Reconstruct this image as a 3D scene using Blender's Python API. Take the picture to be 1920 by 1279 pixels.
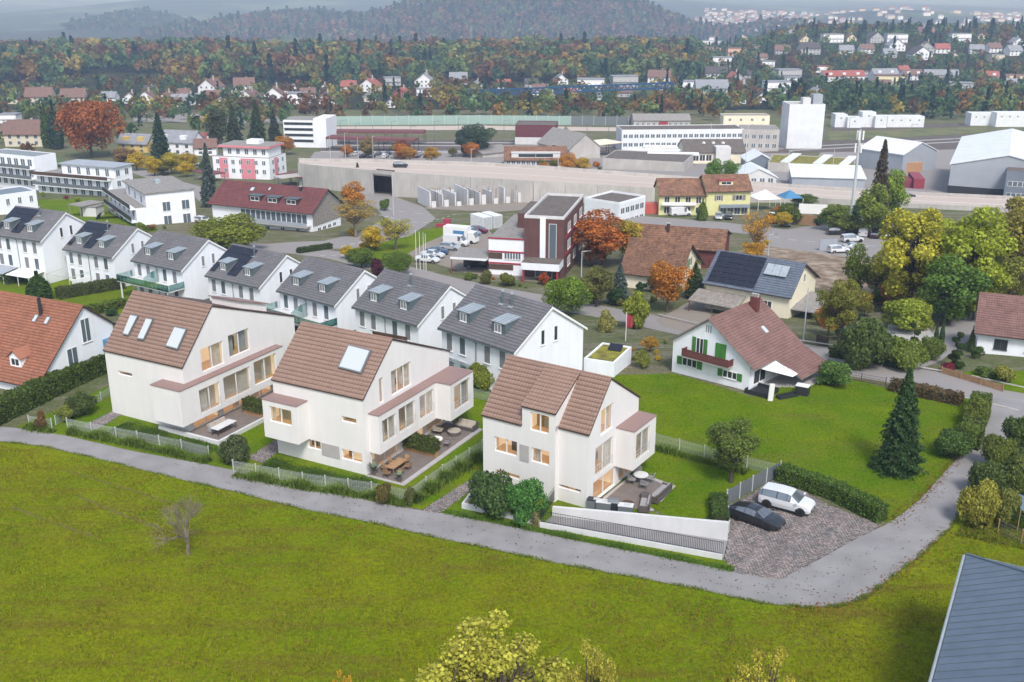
import bpy, math, random
import numpy as np
from mathutils import Vector, Matrix
from mathutils.geometry import tessellate_polygon
R = math.radians
for o in list(bpy.data.objects): bpy.data.objects.remove(o)
SC = bpy.context.scene
COL = SC.collection
# ---------------------------------------------------------------- camera, sky, sun, exposure
FPX, PITCH, ZC = 1950.0, R(19.0), 41.5          # focal length in photo pixels, downward pitch, height over the lane
cd = bpy.data.cameras.new('camera'); cam = bpy.data.objects.new('camera', cd); COL.objects.link(cam)
cam.location = (0, 0, ZC); cam.rotation_euler = (R(90) - PITCH, 0, 0)
cd.sensor_fit = 'HORIZONTAL'; cd.sensor_width = 36; cd.lens = 36 * FPX / 1920
cd.clip_start = 0.5; cd.clip_end = 30000
SC.camera = cam
SUN_EL, SUN_AZ = R(50), R(166)                   # compass-like: 0 = +Y, clockwise
wd = bpy.data.worlds.new('World'); SC.world = wd; wd.use_nodes = True
nt = wd.node_tree; nt.nodes.clear()
sky = nt.nodes.new('ShaderNodeTexSky'); sky.sky_type = 'NISHITA'; sky.sun_disc = False
sky.sun_elevation = SUN_EL; sky.sun_rotation = SUN_AZ; sky.air_density = 1.0; sky.dust_density = 2.0; sky.ozone_density = 1.0
hs = nt.nodes.new('ShaderNodeHueSaturation'); hs.inputs['Saturation'].default_value = 0.80    # overcast: the cloud deck takes most of the blue
bg = nt.nodes.new('ShaderNodeBackground'); bg.inputs[1].default_value = 0.112
ow = nt.nodes.new('ShaderNodeOutputWorld')
nt.links.new(sky.outputs[0], hs.inputs['Color']); nt.links.new(hs.outputs[0], bg.inputs[0]); nt.links.new(bg.outputs[0], ow.inputs[0])
sd = bpy.data.lights.new('sun', 'SUN'); sd.energy = 1.5; sd.angle = R(14); sd.color = (1, .98, .95)
sun = bpy.data.objects.new('sun', sd); COL.objects.link(sun)
_d = Vector((math.sin(SUN_AZ) * math.cos(SUN_EL), math.cos(SUN_AZ) * math.cos(SUN_EL), math.sin(SUN_EL)))
sun.rotation_euler = _d.to_track_quat('Z', 'Y').to_euler()
sun.location = (0, 0, 200)
SC.view_settings.view_transform = 'Standard'; SC.view_settings.look = 'None'
SC.view_settings.gamma = 1; SC.view_settings.use_curve_mapping = False
SC.view_settings.exposure = 1.02
SC.render.engine = 'CYCLES'
SC.cycles.use_denoising = True
SC.cycles.max_bounces = 5; SC.cycles.diffuse_bounces = 3; SC.cycles.glossy_bounces = 2
SC.cycles.transmission_bounces = 4; SC.cycles.transparent_max_bounces = 8; SC.cycles.volume_bounces = 0
SC.cycles.caustics_reflective = False; SC.cycles.caustics_refractive = False

# ---------------------------------------------------------------- geometry helpers
YB = [-80, 0, 40, 60, 75, 85, 105, 112, 118, 124, 130, 137, 144, 150, 157, 166, 176, 188, 200, 220, 240, 270, 300, 340, 380, 430, 500, 560, 640, 700, 760, 850, 1000, 1300, 2000, 12000]
HB = [5, 2.5, 1.2, .5, .1, 0, 0, -.3, -.9, -1.8, -2.7, -3.7, -4.5, -5.1, -5.6, -5.9, -6.2, -7, -8, -9.6, -11.2, -13.4, -15.6, -18.2, -20.6, -23, -26, -28.5, -31, -33, -35, -37, -38, -44, -100, -112]
def sstep(a, b, x):
    t = np.clip((x - a) / (b - a), 0, 1); return t * t * (3 - 2 * t)
def hills(x, y):
    """what rises over the valley floor beyond 640 m: the wooded ridge, the hillside suburb, the round hill, the far ranges"""
    x = np.asarray(x, float); y = np.asarray(y, float)
    u = x / np.maximum(y, 1.0)                                     # bearing
    ridge = 5 * sstep(830, 1150, y) * (1 - sstep(1300, 1700, y)) * (1 - sstep(.16, .24, u)) * (1 + .25 * np.sin(x * .011) + .35 * sstep(-.25, -.05, u))
    sub = 30 * sstep(830, 1230, y) * (1 - sstep(1300, 1800, y)) * sstep(.17, .28, u)
    dome = 106 * np.exp(-(((x - 60) / 375) ** 4) - ((y - 2700) / 330) ** 2) + 60 * np.exp(-((x + 560) / 330) ** 2 - ((y - 2850) / 300) ** 2) \
        + 48 * np.exp(-((x + 1150) / 170) ** 2 - ((y - 3300) / 260) ** 2)
    far = sstep(3600, 5600, y) * (75 + 45 * np.sin(x * .0011 + 1.3) + 25 * np.sin(x * .0031 + .5)) * (.35 + .65 * np.exp(-((x + 1500) / 2300) ** 2))
    mid = 62 * np.exp(-((y - 3500) / 350) ** 2) * np.exp(-((x - 1250) / 420) ** 2) + 50 * np.exp(-((y - 2500) / 170) ** 2 - ((x - 640) / 150) ** 2)
    return ridge + sub + dome + far + mid
def H(x, y):
    return np.interp(y, YB, HB) + (hills(x, y) if np.any(np.asarray(y) > 640) else 0.0)
def h1(x, y): return float(H(x, y))
_c, _s = math.cos(PITCH), math.sin(PITCH)
def ray(px, py):
    a, b = (px - 960) / FPX, (639.5 - py) / FPX
    return Vector((a, _c + b * _s, -_s + b * _c))
EYE = Vector((0, 0, ZC))
def atz(px, py, z): r = ray(px, py); return EYE + r * ((z - ZC) / r.z)
def aty(px, py, y): r = ray(px, py); return EYE + r * (y / r.y)
def G(px, py, dz=0.0):
    """the ground point seen at a photo pixel"""
    r = ray(px, py); r = r / r.y; t = 30.0
    while t < 9000:
        p = EYE + r * t
        if p.z < h1(p.x, p.y) + dz: break
        t *= 1.02
    lo, hi = t / 1.02, t
    for _ in range(30):
        m = (lo + hi) / 2; p = EYE + r * m
        if p.z < h1(p.x, p.y) + dz: hi = m
        else: lo = m
    p = EYE + r * hi; p.z = h1(p.x, p.y) + dz
    return p
def proj(p):
    d = Vector(p) - EYE
    z = d.y * _c - d.z * _s
    return 960 + FPX * d.x / z, 639.5 - FPX * (d.y * _s + d.z * _c) / z
def mpp(p):                                                       # metres per photo pixel at a point
    d = Vector(p) - EYE; return (d.y * _c - d.z * _s) / FPX
def zat(py, x, y):                                                # height over (x, y) that shows at photo row py
    lo, hi = -80., 120.
    for _ in range(50):
        m = (lo + hi) / 2
        if proj((x, y, m))[1] > py: lo = m
        else: hi = m
    return lo

class MB:
    """collects faces; one build() is one mesh object"""
    def __init__(s): s.v = []; s.f = []; s.m = []; s.mats = []
    def mi(s, mat):
        if mat not in s.mats: s.mats.append(mat)
        return s.mats.index(mat)
    def face(s, pts, mat):
        n = len(s.v); s.v += [tuple(p) for p in pts]; s.f.append(tuple(range(n, n + len(pts)))); s.m.append(s.mi(mat))
    def prism(s, base, off, mat, cap=True, mtop=None):
        """base polygon (3-D points) pushed by the vector off"""
        base = [Vector(p) for p in base]; off = Vector(off); k = len(base); n = len(s.v); mi = s.mi(mat)
        s.v += [tuple(p) for p in base] + [tuple(p + off) for p in base]
        for i in range(k):
            j = (i + 1) % k; s.f.append((n + i, n + j, n + k + j, n + k + i)); s.m.append(mi)
        if cap:
            s.f.append(tuple(range(n + k - 1, n - 1, -1))); s.m.append(mi)
            s.f.append(tuple(range(n + k, n + 2 * k))); s.m.append(s.mi(mtop) if mtop else mi)
    def box(s, c, sx, sy, sz, mat, ux=(1, 0, 0), mtop=None):
        """c = centre of the bottom face; ux = horizontal direction of sx"""
        ux = Vector(ux).normalized(); uy = Vector((-ux.y, ux.x, 0)); c = Vector(c)
        a, b = ux * (sx / 2), uy * (sy / 2)
        s.prism([c - a - b, c + a - b, c + a + b, c - a + b], (0, 0, sz), mat, mtop=mtop)
    def bar(s, a, b, r, mat, k=4, r2=None):
        a, b = Vector(a), Vector(b); d = (b - a).normalized(); r2 = r if r2 is None else r2
        x = d.cross(Vector((0, 0, 1)) if abs(d.z) < .9 else Vector((1, 0, 0))).normalized(); y = d.cross(x)
        n = len(s.v); mi = s.mi(mat)
        for c, rr in ((a, r), (b, r2)):
            for i in range(k):
                t = 2 * math.pi * (i + .5) / k; s.v.append(tuple(c + (x * math.cos(t) + y * math.sin(t)) * rr))
        for i in range(k):
            j = (i + 1) % k; s.f.append((n + i, n + j, n + k + j, n + k + i)); s.m.append(mi)
        s.f.append(tuple(range(n + k - 1, n - 1, -1))); s.f.append(tuple(range(n + k, n + 2 * k))); s.m += [mi, mi]
    def lathe(s, c, prof, mat, k=12):
        """prof = [(radius, z)...] about the vertical through c"""
        c = Vector(c); n = len(s.v); mi = s.mi(mat)
        for r, z in prof:
            for i in range(k):
                t = 2 * math.pi * i / k; s.v.append((c.x + r * math.cos(t), c.y + r * math.sin(t), c.z + z))
        for q in range(len(prof) - 1):
            for i in range(k):
                j = (i + 1) % k; s.f.append((n + q * k + i, n + q * k + j, n + (q + 1) * k + j, n + (q + 1) * k + i)); s.m.append(mi)
        s.f.append(tuple(n + (len(prof) - 1) * k + i for i in range(k))); s.m.append(mi)
    def mesh(s, name):
        me = bpy.data.meshes.new(name); me.from_pydata(s.v, [], s.f)
        for m in s.mats: me.materials.append(m)
        if len(s.mats) > 1: me.polygons.foreach_set('material_index', s.m)
        me.update(); return me
    def build(s, name, parent=None, **kw):
        return link(name, s.mesh(name), parent, **kw)
def link(name, data, parent=None, label=None, cat=None, group=None, kind=None, color=None, loc=None, rz=None, scale=None):
    o = bpy.data.objects.new(name, data); COL.objects.link(o)
    if parent is not None: o.parent = parent
    if label: o['label'] = label
    if cat: o['category'] = cat
    if group: o['group'] = group
    if kind: o['kind'] = kind
    if color: o.color = (*color, 1)
    if loc is not None: o.location = loc
    if rz is not None: o.rotation_euler = (0, 0, rz)
    if scale is not None: o.scale = scale if hasattr(scale, '__len__') else (scale,) * 3
    return o
def empty(name, label, cat, loc=(0, 0, 0), rz=0.0, group=None, scale=None):
    o = link(name, None, None, label, cat, group, loc=loc, rz=rz, scale=scale); o.empty_display_size = .2; return o
def np_mesh(name, V, F, mats, mi=None, col=None, smooth=False):
    """V (n,3), F (m,k) -> mesh; col (n,3) becomes the colour attribute Col"""
    V = np.ascontiguousarray(V, np.float32); F = np.ascontiguousarray(F, np.int32); k = F.shape[1]
    me = bpy.data.meshes.new(name); me.vertices.add(len(V)); me.vertices.foreach_set('co', V.ravel())
    me.loops.add(F.size); me.loops.foreach_set('vertex_index', F.ravel())
    me.polygons.add(len(F)); me.polygons.foreach_set('loop_start', np.arange(0, F.size, k, dtype=np.int32))
    me.polygons.foreach_set('loop_total', np.full(len(F), k, np.int32))
    for m in (mats if isinstance(mats, (list, tuple)) else [mats]): me.materials.append(m)
    if mi is not None: me.polygons.foreach_set('material_index', np.asarray(mi, np.int32))
    if smooth: me.polygons.foreach_set('use_smooth', np.ones(len(F), bool))
    me.update(calc_edges=True)
    if col is not None:
        a = me.attributes.new('Col', 'FLOAT_COLOR', 'POINT')
        a.data.foreach_set('color', np.concatenate([col, np.ones((len(col), 1))], 1).astype(np.float32).ravel())
    return me
def clip(poly, axis, val, keep_less):
    out = []
    for i in range(len(poly)):
        a, b = poly[i], poly[(i + 1) % len(poly)]
        ia = (a[axis] <= val) == keep_less or a[axis] == val; ib = (b[axis] <= val) == keep_less or b[axis] == val
        if ia: out.append(a)
        if ia != ib:
            t = (val - a[axis]) / (b[axis] - a[axis]); out.append((a[0] + t * (b[0] - a[0]), a[1] + t * (b[1] - a[1])))
    return out
def drape(poly, dz, mat, mb=None, thick=0.0):
    """a flat sheet laid over the ground: poly is a list of (x, y); cut at the ground's own breaks so that it lies true"""
    mb = mb or MB(); ys = [p[1] for p in poly]
    cuts = [-1e4] + [y for y in YB if min(ys) < y < max(ys)] + [1e4]
    for a, b in zip(cuts, cuts[1:]):
        q = clip(clip(poly, 1, b, True), 1, a, False)
        if len(q) < 3: continue
        for t in tessellate_polygon([[Vector((p[0], p[1], 0)) for p in q]]):
            tri = [q[i] for i in t]
            area = (tri[1][0] - tri[0][0]) * (tri[2][1] - tri[0][1]) - (tri[2][0] - tri[0][0]) * (tri[1][1] - tri[0][1])
            if abs(area) < 1e-5: continue
            if area < 0: tri = tri[::-1]
            mb.face([(p[0], p[1], h1(*p) + dz) for p in tri], mat)
    return mb
def gp(*px): return [tuple(G(*p)[:2]) for p in px]               # photo pixels -> ground plan
def strip(pts, w):
    """plan polygon of a band of width w about a polyline"""
    L, Rr = [], []
    for i, p in enumerate(pts):
        a = Vector(pts[max(i - 1, 0)][:2]); b = Vector(pts[min(i + 1, len(pts) - 1)][:2]); d = (b - a).normalized(); n = Vector((-d.y, d.x)) * (w / 2)
        L.append((p[0] + n.x, p[1] + n.y)); Rr.append((p[0] - n.x, p[1] - n.y))
    return L + Rr[::-1]
def resample(pts, step):
    out = []
    for a, b in zip(pts, pts[1:]):
        a, b = Vector(a), Vector(b); n = max(1, round((b - a).length / step))
        out += [a + (b - a) * (i / n) for i in range(n)]
    return out + [Vector(pts[-1])]

# ---------------------------------------------------------------- materials
def mat(name, col=(.8, .8, .8), rough=.7, metal=0.0, noise=0.0, nscale=1.0, bump=0.0, bscale=8.0, emis=None, es=0.0, spec=None, alpha=None, objcol=False, island=0.0, attr=False, col2=None, trans=0.0, detail=4.0, coat=0.0, wash=0.0):
    m = bpy.data.materials.new(name); m.use_nodes = True; n = m.node_tree.nodes; L = m.node_tree.links; b = n['Principled BSDF']
    b.inputs['Roughness'].default_value = rough; b.inputs['Metallic'].default_value = metal
    if spec is not None: b.inputs['Specular IOR Level'].default_value = spec
    if coat: b.inputs['Coat Weight'].default_value = coat; b.inputs['Coat Roughness'].default_value = .06
    if alpha is not None: b.inputs['Alpha'].default_value = alpha
    if emis: b.inputs['Emission Color'].default_value = (*emis, 1); b.inputs['Emission Strength'].default_value = es
    src = None
    if objcol: src = n.new('ShaderNodeObjectInfo').outputs['Color']
    if attr: a = n.new('ShaderNodeAttribute'); a.attribute_name = 'Col'; src = a.outputs['Color']
    geo = n.new('ShaderNodeNewGeometry'); tc = n.new('ShaderNodeTexCoord')
    def mixc(f, a, bb, mode='MIX'):
        x = n.new('ShaderNodeMix'); x.data_type = 'RGBA'; x.blend_type = mode
        for s_, v in ((x.inputs[0], f), (x.inputs[6], a), (x.inputs[7], bb)):
            if isinstance(v, (int, float)): s_.default_value = v
            elif isinstance(v, tuple): s_.default_value = (*v, 1)
            else: L.new(v, s_)
        return x.outputs[2]
    def ramp(v, a, bb):
        x = n.new('ShaderNodeMapRange'); L.new(v, x.inputs[0]); x.inputs[1].default_value = a; x.inputs[2].default_value = bb; return x.outputs[0]
    base = src if src is not None else tuple(col)
    if col2 is not None:
        t = n.new('ShaderNodeTexNoise'); t.inputs['Scale'].default_value = nscale; t.inputs['Detail'].default_value = detail; L.new(geo.outputs['Position'], t.inputs['Vector'])
        base = mixc(ramp(t.outputs[0], .35, .65), base, tuple(col2))
    if noise:
        t = n.new('ShaderNodeTexNoise'); t.inputs['Scale'].default_value = nscale; t.inputs['Detail'].default_value = detail; L.new(tc.outputs['Object'], t.inputs['Vector'])
        x = n.new('ShaderNodeMapRange'); L.new(t.outputs[0], x.inputs[0]); x.inputs[1].default_value = .3; x.inputs[2].default_value = .7; x.inputs[3].default_value = 1 - noise; x.inputs[4].default_value = 1 + noise * .6
        c = n.new('ShaderNodeCombineColor'); [L.new(x.outputs[0], c.inputs[i]) for i in range(3)]
        base = mixc(1.0, base, c.outputs[0], 'MULTIPLY')
    if wash:
        # streaks of weather running down the face
        mp = n.new('ShaderNodeMapping'); mp.inputs['Scale'].default_value = (1.3, 1.3, .12); L.new(geo.outputs['Position'], mp.inputs[0])
        t = n.new('ShaderNodeTexNoise'); t.inputs['Scale'].default_value = 1.4; t.inputs['Detail'].default_value = 5; L.new(mp.outputs[0], t.inputs['Vector'])
        x = n.new('ShaderNodeMapRange'); L.new(t.outputs[0], x.inputs[0]); x.inputs[1].default_value = .35; x.inputs[2].default_value = .75; x.inputs[3].default_value = 1; x.inputs[4].default_value = 1 - wash
        c = n.new('ShaderNodeCombineColor'); [L.new(x.outputs[0], c.inputs[i]) for i in range(3)]
        base = mixc(1.0, base, c.outputs[0], 'MULTIPLY')
    if island:
        x = n.new('ShaderNodeMapRange'); L.new(geo.outputs['Random Per Island'], x.inputs[0]); x.inputs[3].default_value = 1 - island; x.inputs[4].default_value = 1 + island
        c = n.new('ShaderNodeCombineColor'); [L.new(x.outputs[0], c.inputs[i]) for i in range(3)]
        base = mixc(1.0, base, c.outputs[0], 'MULTIPLY')
    if isinstance(base, tuple): b.inputs['Base Color'].default_value = (*base, 1)
    else: L.new(base, b.inputs['Base Color'])
    if bump:
        t = n.new('ShaderNodeTexNoise'); t.inputs['Scale'].default_value = bscale; t.inputs['Detail'].default_value = 6; L.new(geo.outputs['Position'], t.inputs['Vector'])
        bm = n.new('ShaderNodeBump'); bm.inputs['Strength'].default_value = min(1, bump); bm.inputs['Distance'].default_value = .05 * max(1, bump); L.new(t.outputs[0], bm.inputs['Height']); L.new(bm.outputs[0], b.inputs['Normal'])
    if trans:
        tr = n.new('ShaderNodeBsdfTranslucent'); mx = n.new('ShaderNodeMixShader'); mx.inputs[0].default_value = trans
        if isinstance(base, tuple): tr.inputs[0].default_value = (*base, 1)
        else: L.new(base, tr.inputs[0])
        L.new(b.outputs[0], mx.inputs[1]); L.new(tr.outputs[0], mx.inputs[2]); L.new(mx.outputs[0], n['Material Output'].inputs[0])
    return m
def glass_mat(name, tint=(.95, .96, .96), clear=.9):
    m = bpy.data.materials.new(name); m.use_nodes = True; n = m.node_tree.nodes; L = m.node_tree.links; n.clear()
    o = n.new('ShaderNodeOutputMaterial'); t = n.new('ShaderNodeBsdfTransparent'); t.inputs[0].default_value = (*tint, 1)
    g = n.new('ShaderNodeBsdfGlossy'); g.inputs['Roughness'].default_value = .03
    lw = n.new('ShaderNodeLayerWeight'); lw.inputs[0].default_value = .25
    mr = n.new('ShaderNodeMapRange'); L.new(lw.outputs['Facing'], mr.inputs[0]); mr.inputs[3].default_value = 1 - clear; mr.inputs[4].default_value = 1 - clear * .35
    x = n.new('ShaderNodeMixShader'); L.new(mr.outputs[0], x.inputs[0]); L.new(t.outputs[0], x.inputs[1]); L.new(g.outputs[0], x.inputs[2]); L.new(x.outputs[0], o.inputs[0])
    return m
def grass_mat(name, a, b, c, s1=.06, s2=1.3, bump=1.0):
    """three turf tones in patches, fine blades as bump"""
    m = bpy.data.materials.new(name); m.use_nodes = True; n = m.node_tree.nodes; L = m.node_tree.links; p = n['Principled BSDF']; p.inputs['Roughness'].default_value = .9; p.inputs['Specular IOR Level'].default_value = .03
    geo = n.new('ShaderNodeNewGeometry')
    def nz(scale, det, rough=.6, vec=None):
        t = n.new('ShaderNodeTexNoise'); t.inputs['Scale'].default_value = scale; t.inputs['Detail'].default_value = det; t.inputs['Roughness'].default_value = rough
        L.new(vec or geo.outputs['Position'], t.inputs['Vector']); return t.outputs[0]
    def rmp(v, lo, hi, o0=0., o1=1.):
        x = n.new('ShaderNodeMapRange'); L.new(v, x.inputs[0]); x.inputs[1].default_value = lo; x.inputs[2].default_value = hi; x.inputs[3].default_value = o0; x.inputs[4].default_value = o1; return x.outputs[0]
    def mx(f, x, y, mode='MIX'):
        q = n.new('ShaderNodeMix'); q.data_type = 'RGBA'; q.blend_type = mode
        for s_, v in ((q.inputs[0], f), (q.inputs[6], x), (q.inputs[7], y)):
            if isinstance(v, (int, float)): s_.default_value = v
            elif isinstance(v, tuple): s_.default_value = (*v, 1)
            else: L.new(v, s_)
        return q.outputs[2]
    big = mx(rmp(nz(s1, 7, .68), .40, .62), a, b)
    mp = n.new('ShaderNodeMapping'); mp.inputs['Rotation'].default_value = (0, 0, R(22)); mp.inputs['Scale'].default_value = (.05, .5, .3); L.new(geo.outputs['Position'], mp.inputs[0])
    big = mx(rmp(nz(1.0, 6, .7, mp.outputs[0]), .50, .72), big, c)
    big = mx(rmp(nz(s2 * .35, 5, .75), .52, .76, 0, .8), big, c)
    f = rmp(nz(s2 * 2.2, 6, .85), .28, .72, .45, 1.5); cc = n.new('ShaderNodeCombineColor'); [L.new(f, cc.inputs[i]) for i in range(3)]
    big = mx(1.0, big, cc.outputs[0], 'MULTIPLY')
    L.new(big, p.inputs['Base Color'])
    bm = n.new('ShaderNodeBump'); bm.inputs['Strength'].default_value = .8; bm.inputs['Distance'].default_value = .12 * bump; L.new(nz(s2 * 5, 5, .8), bm.inputs['Height']); L.new(bm.outputs[0], p.inputs['Normal'])
    return m
M = {}
M['meadow'] = grass_mat('meadow_grass', (.135, .195, .004), (.195, .225, .005), (.150, .115, .018))
M['lawn'] = grass_mat('lawn_grass', (.088, .168, .004), (.145, .20, .006), (.14, .145, .025), .16, 1.6, .9)
M['ground'] = grass_mat('town_ground', (.10, .125, .045), (.15, .14, .08), (.24, .215, .185), .05, 1.0, 1.0)
M['wall_new'] = mat('render_grey_white', (.73, .708, .69), .85, noise=.035, nscale=.35, bump=.06, bscale=40, wash=.05)
M['wall_white'] = mat('render_white', (.80, .82, .86), .85, noise=.04, nscale=.4, bump=.05, bscale=30, wash=.07)
M['wall_cream'] = mat('render_cream', (.80, .74, .58), .85, noise=.05, nscale=.4, wash=.08)
M['wall_yellow'] = mat('render_yellow', (.68, .66, .33), .85, noise=.06, nscale=.4, wash=.1)
M['wall_obj'] = mat('render_tinted', objcol=True, rough=.85, noise=.06, nscale=.4, wash=.08)
M['roof_obj'] = mat('roof_tinted', objcol=True, rough=.8, noise=.18, nscale=.6, bump=.3, bscale=6)
M['tile_brown'] = mat('tile_brown', (.285, .182, .142), .75, island=.05, noise=.06, nscale=.5)
M['tile_grey'] = mat('tile_grey', (.165, .16, .17), .55, island=.10, noise=.12, nscale=.35)
M['tile_orange'] = mat('tile_orange', (.31, .125, .075), .75, island=.14, noise=.12, nscale=.5)
M['tile_old'] = mat('tile_old', (.22, .115, .07), .85, island=.28, noise=.3, nscale=.6)
M['tile_red'] = mat('tile_red', (.155, .052, .052), .8, island=.14, noise=.15, nscale=.5)
M['tile_mauve'] = mat('tile_mauve', (.205, .11, .095), .8, island=.12, noise=.2, nscale=.5)
M['tile_blue'] = mat('tile_blue', (.13, .16, .21), .6, island=.12, noise=.12, nscale=.5)
M['sheet_brown'] = mat('sheet_brown', (.265, .17, .15), .55, noise=.06, nscale=.8)
M['trim_dark'] = mat('trim_dark', (.06, .035, .03), .6)
M['flat_gravel'] = mat('flat_gravel', (.26, .245, .23), .95, noise=.25, nscale=2.0, bump=.4, bscale=6)
M['flat_dark'] = mat('flat_dark', (.13, .11, .095), .95, noise=.3, nscale=1.2)
M['moss'] = mat('moss_roof', (.26, .25, .02), .95, noise=.35, nscale=.9, bump=.5, bscale=5, col2=(.15, .13, .03))
M['sheet_white'] = mat('sheet_white', (.72, .75, .78), .45, noise=.08, nscale=.3, wash=.06)
M['sheet_grey'] = mat('sheet_grey', (.33, .36, .40), .5, noise=.08, nscale=.3)
M['sheet_slate'] = mat('sheet_slate', (.16, .19, .23), .5, noise=.1, nscale=.3)
M['zinc'] = mat('zinc', (.115, .15, .165), .45, metal=.2, noise=.12, nscale=1.5)
M['zinc_light'] = mat('zinc_light', (.42, .47, .50), .4, metal=.3, noise=.12, nscale=1.5)
M['seam'] = mat('seam_sheet', (.13, .165, .215), .42, metal=.25, noise=.13, nscale=.9, bump=.1, bscale=2)
M['solar'] = mat('solar_cells', (.018, .020, .030), .18, noise=.15, nscale=.8, spec=.6)
M['solar_rim'] = mat('solar_rim', (.25, .26, .28), .4, metal=.6)
M['pane'] = mat('window_pane', (.035, .045, .055), .06, spec=.7, noise=.3, nscale=.6)
M['pane_lit'] = mat('pane_lit', (.5, .35, .2), .3, emis=(1, .68, .36), es=.5)
M['pane_blue'] = mat('pane_blue', (.10, .13, .16), .08, spec=.8)
M['glass'] = glass_mat('clear_glass')
M['glass_green'] = glass_mat('green_glass', (.45, .72, .68), .62)
M['frame'] = mat('frame_white', (.75, .75, .74), .5)
M['frame_dark'] = mat('frame_dark', (.05, .05, .055), .5)
M['blind'] = mat('blind_grey', (.21, .215, .225), .6, bump=.0)
M['curtain'] = mat('curtain', (.72, .68, .62), .9, noise=.1, nscale=3, trans=.3)
M['curtain_grey'] = mat('curtain_grey', (.36, .36, .37), .9, noise=.1, nscale=3)
M['room'] = mat('room_glow', (.62, .50, .36), .9, emis=(1, .74, .46), es=.28)  # walls glow by themselves, standing in for unseen room lamps
M['room_glow_dim'] = mat('room_glow_dim', (.40, .36, .32), .9, emis=(1, .8, .6), es=.16)  # weaker glow put into the walls to brighten the unlit rooms
M['floor_wood_glow'] = mat('floor_wood_glow', (.33, .17, .075), .6, noise=.2, nscale=2, emis=(1, .6, .3), es=.16)  # warm emission on the floor imitates lamplight in the rooms
M['wood'] = mat('wood', (.36, .215, .11), .65, noise=.25, nscale=3)
M['wood_dark'] = mat('wood_dark', (.085, .05, .035), .75, noise=.3, nscale=2)
M['wood_red'] = mat('wood_red', (.13, .035, .03), .7, noise=.2, nscale=2)
M['wood_grey'] = mat('wood_grey', (.26, .235, .21), .85, noise=.3, nscale=2)
M['deck'] = mat('deck_board', (.185, .155, .14), .7, noise=.15, nscale=1.5)
M['slab'] = mat('terrace_slab', (.40, .38, .37), .85, noise=.1, nscale=1.5)
M['fabric'] = mat('fabric_beige', (.42, .37, .31), .95, noise=.12, nscale=4)
M['fabric_grey'] = mat('fabric_grey', (.30, .29, .29), .95, noise=.12, nscale=4)
M['fabric_dark'] = mat('fabric_dark', (.10, .085, .08), .95, noise=.12, nscale=4)
M['canvas'] = mat('canvas_white', (.78, .78, .77), .9, noise=.05, nscale=.8)
M['canvas_blue'] = mat('canvas_blue', (.06, .20, .36), .8)
M['concrete'] = mat('concrete', (.47, .445, .42), .9, noise=.14, nscale=.25, bump=.2, bscale=3, wash=.14)
M['concrete_white'] = mat('concrete_white', (.62, .62, .62), .85, noise=.06, nscale=.5, wash=.08)
M['asphalt'] = mat('asphalt_lane', (.235, .226, .224), .95, noise=.08, nscale=.45, bump=.3, bscale=14, col2=(.262, .252, .25), detail=7)
M['asphalt_road'] = mat('asphalt_road', (.29, .265, .25), .95, noise=.10, nscale=.25, bump=.2, bscale=10, col2=(.24, .225, .22), detail=7)
M['road_pink'] = mat('road_pale', (.52, .43, .365), .95, noise=.10, nscale=.1, col2=(.46, .39, .34))
M['gravel'] = mat('gravel', (.30, .26, .22), .95, noise=.25, nscale=.6, bump=.5, bscale=5, col2=(.22, .19, .15))
M['earth'] = mat('earth', (.20, .135, .08), .95, noise=.3, nscale=.5, bump=.6, bscale=3, col2=(.30, .24, .18))
M['paint'] = mat('road_paint', (.72, .72, .70), .8, noise=.15, nscale=2)
M['paint_yellow'] = mat('road_paint_yellow', (.65, .45, .12), .8, noise=.2, nscale=2)
M['sett'] = mat('sett', (.20, .185, .18), .8, island=.34, noise=.15, nscale=1.5, col2=(.24, .195, .18), bump=.2, bscale=20)
M['sett_joint'] = mat('sett_joint', (.05, .046, .042), .95, noise=.2, nscale=2)
M['ballast'] = mat('ballast', (.11, .085, .075), .95, noise=.2, nscale=.3)
M['steel'] = mat('steel_galvanised', (.55, .58, .58), .5, metal=.25)
M['steel_dark'] = mat('steel_dark', (.035, .037, .04), .5, metal=.3)
M['steel_grey'] = mat('steel_grey', (.16, .18, .19), .5, metal=.2)
M['leaf'] = mat('leaf', objcol=True, rough=.65, island=.5, trans=.42, spec=.25, noise=.25, nscale=.35)
M['forest_leaf'] = mat('forest_leaf', attr=True, rough=.8, island=.26, trans=.3, spec=.1)
M['bark'] = mat('bark', (.085, .065, .048), .9, noise=.3, nscale=3)
M['bark_pale'] = mat('bark_pale', (.20, .165, .12), .9, noise=.3, nscale=3)
M['hedge_core'] = mat('hedge_core', (.045, .048, .022), .95)
M['blade'] = mat('grass_blade', objcol=True, rough=.7, island=.4, trans=.25, spec=.2)
M['paint_car'] = mat('car_paint', objcol=True, rough=.28, metal=.15, coat=.8)
M['car_glass'] = mat('car_glass', (.22, .245, .27), .07, metal=.6, spec=.8)
M['tyre'] = mat('tyre', (.02, .02, .021), .85)
M['rim'] = mat('rim', (.30, .31, .32), .35, metal=.8)
M['rim_dark'] = mat('rim_dark', (.03, .03, .032), .4, metal=.6)
M['lamp_glass'] = mat('lamp_glass', (.75, .77, .8), .1, spec=.8)
M['tail_glass'] = mat('tail_glass', (.28, .01, .01), .2, spec=.7)
M['black'] = mat('black_plastic', (.02, .02, .022), .6)
M['any'] = mat('painted', objcol=True, rough=.6, noise=.08, nscale=1.0)
M['green_shutter'] = mat('green_shutter', (.05, .20, .025), .6, noise=.1, nscale=2)
M['pebble'] = mat('pebble', (.45, .44, .42), .9, noise=.3, nscale=4)
M['brick_brown'] = mat('cladding_brown', (.115, .050, .045), .75, noise=.2, nscale=.7)
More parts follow.
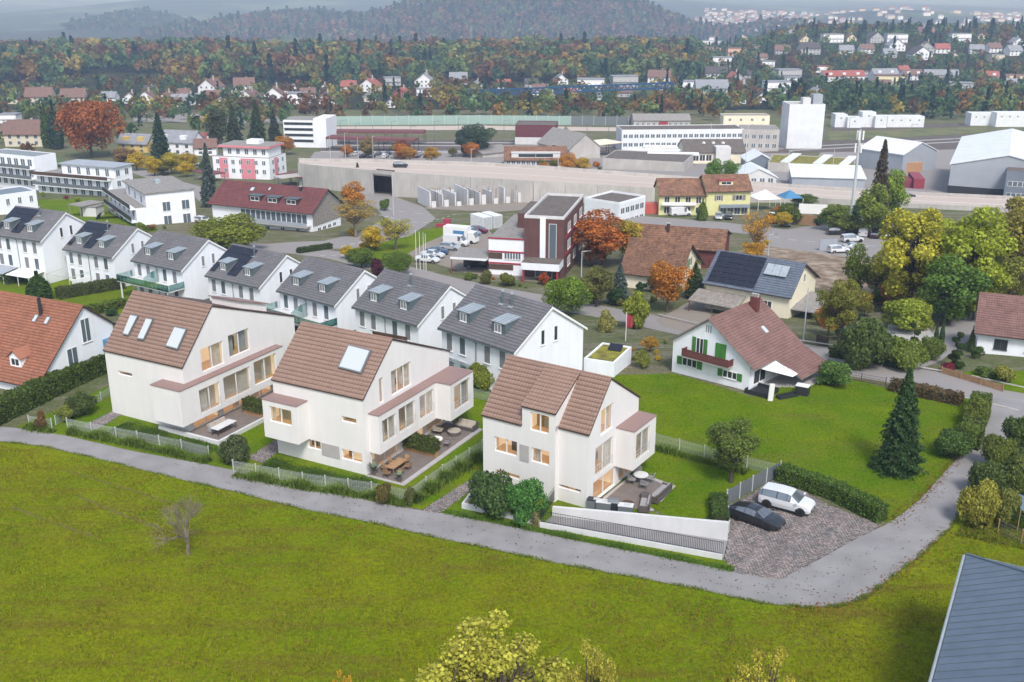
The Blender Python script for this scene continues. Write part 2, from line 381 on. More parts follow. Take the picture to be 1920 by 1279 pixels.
M['red'] = mat('red_paint', (.33, .035, .05), .5, noise=.1, nscale=1)
M['burgundy'] = mat('burgundy_sheet', (.135, .035, .042), .6, noise=.15, nscale=.4, wash=.15)
M['water'] = mat('river', (.12, .16, .15), .1, noise=.2, nscale=.02)
M['town_speck'] = mat('town_speck', attr=True, rough=.9)
M['bank'] = mat('bank_grass', (.11, .135, .035), .95, noise=.3, nscale=.1, col2=(.15, .14, .06))
M['turf_blade'] = mat('turf_blade', attr=True, rough=.8, island=.3, trans=.3, spec=.03)
M['barrier'] = mat('barrier_green', (.30, .42, .38), .25, noise=.1, nscale=.1)
M['crane'] = mat('crane_blue', (.012, .07, .17), .5)
# ---------------------------------------------------------------- ground, roads, paths
def structure(name, mb, **kw): return mb.build(name, kind='structure', **kw)
def terrain():
    xs = np.concatenate([np.linspace(-420, -120, 7), np.linspace(-100, 100, 21), np.linspace(120, 420, 7)])
    ys = [y for y in YB if y <= 640]; V, F = [], []
    for y in ys: V += [(x, y, h1(x, y)) for x in xs]
    n = len(xs)
    for j in range(len(ys) - 1):
        for i in range(n - 1): F.append((j * n + i, j * n + i + 1, (j + 1) * n + i + 1, (j + 1) * n + i))
    # beyond: wedge-shaped grid out to the horizon
    t = np.concatenate([np.linspace(640, 1400, 39), np.linspace(1440, 4000, 60)[0:], np.linspace(4100, 12000, 40)])
    u = np.linspace(-.72, .72, 121); Y, U = np.meshgrid(t, u, indexing='ij'); X = U * Y; Z = H(X, Y); Z[0] = H(X[0] * 0, Y[0] * 0 + 640)
    base = len(V); V += list(zip(X.ravel(), Y.ravel(), Z.ravel())); m = len(u)
    for j in range(len(t) - 1):
        for i in range(m - 1): F.append((base + j * m + i, base + j * m + i + 1, base + (j + 1) * m + i + 1, base + (j + 1) * m + i))
    me = np_mesh('ground', np.array(V), np.array(F), [M['ground'], M['far_land']], mi=[0] * (len(F) - (len(t) - 1) * (m - 1)) + [1] * ((len(t) - 1) * (m - 1)), smooth=True)
    link('ground', me, kind='structure')
def far_land():
    m = bpy.data.materials.new('far_land'); m.use_nodes = True; n = m.node_tree.nodes; L = m.node_tree.links; p = n['Principled BSDF']; p.inputs['Roughness'].default_value = .95; p.inputs['Specular IOR Level'].default_value = .1
    g = n.new('ShaderNodeNewGeometry')
    def nz(s, d): t = n.new('ShaderNodeTexNoise'); t.inputs['Scale'].default_value = s; t.inputs['Detail'].default_value = d; t.inputs['Roughness'].default_value = .65; L.new(g.outputs['Position'], t.inputs['Vector']); return t.outputs[0]
    def cr(v, st):
        r = n.new('ShaderNodeValToRGB'); L.new(v, r.inputs[0]); e = r.color_ramp.elements
        e[0].position, e[0].color = st[0][0], (*st[0][1], 1); e[1].position, e[1].color = st[-1][0], (*st[-1][1], 1)
        for q, c in st[1:-1]: x = e.new(q); x.color = (*c, 1)
        return r.outputs[0]
    wood = cr(nz(.03, 6), [(.3, (.012, .022, .012)), (.5, (.035, .04, .015)), (.62, (.07, .045, .018)), (.75, (.03, .045, .02))])
    field = cr(nz(.004, 3), [(.35, (.07, .11, .03)), (.55, (.12, .13, .05)), (.7, (.09, .12, .035))])
    x = n.new('ShaderNodeMix'); x.data_type = 'RGBA'; k = n.new('ShaderNodeMapRange'); L.new(nz(.0016, 5), k.inputs[0]); k.inputs[1].default_value = .52; k.inputs[2].default_value = .56
    L.new(k.outputs[0], x.inputs[0]); L.new(wood, x.inputs[6]); L.new(field, x.inputs[7]); L.new(x.outputs[2], p.inputs['Base Color'])
    b = n.new('ShaderNodeBump'); b.inputs['Distance'].default_value = 12; b.inputs['Strength'].default_value = .8; L.new(nz(.06, 5), b.inputs['Height']); L.new(b.outputs[0], p.inputs['Normal'])
    return m
M['far_land'] = far_land()
terrain()
LANE_LOW = [(-60, 815), (0, 828), (81, 837), (203, 865), (349, 902), (446, 924), (568, 955), (700, 981), (819, 1009), (928, 1031), (1037, 1055), (1147, 1075), (1300, 1103), (1425, 1131), (1519, 1140), (1575, 1137), (1620, 1121), (1650, 1099), (1725, 1042), (1781, 990), (1815, 934), (1837, 892), (1886, 840), (1925, 790), (1960, 765)]
LANE_UP = [(1960, 752), (1850, 742), (1843, 775), (1807, 847), (1762, 896), (1725, 937), (1690, 965), (1660, 985), (1594, 1016), (1537, 1048), (1462, 1086), (1380, 1073), (1300, 1057), (1200, 1037), (1074, 1013), (965, 989), (826, 962), (746, 951), (600, 920), (568, 914), (438, 882), (390, 872), (243, 845), (122, 817), (30, 803), (-60, 795)]
structure('lane', drape(gp(*LANE_LOW, *LANE_UP), .03, M['asphalt']))
structure('meadow', drape([(-80, -20), (80, -20)] + [(48, 88), (40, 95)] + [tuple(p) for p in gp((1920, 790), (1815, 845), (1700, 960), (1600, 1030), (1500, 1115), (1425, 1100), (1300, 1080), (1037, 1035), (819, 990), (568, 935), (349, 885), (203, 852), (0, 815), (-80, 800))], .012, M['meadow']))
LAWN = gp((1128, 705), (1262, 700), (1410, 745), (1540, 690), (1600, 712), (1665, 728), (1815, 745), (1840, 790), (1800, 850), (1730, 935), (1668, 980), (1460, 885), (1365, 930), (1300, 995), (1180, 930), (1110, 800))
structure('lawn', drape(LAWN, .016, M['lawn']))
structure('garden_lawn', drape(gp((30, 800), (130, 760), (210, 720), (560, 640), (905, 705), (930, 780), (1000, 900), (1370, 1000), (1380, 1074), (1200, 1039), (826, 962), (600, 920), (390, 874)), .008, M['lawn']))
# upper street, its side roads and the kerbs
ST = [(300, 452), (470, 462), (560, 470), (640, 480), (720, 500), (800, 522), (900, 545), (1000, 562), (1100, 580), (1200, 598), (1330, 628), (1545, 662), (1600, 690), (1700, 705), (1800, 722), (1930, 752), (2050, 775)]
def road(name, px, w, m=None, dz=.022): structure(name, drape(strip([G(*p) for p in px], w), dz, m or M['asphalt_road']))
road('street', ST, 7.0)
road('side_street', [(1640, 700), (1720, 670), (1790, 625), (1850, 585), (1900, 560)], 5.5, dz=.026)
road('crossroad', [(470, 470), (560, 462), (640, 458), (720, 440), (770, 410), (750, 390), (705, 372), (700, 340)], 12, dz=.030)
road('back_street', [(470, 420), (430, 395), (400, 380), (370, 355), (300, 335), (250, 318)], 6, dz=.026)
road('yard_street', [(1080, 400), (1200, 412), (1330, 422), (1480, 440), (1700, 455), (1960, 480)], 12, dz=.024)
structure('parking_lot', drape(gp((1410, 440), (1560, 418), (1740, 440), (1760, 500), (1700, 515), (1560, 492), (1450, 470)), .034, M['asphalt_road']))
structure('gravel_yard', drape(gp((760, 478), (800, 455), (860, 430), (905, 415), (945, 470), (1010, 530), (880, 515)), .034, M['gravel']))
structure('building_plot', drape(gp((1340, 478), (1440, 462), (1560, 478), (1640, 492), (1660, 545), (1560, 560), (1500, 520), (1380, 505)), .036, M['earth']))
structure('farm_drive', drape(gp((1230, 600), (1285, 570), (1335, 540), (1340, 515), (1320, 500), (1370, 505), (1345, 560), (1330, 600), (1360, 640), (1240, 612)), .03, M['gravel']))
structure('office_lawn', drape(gp((640, 470), (720, 445), (800, 430), (880, 418), (860, 430), (790, 462), (770, 480), (720, 492)), .026, M['lawn']))
def kerb(px, off, name='kerb'):
    mb = MB(); pts = resample([G(*p) for p in px], 3.0)
    for a, b in zip(pts, pts[1:]):
        a = Vector((a.x, a.y, h1(a.x, a.y))); b = Vector((b.x, b.y, h1(b.x, b.y))); d = (b - a).normalized(); n = Vector((-d.y, d.x, 0))
        mb.prism([a + n * off, b + n * off, b + n * (off + .16), a + n * (off + .16)], (0, 0, .12), M['concrete'])
    structure(name, mb)
kerb(ST[9:], 3.5); kerb(ST[9:], -3.66)
structure('pavement', drape(strip([G(*p) for p in ST[5:]], 2.0), .0, M['asphalt_road'])) if False else None
def marks(px, w, dash, gap, m, name='road_marking'):
    pts = resample([G(*p) for p in px], .5); mb = MB(); acc = 0.; cur = [pts[0]]
    on = True
    for p in pts[1:]:
        acc += .5; cur.append(p)
        if acc >= (dash if on else gap):
            if on and len(cur) > 1: drape(strip(cur, w), .036, m, mb)
            cur = [p]; acc = 0.; on = not on
    if mb.v: structure(name, mb)
marks([(1545, 655), (1700, 693), (1930, 742)], .14, 40, .5, M['paint'])
marks([(560, 470), (640, 463), (700, 448)], .18, 1.5, 1.5, M['paint']); marks([(600, 480), (640, 478), (660, 486)], .18, 1, 1, M['paint'])
marks([(690, 398), (760, 415), (800, 418), (860, 400)], .18, 1.5, 1.2, M['paint']); marks([(720, 380), (735, 395), (800, 402)], .15, 3, 3, M['paint'])
for k in range(6): marks([(622 + k * 7, 453 - k * 1.2), (634 + k * 7, 449 - k * 1.2)], .5, 30, 1, M['paint_yellow'])
marks([(1420, 440), (1500, 452), (1700, 466)], .16, 2, 2, M['paint'])

# ---------------------------------------------------------------- building kit (local frame: x along the front, y to the back, z up)
CACHE = {}
def cached(key, fn):
    if key not in CACHE: CACHE[key] = fn()
    return CACHE[key]
def tiles(e0, e1, r1, r0, pitch=.42, tw=.3, m=None, lift=.05, name='tile_covering', seed=1):
    """a slope of single tiles, each its own shell; e0-e1 eave, r0-r1 ridge"""
    e0, e1, r0, r1 = (np.array(p, float) for p in (e0, e1, r0, r1))
    rng = np.random.default_rng(seed)
    nc = max(2, int(round(np.linalg.norm(r0 - e0) / pitch))); nt_ = max(2, int(round(np.linalg.norm(e1 - e0) / tw)))
    n = np.cross(e1 - e0, r0 - e0); n /= np.linalg.norm(n)
    if n[2] < 0: n = -n
    I, J = np.meshgrid(np.arange(nc), np.arange(nt_), indexing='ij'); I = I.ravel(); J = J.ravel()
    def P(s, t): s = s[:, None]; t = t[:, None]; return (e0 * (1 - s) + e1 * s) * (1 - t) + (r0 * (1 - s) + r1 * s) * t
    s0 = (J + .03) / nt_; s1 = (J + .97) / nt_; t0 = I / nc; t1 = np.minimum((I + 1 - .026 / pitch) / nc, 1.0)  # gap above each course bares the slab, imitating its drip-edge shadow line
    jit = rng.uniform(-.006, .006, len(I))[:, None] * n
    lo = n * lift + jit; hi = n * .008 + jit
    A, B, C_, D = P(s0, t0) + lo, P(s1, t0) + lo, P(s1, t1) + hi, P(s0, t1) + hi
    E_, F_ = P(s0, t0) - n * .01, P(s1, t0) - n * .01
    V = np.stack([A, B, C_, D, E_, F_], 1).reshape(-1, 3); b = np.arange(len(I))[:, None] * 6
    F = np.concatenate([b + [0, 1, 2, 3], b + [4, 5, 1, 0]], 1).reshape(-1, 4)
    return np_mesh(name, V, F, m or M['tile_brown'])
def win_meshes(w, h, style, bars):
    fm = {'dark': M['frame_dark'], 'zinc': M['zinc']}.get(style, M['frame'])
    def fr():
        mb = MB(); t = .07 if w > .5 else .05
        for x0, x1, z0, z1 in [(-w / 2, w / 2, 0, t), (-w / 2, w / 2, h - t, h), (-w / 2, -w / 2 + t, t, h - t), (w / 2 - t, w / 2, t, h - t)]:
            mb.prism([(x0, .02, z0), (x1, .02, z0), (x1, .02, z1), (x0, .02, z1)], (0, -.07, 0), fm)
        for k in range(bars):
            x = -w / 2 + w * (k + 1) / (bars + 1); mb.prism([(x - t * .6, .0, t), (x + t * .6, .0, t), (x + t * .6, .0, h - t), (x - t * .6, .0, h - t)], (0, -.045, 0), fm)
        mb.prism([(-w / 2 - .06, .0, -.05), (w / 2 + .06, .0, -.05), (w / 2 + .06, -.12, -.05), (-w / 2 - .06, -.12, -.05)], (0, 0, .045), fm)
        return mb.mesh('window')
    pm = {'blind': M['blind'], 'lit': M['pane_lit'], 'blue': M['pane_blue']}.get(style, M['pane'])
    def pn():
        mb = MB()
        if style == 'blind':
            k = max(4, int(h / .16))
            for i in range(k):
                z0 = .07 + (h - .14) * i / k; z1 = .07 + (h - .14) * (i + .92) / k
                mb.prism([(-w / 2 + .07, .0, z0), (w / 2 - .07, .0, z0), (w / 2 - .07, .0, z1), (-w / 2 + .07, .0, z1)], (0, -.03, 0), pm)
        else: mb.prism([(-w / 2 + .05, .015, .05), (w / 2 - .05, .015, .05), (w / 2 - .05, .015, h - .05), (-w / 2 + .05, .015, h - .05)], (0, -.03, 0), pm)
        return mb.mesh('pane')
    def both():
        mb = MB(); mb.prism([(-w / 2, .02, 0), (w / 2, .02, 0), (w / 2, .02, h), (-w / 2, .02, h)], (0, -.03, 0), fm)
        k = bars + 1
        for i in range(k):
            x0 = -w / 2 + w * i / k + .07; x1 = -w / 2 + w * (i + 1) / k - .07
            mb.face([(x0, -.015, .07), (x1, -.015, .07), (x1, -.015, h - .07), (x0, -.015, h - .07)], pm)
        return mb.mesh('window')
    return fr, pn, both
FACE = {'F': (0., (1, 0), (0, 1)), 'R': (math.pi / 2, (0, 1), (-1, 0)), 'K': (math.pi, (-1, 0), (0, -1)), 'L': (-math.pi / 2, (0, -1), (1, 0))}
class Bld:
    def __init__(s, name, label, cat, O, yaw, W, D, group=None, z=None):
        s.O = Vector((O[0], O[1], h1(O[0], O[1]) if z is None else z)); s.yaw = yaw; s.W = W; s.D = D
        s.root = empty(name, label, cat, s.O, yaw, group)
        s.MW = Matrix.Translation(s.O) @ Matrix.Rotation(yaw, 4, 'Z'); s.MI = s.MW.inverted()
    def world(s, u, v, z): return s.MW @ Vector((u, v, z))
    def face_pt(s, f, px, py, off=0.):
        """photo pixel -> (along, height) on a face's plane; off moves the plane outwards"""
        e = s.MI @ EYE; d = s.MI.to_3x3() @ ray(px, py)
        if f == 'F': t = (-off - e.y) / d.y; p = e + d * t; return p.x, p.z
        if f == 'R': t = (s.W + off - e.x) / d.x; p = e + d * t; return p.y, p.z
        if f == 'L': t = (-off - e.x) / d.x; p = e + d * t; return -p.y, p.z
    def put(s, name, mesh, f, a, z, off=0., parent=None, **kw):
        rz, du, dv = FACE[f]
        if f == 'F': loc = (a, -off, z)
        elif f == 'R': loc = (s.W + off, a, z)
        elif f == 'K': loc = (s.W - a, s.D + off, z)
        else: loc = (-off, s.D - a, z)
        return link(name, mesh, parent or s.root, loc=loc, rz=rz, **kw)
    def win(s, f, a, z, w, h, style='plain', bars=1, off=0., split=True, shutters=None):
        w, h = round(w, 2), round(h, 2); fr, pn, both = win_meshes(w, h, style, bars)
        if split:
            o = s.put('window', cached(('wf', w, h, style, bars), fr), f, a, z, off)
            link('pane', cached(('wp', w, h, style), pn), o)
        else: o = s.put('window', cached(('wb', w, h, style, bars), both), f, a, z, off)
        if shutters:
            for sg in (-1, 1):
                def sh():
                    mb = MB(); ww = w * (.5 if bars < 2 else .34)
                    mb.prism([(-ww / 2, -.03, 0), (ww / 2, -.03, 0), (ww / 2, -.03, h), (-ww / 2, -.03, h)], (0, -.04, 0), shutters)
                    for i in range(int(h / .14)): mb.prism([(-ww / 2 + .06, -.07, .06 + i * .14), (ww / 2 - .06, -.07, .06 + i * .14), (ww / 2 - .06, -.07, .15 + i * .14), (-ww / 2 + .06, -.07, .15 + i * .14)], (0, -.012, 0), shutters)
                    return mb.mesh('shutter')
                link('shutter', cached(('sh', w, h, bars, shutters.name), sh), o, loc=(sg * w * (.77 if bars < 2 else .68), 0, 0))
        return o
    def winpx(s, f, p0, p1, **kw):
        """window from the photo pixels of its top-left and bottom-right corners"""
        off = kw.get('off', 0.); a0, z1 = s.face_pt(f, *p0, off); a1, z0 = s.face_pt(f, *p1, off)
        if f == 'L': a0, a1 = a0 + s.D, a1 + s.D
        return s.win(f, (a0 + a1) / 2, min(z0, z1), abs(a1 - a0), abs(z1 - z0), **kw)
    def grid(s, f, a0, a1, n, zs, w, h, **kw):
        for z in zs:
            for i in range(n): s.win(f, a0 + (a1 - a0) * (i + .5) / n, z, w, h, **kw)
    def add(s, name, mb, parent=None, **kw): return mb.build(name, parent or s.root, **kw)
    def block(s, name, u0, u1, v0, v1, z0, z1, m, mtop=None, parent=None, **kw):
        mb = MB(); mb.prism([(u0, v0, z0), (u1, v0, z0), (u1, v1, z0), (u0, v1, z0)], (0, 0, z1 - z0), m, mtop=mtop); return s.add(name, mb, parent, **kw)
    def gable_wall(s, m, axis, lo, hi, s0, s1, sr, zf, zr, zb, z0=-1.5, name='wall', **kw):
        f = (lambda t, q, z: (t, q, z)) if axis == 'u' else (lambda t, q, z: (q, t, z))
        prof = [(s0, z0), (s1, z0), (s1, zb), (sr, zr), (s0, zf)]; mb = MB()
        d = Vector(f(hi, 0, 0)) - Vector(f(lo, 0, 0)); mb.prism([f(lo, q, z) for q, z in prof], d, m); return s.add(name, mb, **kw)
    def gable_roof(s, axis, lo, hi, s0, s1, sr, zf, zr, zb, tile, over=.45, ends=.25, pitch=.42, tw=.3, thick=.16, trim=None, key=None, plain=False, color=None, sides=(0, 1)):
        """two slopes; s0/s1 wall lines at heights zf/zb, ridge line at sr, zr; overhang continues each slope"""
        f = (lambda t, q, z: Vector((t, q, z))) if axis == 'u' else (lambda t, q, z: Vector((q, t, z)))
        trim = trim or M['trim_dark']; lo -= ends; hi += ends; first = None
        for k, (sw, zw) in enumerate(((s0, zf), (s1, zb))):
            if k not in sides: continue
            g = (zr - zw) / abs(sr - sw); sg = -1 if sw < sr else 1; se = sw + sg * over; ze = zw - g * over
            e0, e1, r1, r0 = f(lo, se, ze), f(hi, se, ze), f(hi, sr, zr), f(lo, sr, zr); up = Vector((0, 0, .04))
            mb = MB(); mb.prism([e0 + up, e1 + up, r1 + up, r0 + up], (0, 0, thick - .05), (tile if plain else trim)); roof = s.add('roof', mb, first, color=color) if first is None else s.add('roof', mb, color=color)
            dz = Vector((0, 0, thick))
            if not plain:
                me = tiles(e0 + dz, e1 + dz, r1 + dz, r0 + dz, pitch, tw, tile, seed=k + 3) if key is None else cached((key, k), lambda: tiles(e0 + dz, e1 + dz, r1 + dz, r0 + dz, pitch, tw, tile, seed=k + 3))
                link('tile_covering', me, roof, kind='stuff')
        mb = MB(); n = int((hi - lo) / .35)
        if not plain:
            for i in range(n):
                a = lo + (hi - lo) * i / n; b_ = lo + (hi - lo) * (i + 1.05) / n
                mb.bar(f(a, sr, zr + thick - .01), f(min(b_, hi), sr, zr + thick + .015), .09, tile, 6)
            s.add('ridge_cap', mb)
    def flat_roof(s, u0, u1, v0, v1, z, wallm, topm, par=.35, th=.22):
        mb = MB(); i = th
        for a, b, c, d in ((u0, u1, v0, v0 + i), (u0, u1, v1 - i, v1), (u0, u0 + i, v0 + i, v1 - i), (u1 - i, u1, v0 + i, v1 - i)):
            mb.prism([(a, c, z), (b, c, z), (b, d, z), (a, d, z)], (0, 0, par), wallm)
        p = s.add('parapet', mb)
        mb = MB(); mb.prism([(u0 + i, v0 + i, z - .05), (u1 - i, v0 + i, z - .05), (u1 - i, v1 - i, z - .05), (u0 + i, v1 - i, z - .05)], (0, 0, .12), topm); return s.add('flat_roof', mb)
def rect_px(corner, top, left, right, lead='L'):
    """plan of a box from photo pixels: its near bottom corner, the row of the same corner's top, the far ends of the two top edges.
    -> O (front-left base), yaw, W (left face), D (right face), height"""
    c = G(*corner); z = zat(top, c.x, c.y)
    l = atz(*left, z); r = atz(*right, z); c2 = Vector((c.x, c.y)); a = c2 - Vector((l.x, l.y)); b = Vector((r.x, r.y)) - c2
    if lead == 'L': ua = a.normalized(); ub = Vector((-ua.y, ua.x)); W = a.length; D = max(2., b.dot(ub))
    else: ub = b.normalized(); ua = Vector((ub.y, -ub.x)); D = b.length; W = max(2., a.dot(ua))
    O = c2 - ua * W
    return (O.x, O.y), math.atan2(ua.y, ua.x), W, D, z - c.z, c.z
def boxb(name, label, cat, corner, top, left, right, lead='L', group=None):
    O, yaw, W, D, h, z = rect_px(corner, top, left, right, lead)
    b = Bld(name, label, cat, O, yaw, W, D, group, z); b.h = h; return b
# ---------------------------------------------------------------- the three new houses
def panel(mb, O, U, N, outline, holes, m, depth=.3):
    """a wall face with real openings: outline and holes in (along, height); jambs run inwards"""
    O, U, N = Vector(O), Vector(U), Vector(N); Z = Vector((0, 0, 1)); P = lambda a, z: O + U * a + Z * z
    loops = [[Vector((a, z, 0)) for a, z in outline]] + [[Vector((a0, z0, 0)), Vector((a0, z1, 0)), Vector((a1, z1, 0)), Vector((a1, z0, 0))] for a0, z0, a1, z1 in holes]
    flat = [p for l in loops for p in l]
    for t in tessellate_polygon(loops): mb.face([P(flat[i].x, flat[i].y) for i in t], m)
    for a0, z0, a1, z1 in holes:
        q = [(a0, z0), (a1, z0), (a1, z1), (a0, z1)]
        for i in range(4):
            (a, z), (b, y) = q[i], q[(i + 1) % 4]; mb.face([P(a, z), P(b, y), P(b, y) - N * depth, P(a, z) - N * depth], m)
def fin_window(B, parent, O, U, N, hole, leaves=2, lit=True, curt=((0, .3), (.7, 1)), grey=False, deep=2.2, rail=False, furn=None):
    """a big window set in its opening: frame, pane, curtains and the room seen through it"""
    a0, z0, a1, z1 = hole; w, h = a1 - a0, z1 - z0; O, U, N = Vector(O), Vector(U), Vector(N)
    rz = math.atan2(U.y, U.x); loc = O + U * ((a0 + a1) / 2) + Vector((0, 0, z0))
    sg = 1 if (Vector((U.y, -U.x, 0)).dot(N) > 0) else -1           # local -y is outwards
    mb = MB(); t = .06; y0, y1 = .20 * sg, .12 * sg
    def fb(x0, x1, q0, q1): mb.prism([(x0, y0, q0), (x1, y0, q0), (x1, y0, q1), (x0, y0, q1)], (0, y1 - y0, 0), M['frame'])
    fb(-w / 2, w / 2, 0, t); fb(-w / 2, w / 2, h - t, h); fb(-w / 2, -w / 2 + t, t, h - t); fb(w / 2 - t, w / 2, t, h - t)
    for i in range(1, leaves): x = -w / 2 + w * i / leaves; fb(x - .05, x + .05, t, h - t)
    o = mb.build('window', parent, loc=loc, rz=rz)
    for i in range(leaves):
        mb = MB(); x0 = -w / 2 + w * i / leaves + .06; x1 = -w / 2 + w * (i + 1) / leaves - .06
        mb.face([(x0, .16 * sg, t), (x1, .16 * sg, t), (x1, .16 * sg, h - t), (x0, .16 * sg, h - t)], M['glass']); mb.build('pane', o)
    for c0, c1 in curt:
        mb = MB(); n = max(6, int((c1 - c0) * w / .05)); xs = [(-w / 2 + w * (c0 + (c1 - c0) * i / n)) for i in range(n + 1)]
        ys = [(.42 + .045 * math.sin(i * 1.9) + .02 * math.sin(i * .7)) * sg for i in range(n + 1)]
        for i in range(n): mb.face([(xs[i], ys[i], .02), (xs[i + 1], ys[i + 1], .02), (xs[i + 1], ys[i + 1], h), (xs[i], ys[i], h)], M['curtain_grey'] if grey else M['curtain'])
        mb.build('curtain', o)
    mb = MB(); x0, x1, ya, yb, q0, q1 = -w / 2 - .25, w / 2 + .25, .31 * sg, deep * sg, -.05, h + .12; wm = M['room'] if lit else M['room_glow_dim']
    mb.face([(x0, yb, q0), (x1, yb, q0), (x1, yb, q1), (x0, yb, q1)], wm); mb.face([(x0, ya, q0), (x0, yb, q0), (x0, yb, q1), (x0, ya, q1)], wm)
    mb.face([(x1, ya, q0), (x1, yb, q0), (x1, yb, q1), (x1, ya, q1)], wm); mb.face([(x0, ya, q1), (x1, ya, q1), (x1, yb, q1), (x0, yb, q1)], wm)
    mb.face([(x0, ya, q0), (x1, ya, q0), (x1, yb, q0), (x0, yb, q0)], M['floor_wood_glow'])
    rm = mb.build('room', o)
    rr = random.Random(int(a0 * 100 + z0 * 17)); mb = MB()
    for k in range(2):
        cx = rr.uniform(x0 + .4, x1 - .4) if w > 1 else 0; d = (deep - .35) * sg
        mb.prism([(cx - .35, d, q0), (cx + .35, d, q0), (cx + .35, d - .4 * sg, q0), (cx - .35, d - .4 * sg, q0)], (0, 0, rr.uniform(.5, min(1.7, h - .2))), rr.choice([M['wood'], M['wood_dark'], M['fabric']]))
    mb.build('furniture', o, kind='stuff')
    if rail:
        mb = MB()
        for q in (.25, .6, .95): mb.bar((-w / 2, -.02 * sg, q), (w / 2, -.02 * sg, q), .015, M['steel'])
        for i in range(int(w / .35) + 1): x = -w / 2 + w * i / max(1, int(w / .35)); mb.bar((x, -.02 * sg, .02), (x, -.02 * sg, .95), .012, M['steel'])
        mb.build('guard_rail', o)
    return o
def holepx(B, f, p0, p1, off=0.):
    a0, zt_ = B.face_pt(f, *p0, off); a1, zb_ = B.face_pt(f, *p1, off); return (a0, zb_, a1, zt_)
def slope_quad(B, P0, P1, P2, pts, lift=.2):
    P0 = Vector(P0); n = (Vector(P1) - P0).cross(Vector(P2) - P0).normalized()
    if n.z < 0: n = -n
    e = B.MI @ EYE; out = []
    for p in pts: d = B.MI.to_3x3() @ ray(*p); out.append(e + d * ((P0 - e).dot(n) / d.dot(n)))
    return out, n
def skylight(B, P0, P1, P2, pts):
    q, n = slope_quad(B, P0, P1, P2, pts); c = sum(q, Vector()) / 4
    mb = MB(); rim = [c + (p - c) * 1.0 for p in q]; inn = [c + (p - c) * .9 for p in q]
    mb.prism([p + n * .06 for p in rim], n * .20, M['steel_grey']); o = B.add('skylight', mb)
    mb = MB(); mb.prism([p + n * .255 for p in inn], n * .03, M['skypane']); mb.build('pane', o)
M['shade_underlay'] = mat('shade_underlay', (.045, .04, .042), .9)  # dark underlay colour stands in for the shadow between tile courses
M['skypane'] = mat('skylight_pane', (.50, .53, .54), .12, spec=.8)
za = lambda x, y: (180 + x / 3.9975, 520 + y / 3.9975)
z6 = lambda x, y: (480 + x / 3.9955, 590 + y / 3.9955)
z7 = lambda x, y: (660 + x / 3.877, 590 + y / 3.877)
zc = lambda x, y: (860 + x / 3.552, 640 + y / 3.552)
WN = M['wall_new']
def bay_box(mb, u0, u1, v0, v1, z0, z1, holesF=(), holesR=(), holesL=(), top=True, m=None):
    """a projecting box with openings in its front (v0), right (u1) and left faces; holes given in (u|v, z)"""
    m = m or WN
    panel(mb, (0, v0, 0), (1, 0, 0), (0, -1, 0), [(u0, z0), (u1, z0), (u1, z1), (u0, z1)], holesF, m)
    panel(mb, (u1, 0, 0), (0, 1, 0), (1, 0, 0), [(v0, z0), (v1, z0), (v1, z1), (v0, z1)], holesR, m)
    panel(mb, (u0, 0, 0), (0, 1, 0), (-1, 0, 0), [(v0, z0), (v1, z0), (v1, z1), (v0, z1)], holesL, m)
    mb.face([(u0, v1, z0), (u1, v1, z0), (u1, v1, z1), (u0, v1, z1)], m); mb.face([(u0, v0, z0), (u1, v0, z0), (u1, v1, z0), (u0, v1, z0)], m)
    if top: mb.face([(u0, v0, z1), (u1, v0, z1), (u1, v1, z1), (u0, v1, z1)], m)
def sheet_top(B, poly, z, t=.07, name='bay_roof'):
    mb = MB(); mb.prism([(u, v, z) for u, v in poly], (0, 0, t), M['sheet_brown']); return B.add(name, mb)
XF, XN, YF, YN = (1, 0, 0), (0, -1, 0), (0, 1, 0), (1, 0, 0)
def house_shell(B, W, D, ze, vr, zr, zb, hF, hR, v0=0., u_lo=0., z0=-.6):
    mb = MB()
    panel(mb, (0, v0, 0), XF, XN, [(u_lo, z0), (W, z0), (W, ze), (u_lo, ze)], hF, WN)
    panel(mb, (W, 0, 0), YF, YN, [(v0, z0), (D, z0), (D, zb), (vr, zr), (v0, ze)], hR, WN)
    panel(mb, (0, 0, 0), YF, (-1, 0, 0), [(v0, z0), (D, z0), (D, zb), (vr, zr), (v0, ze)], [], WN)
    panel(mb, (0, D, 0), XF, (0, 1, 0), [(0, z0), (W, z0), (W, zb), (0, zb)], [], WN)
    return mb

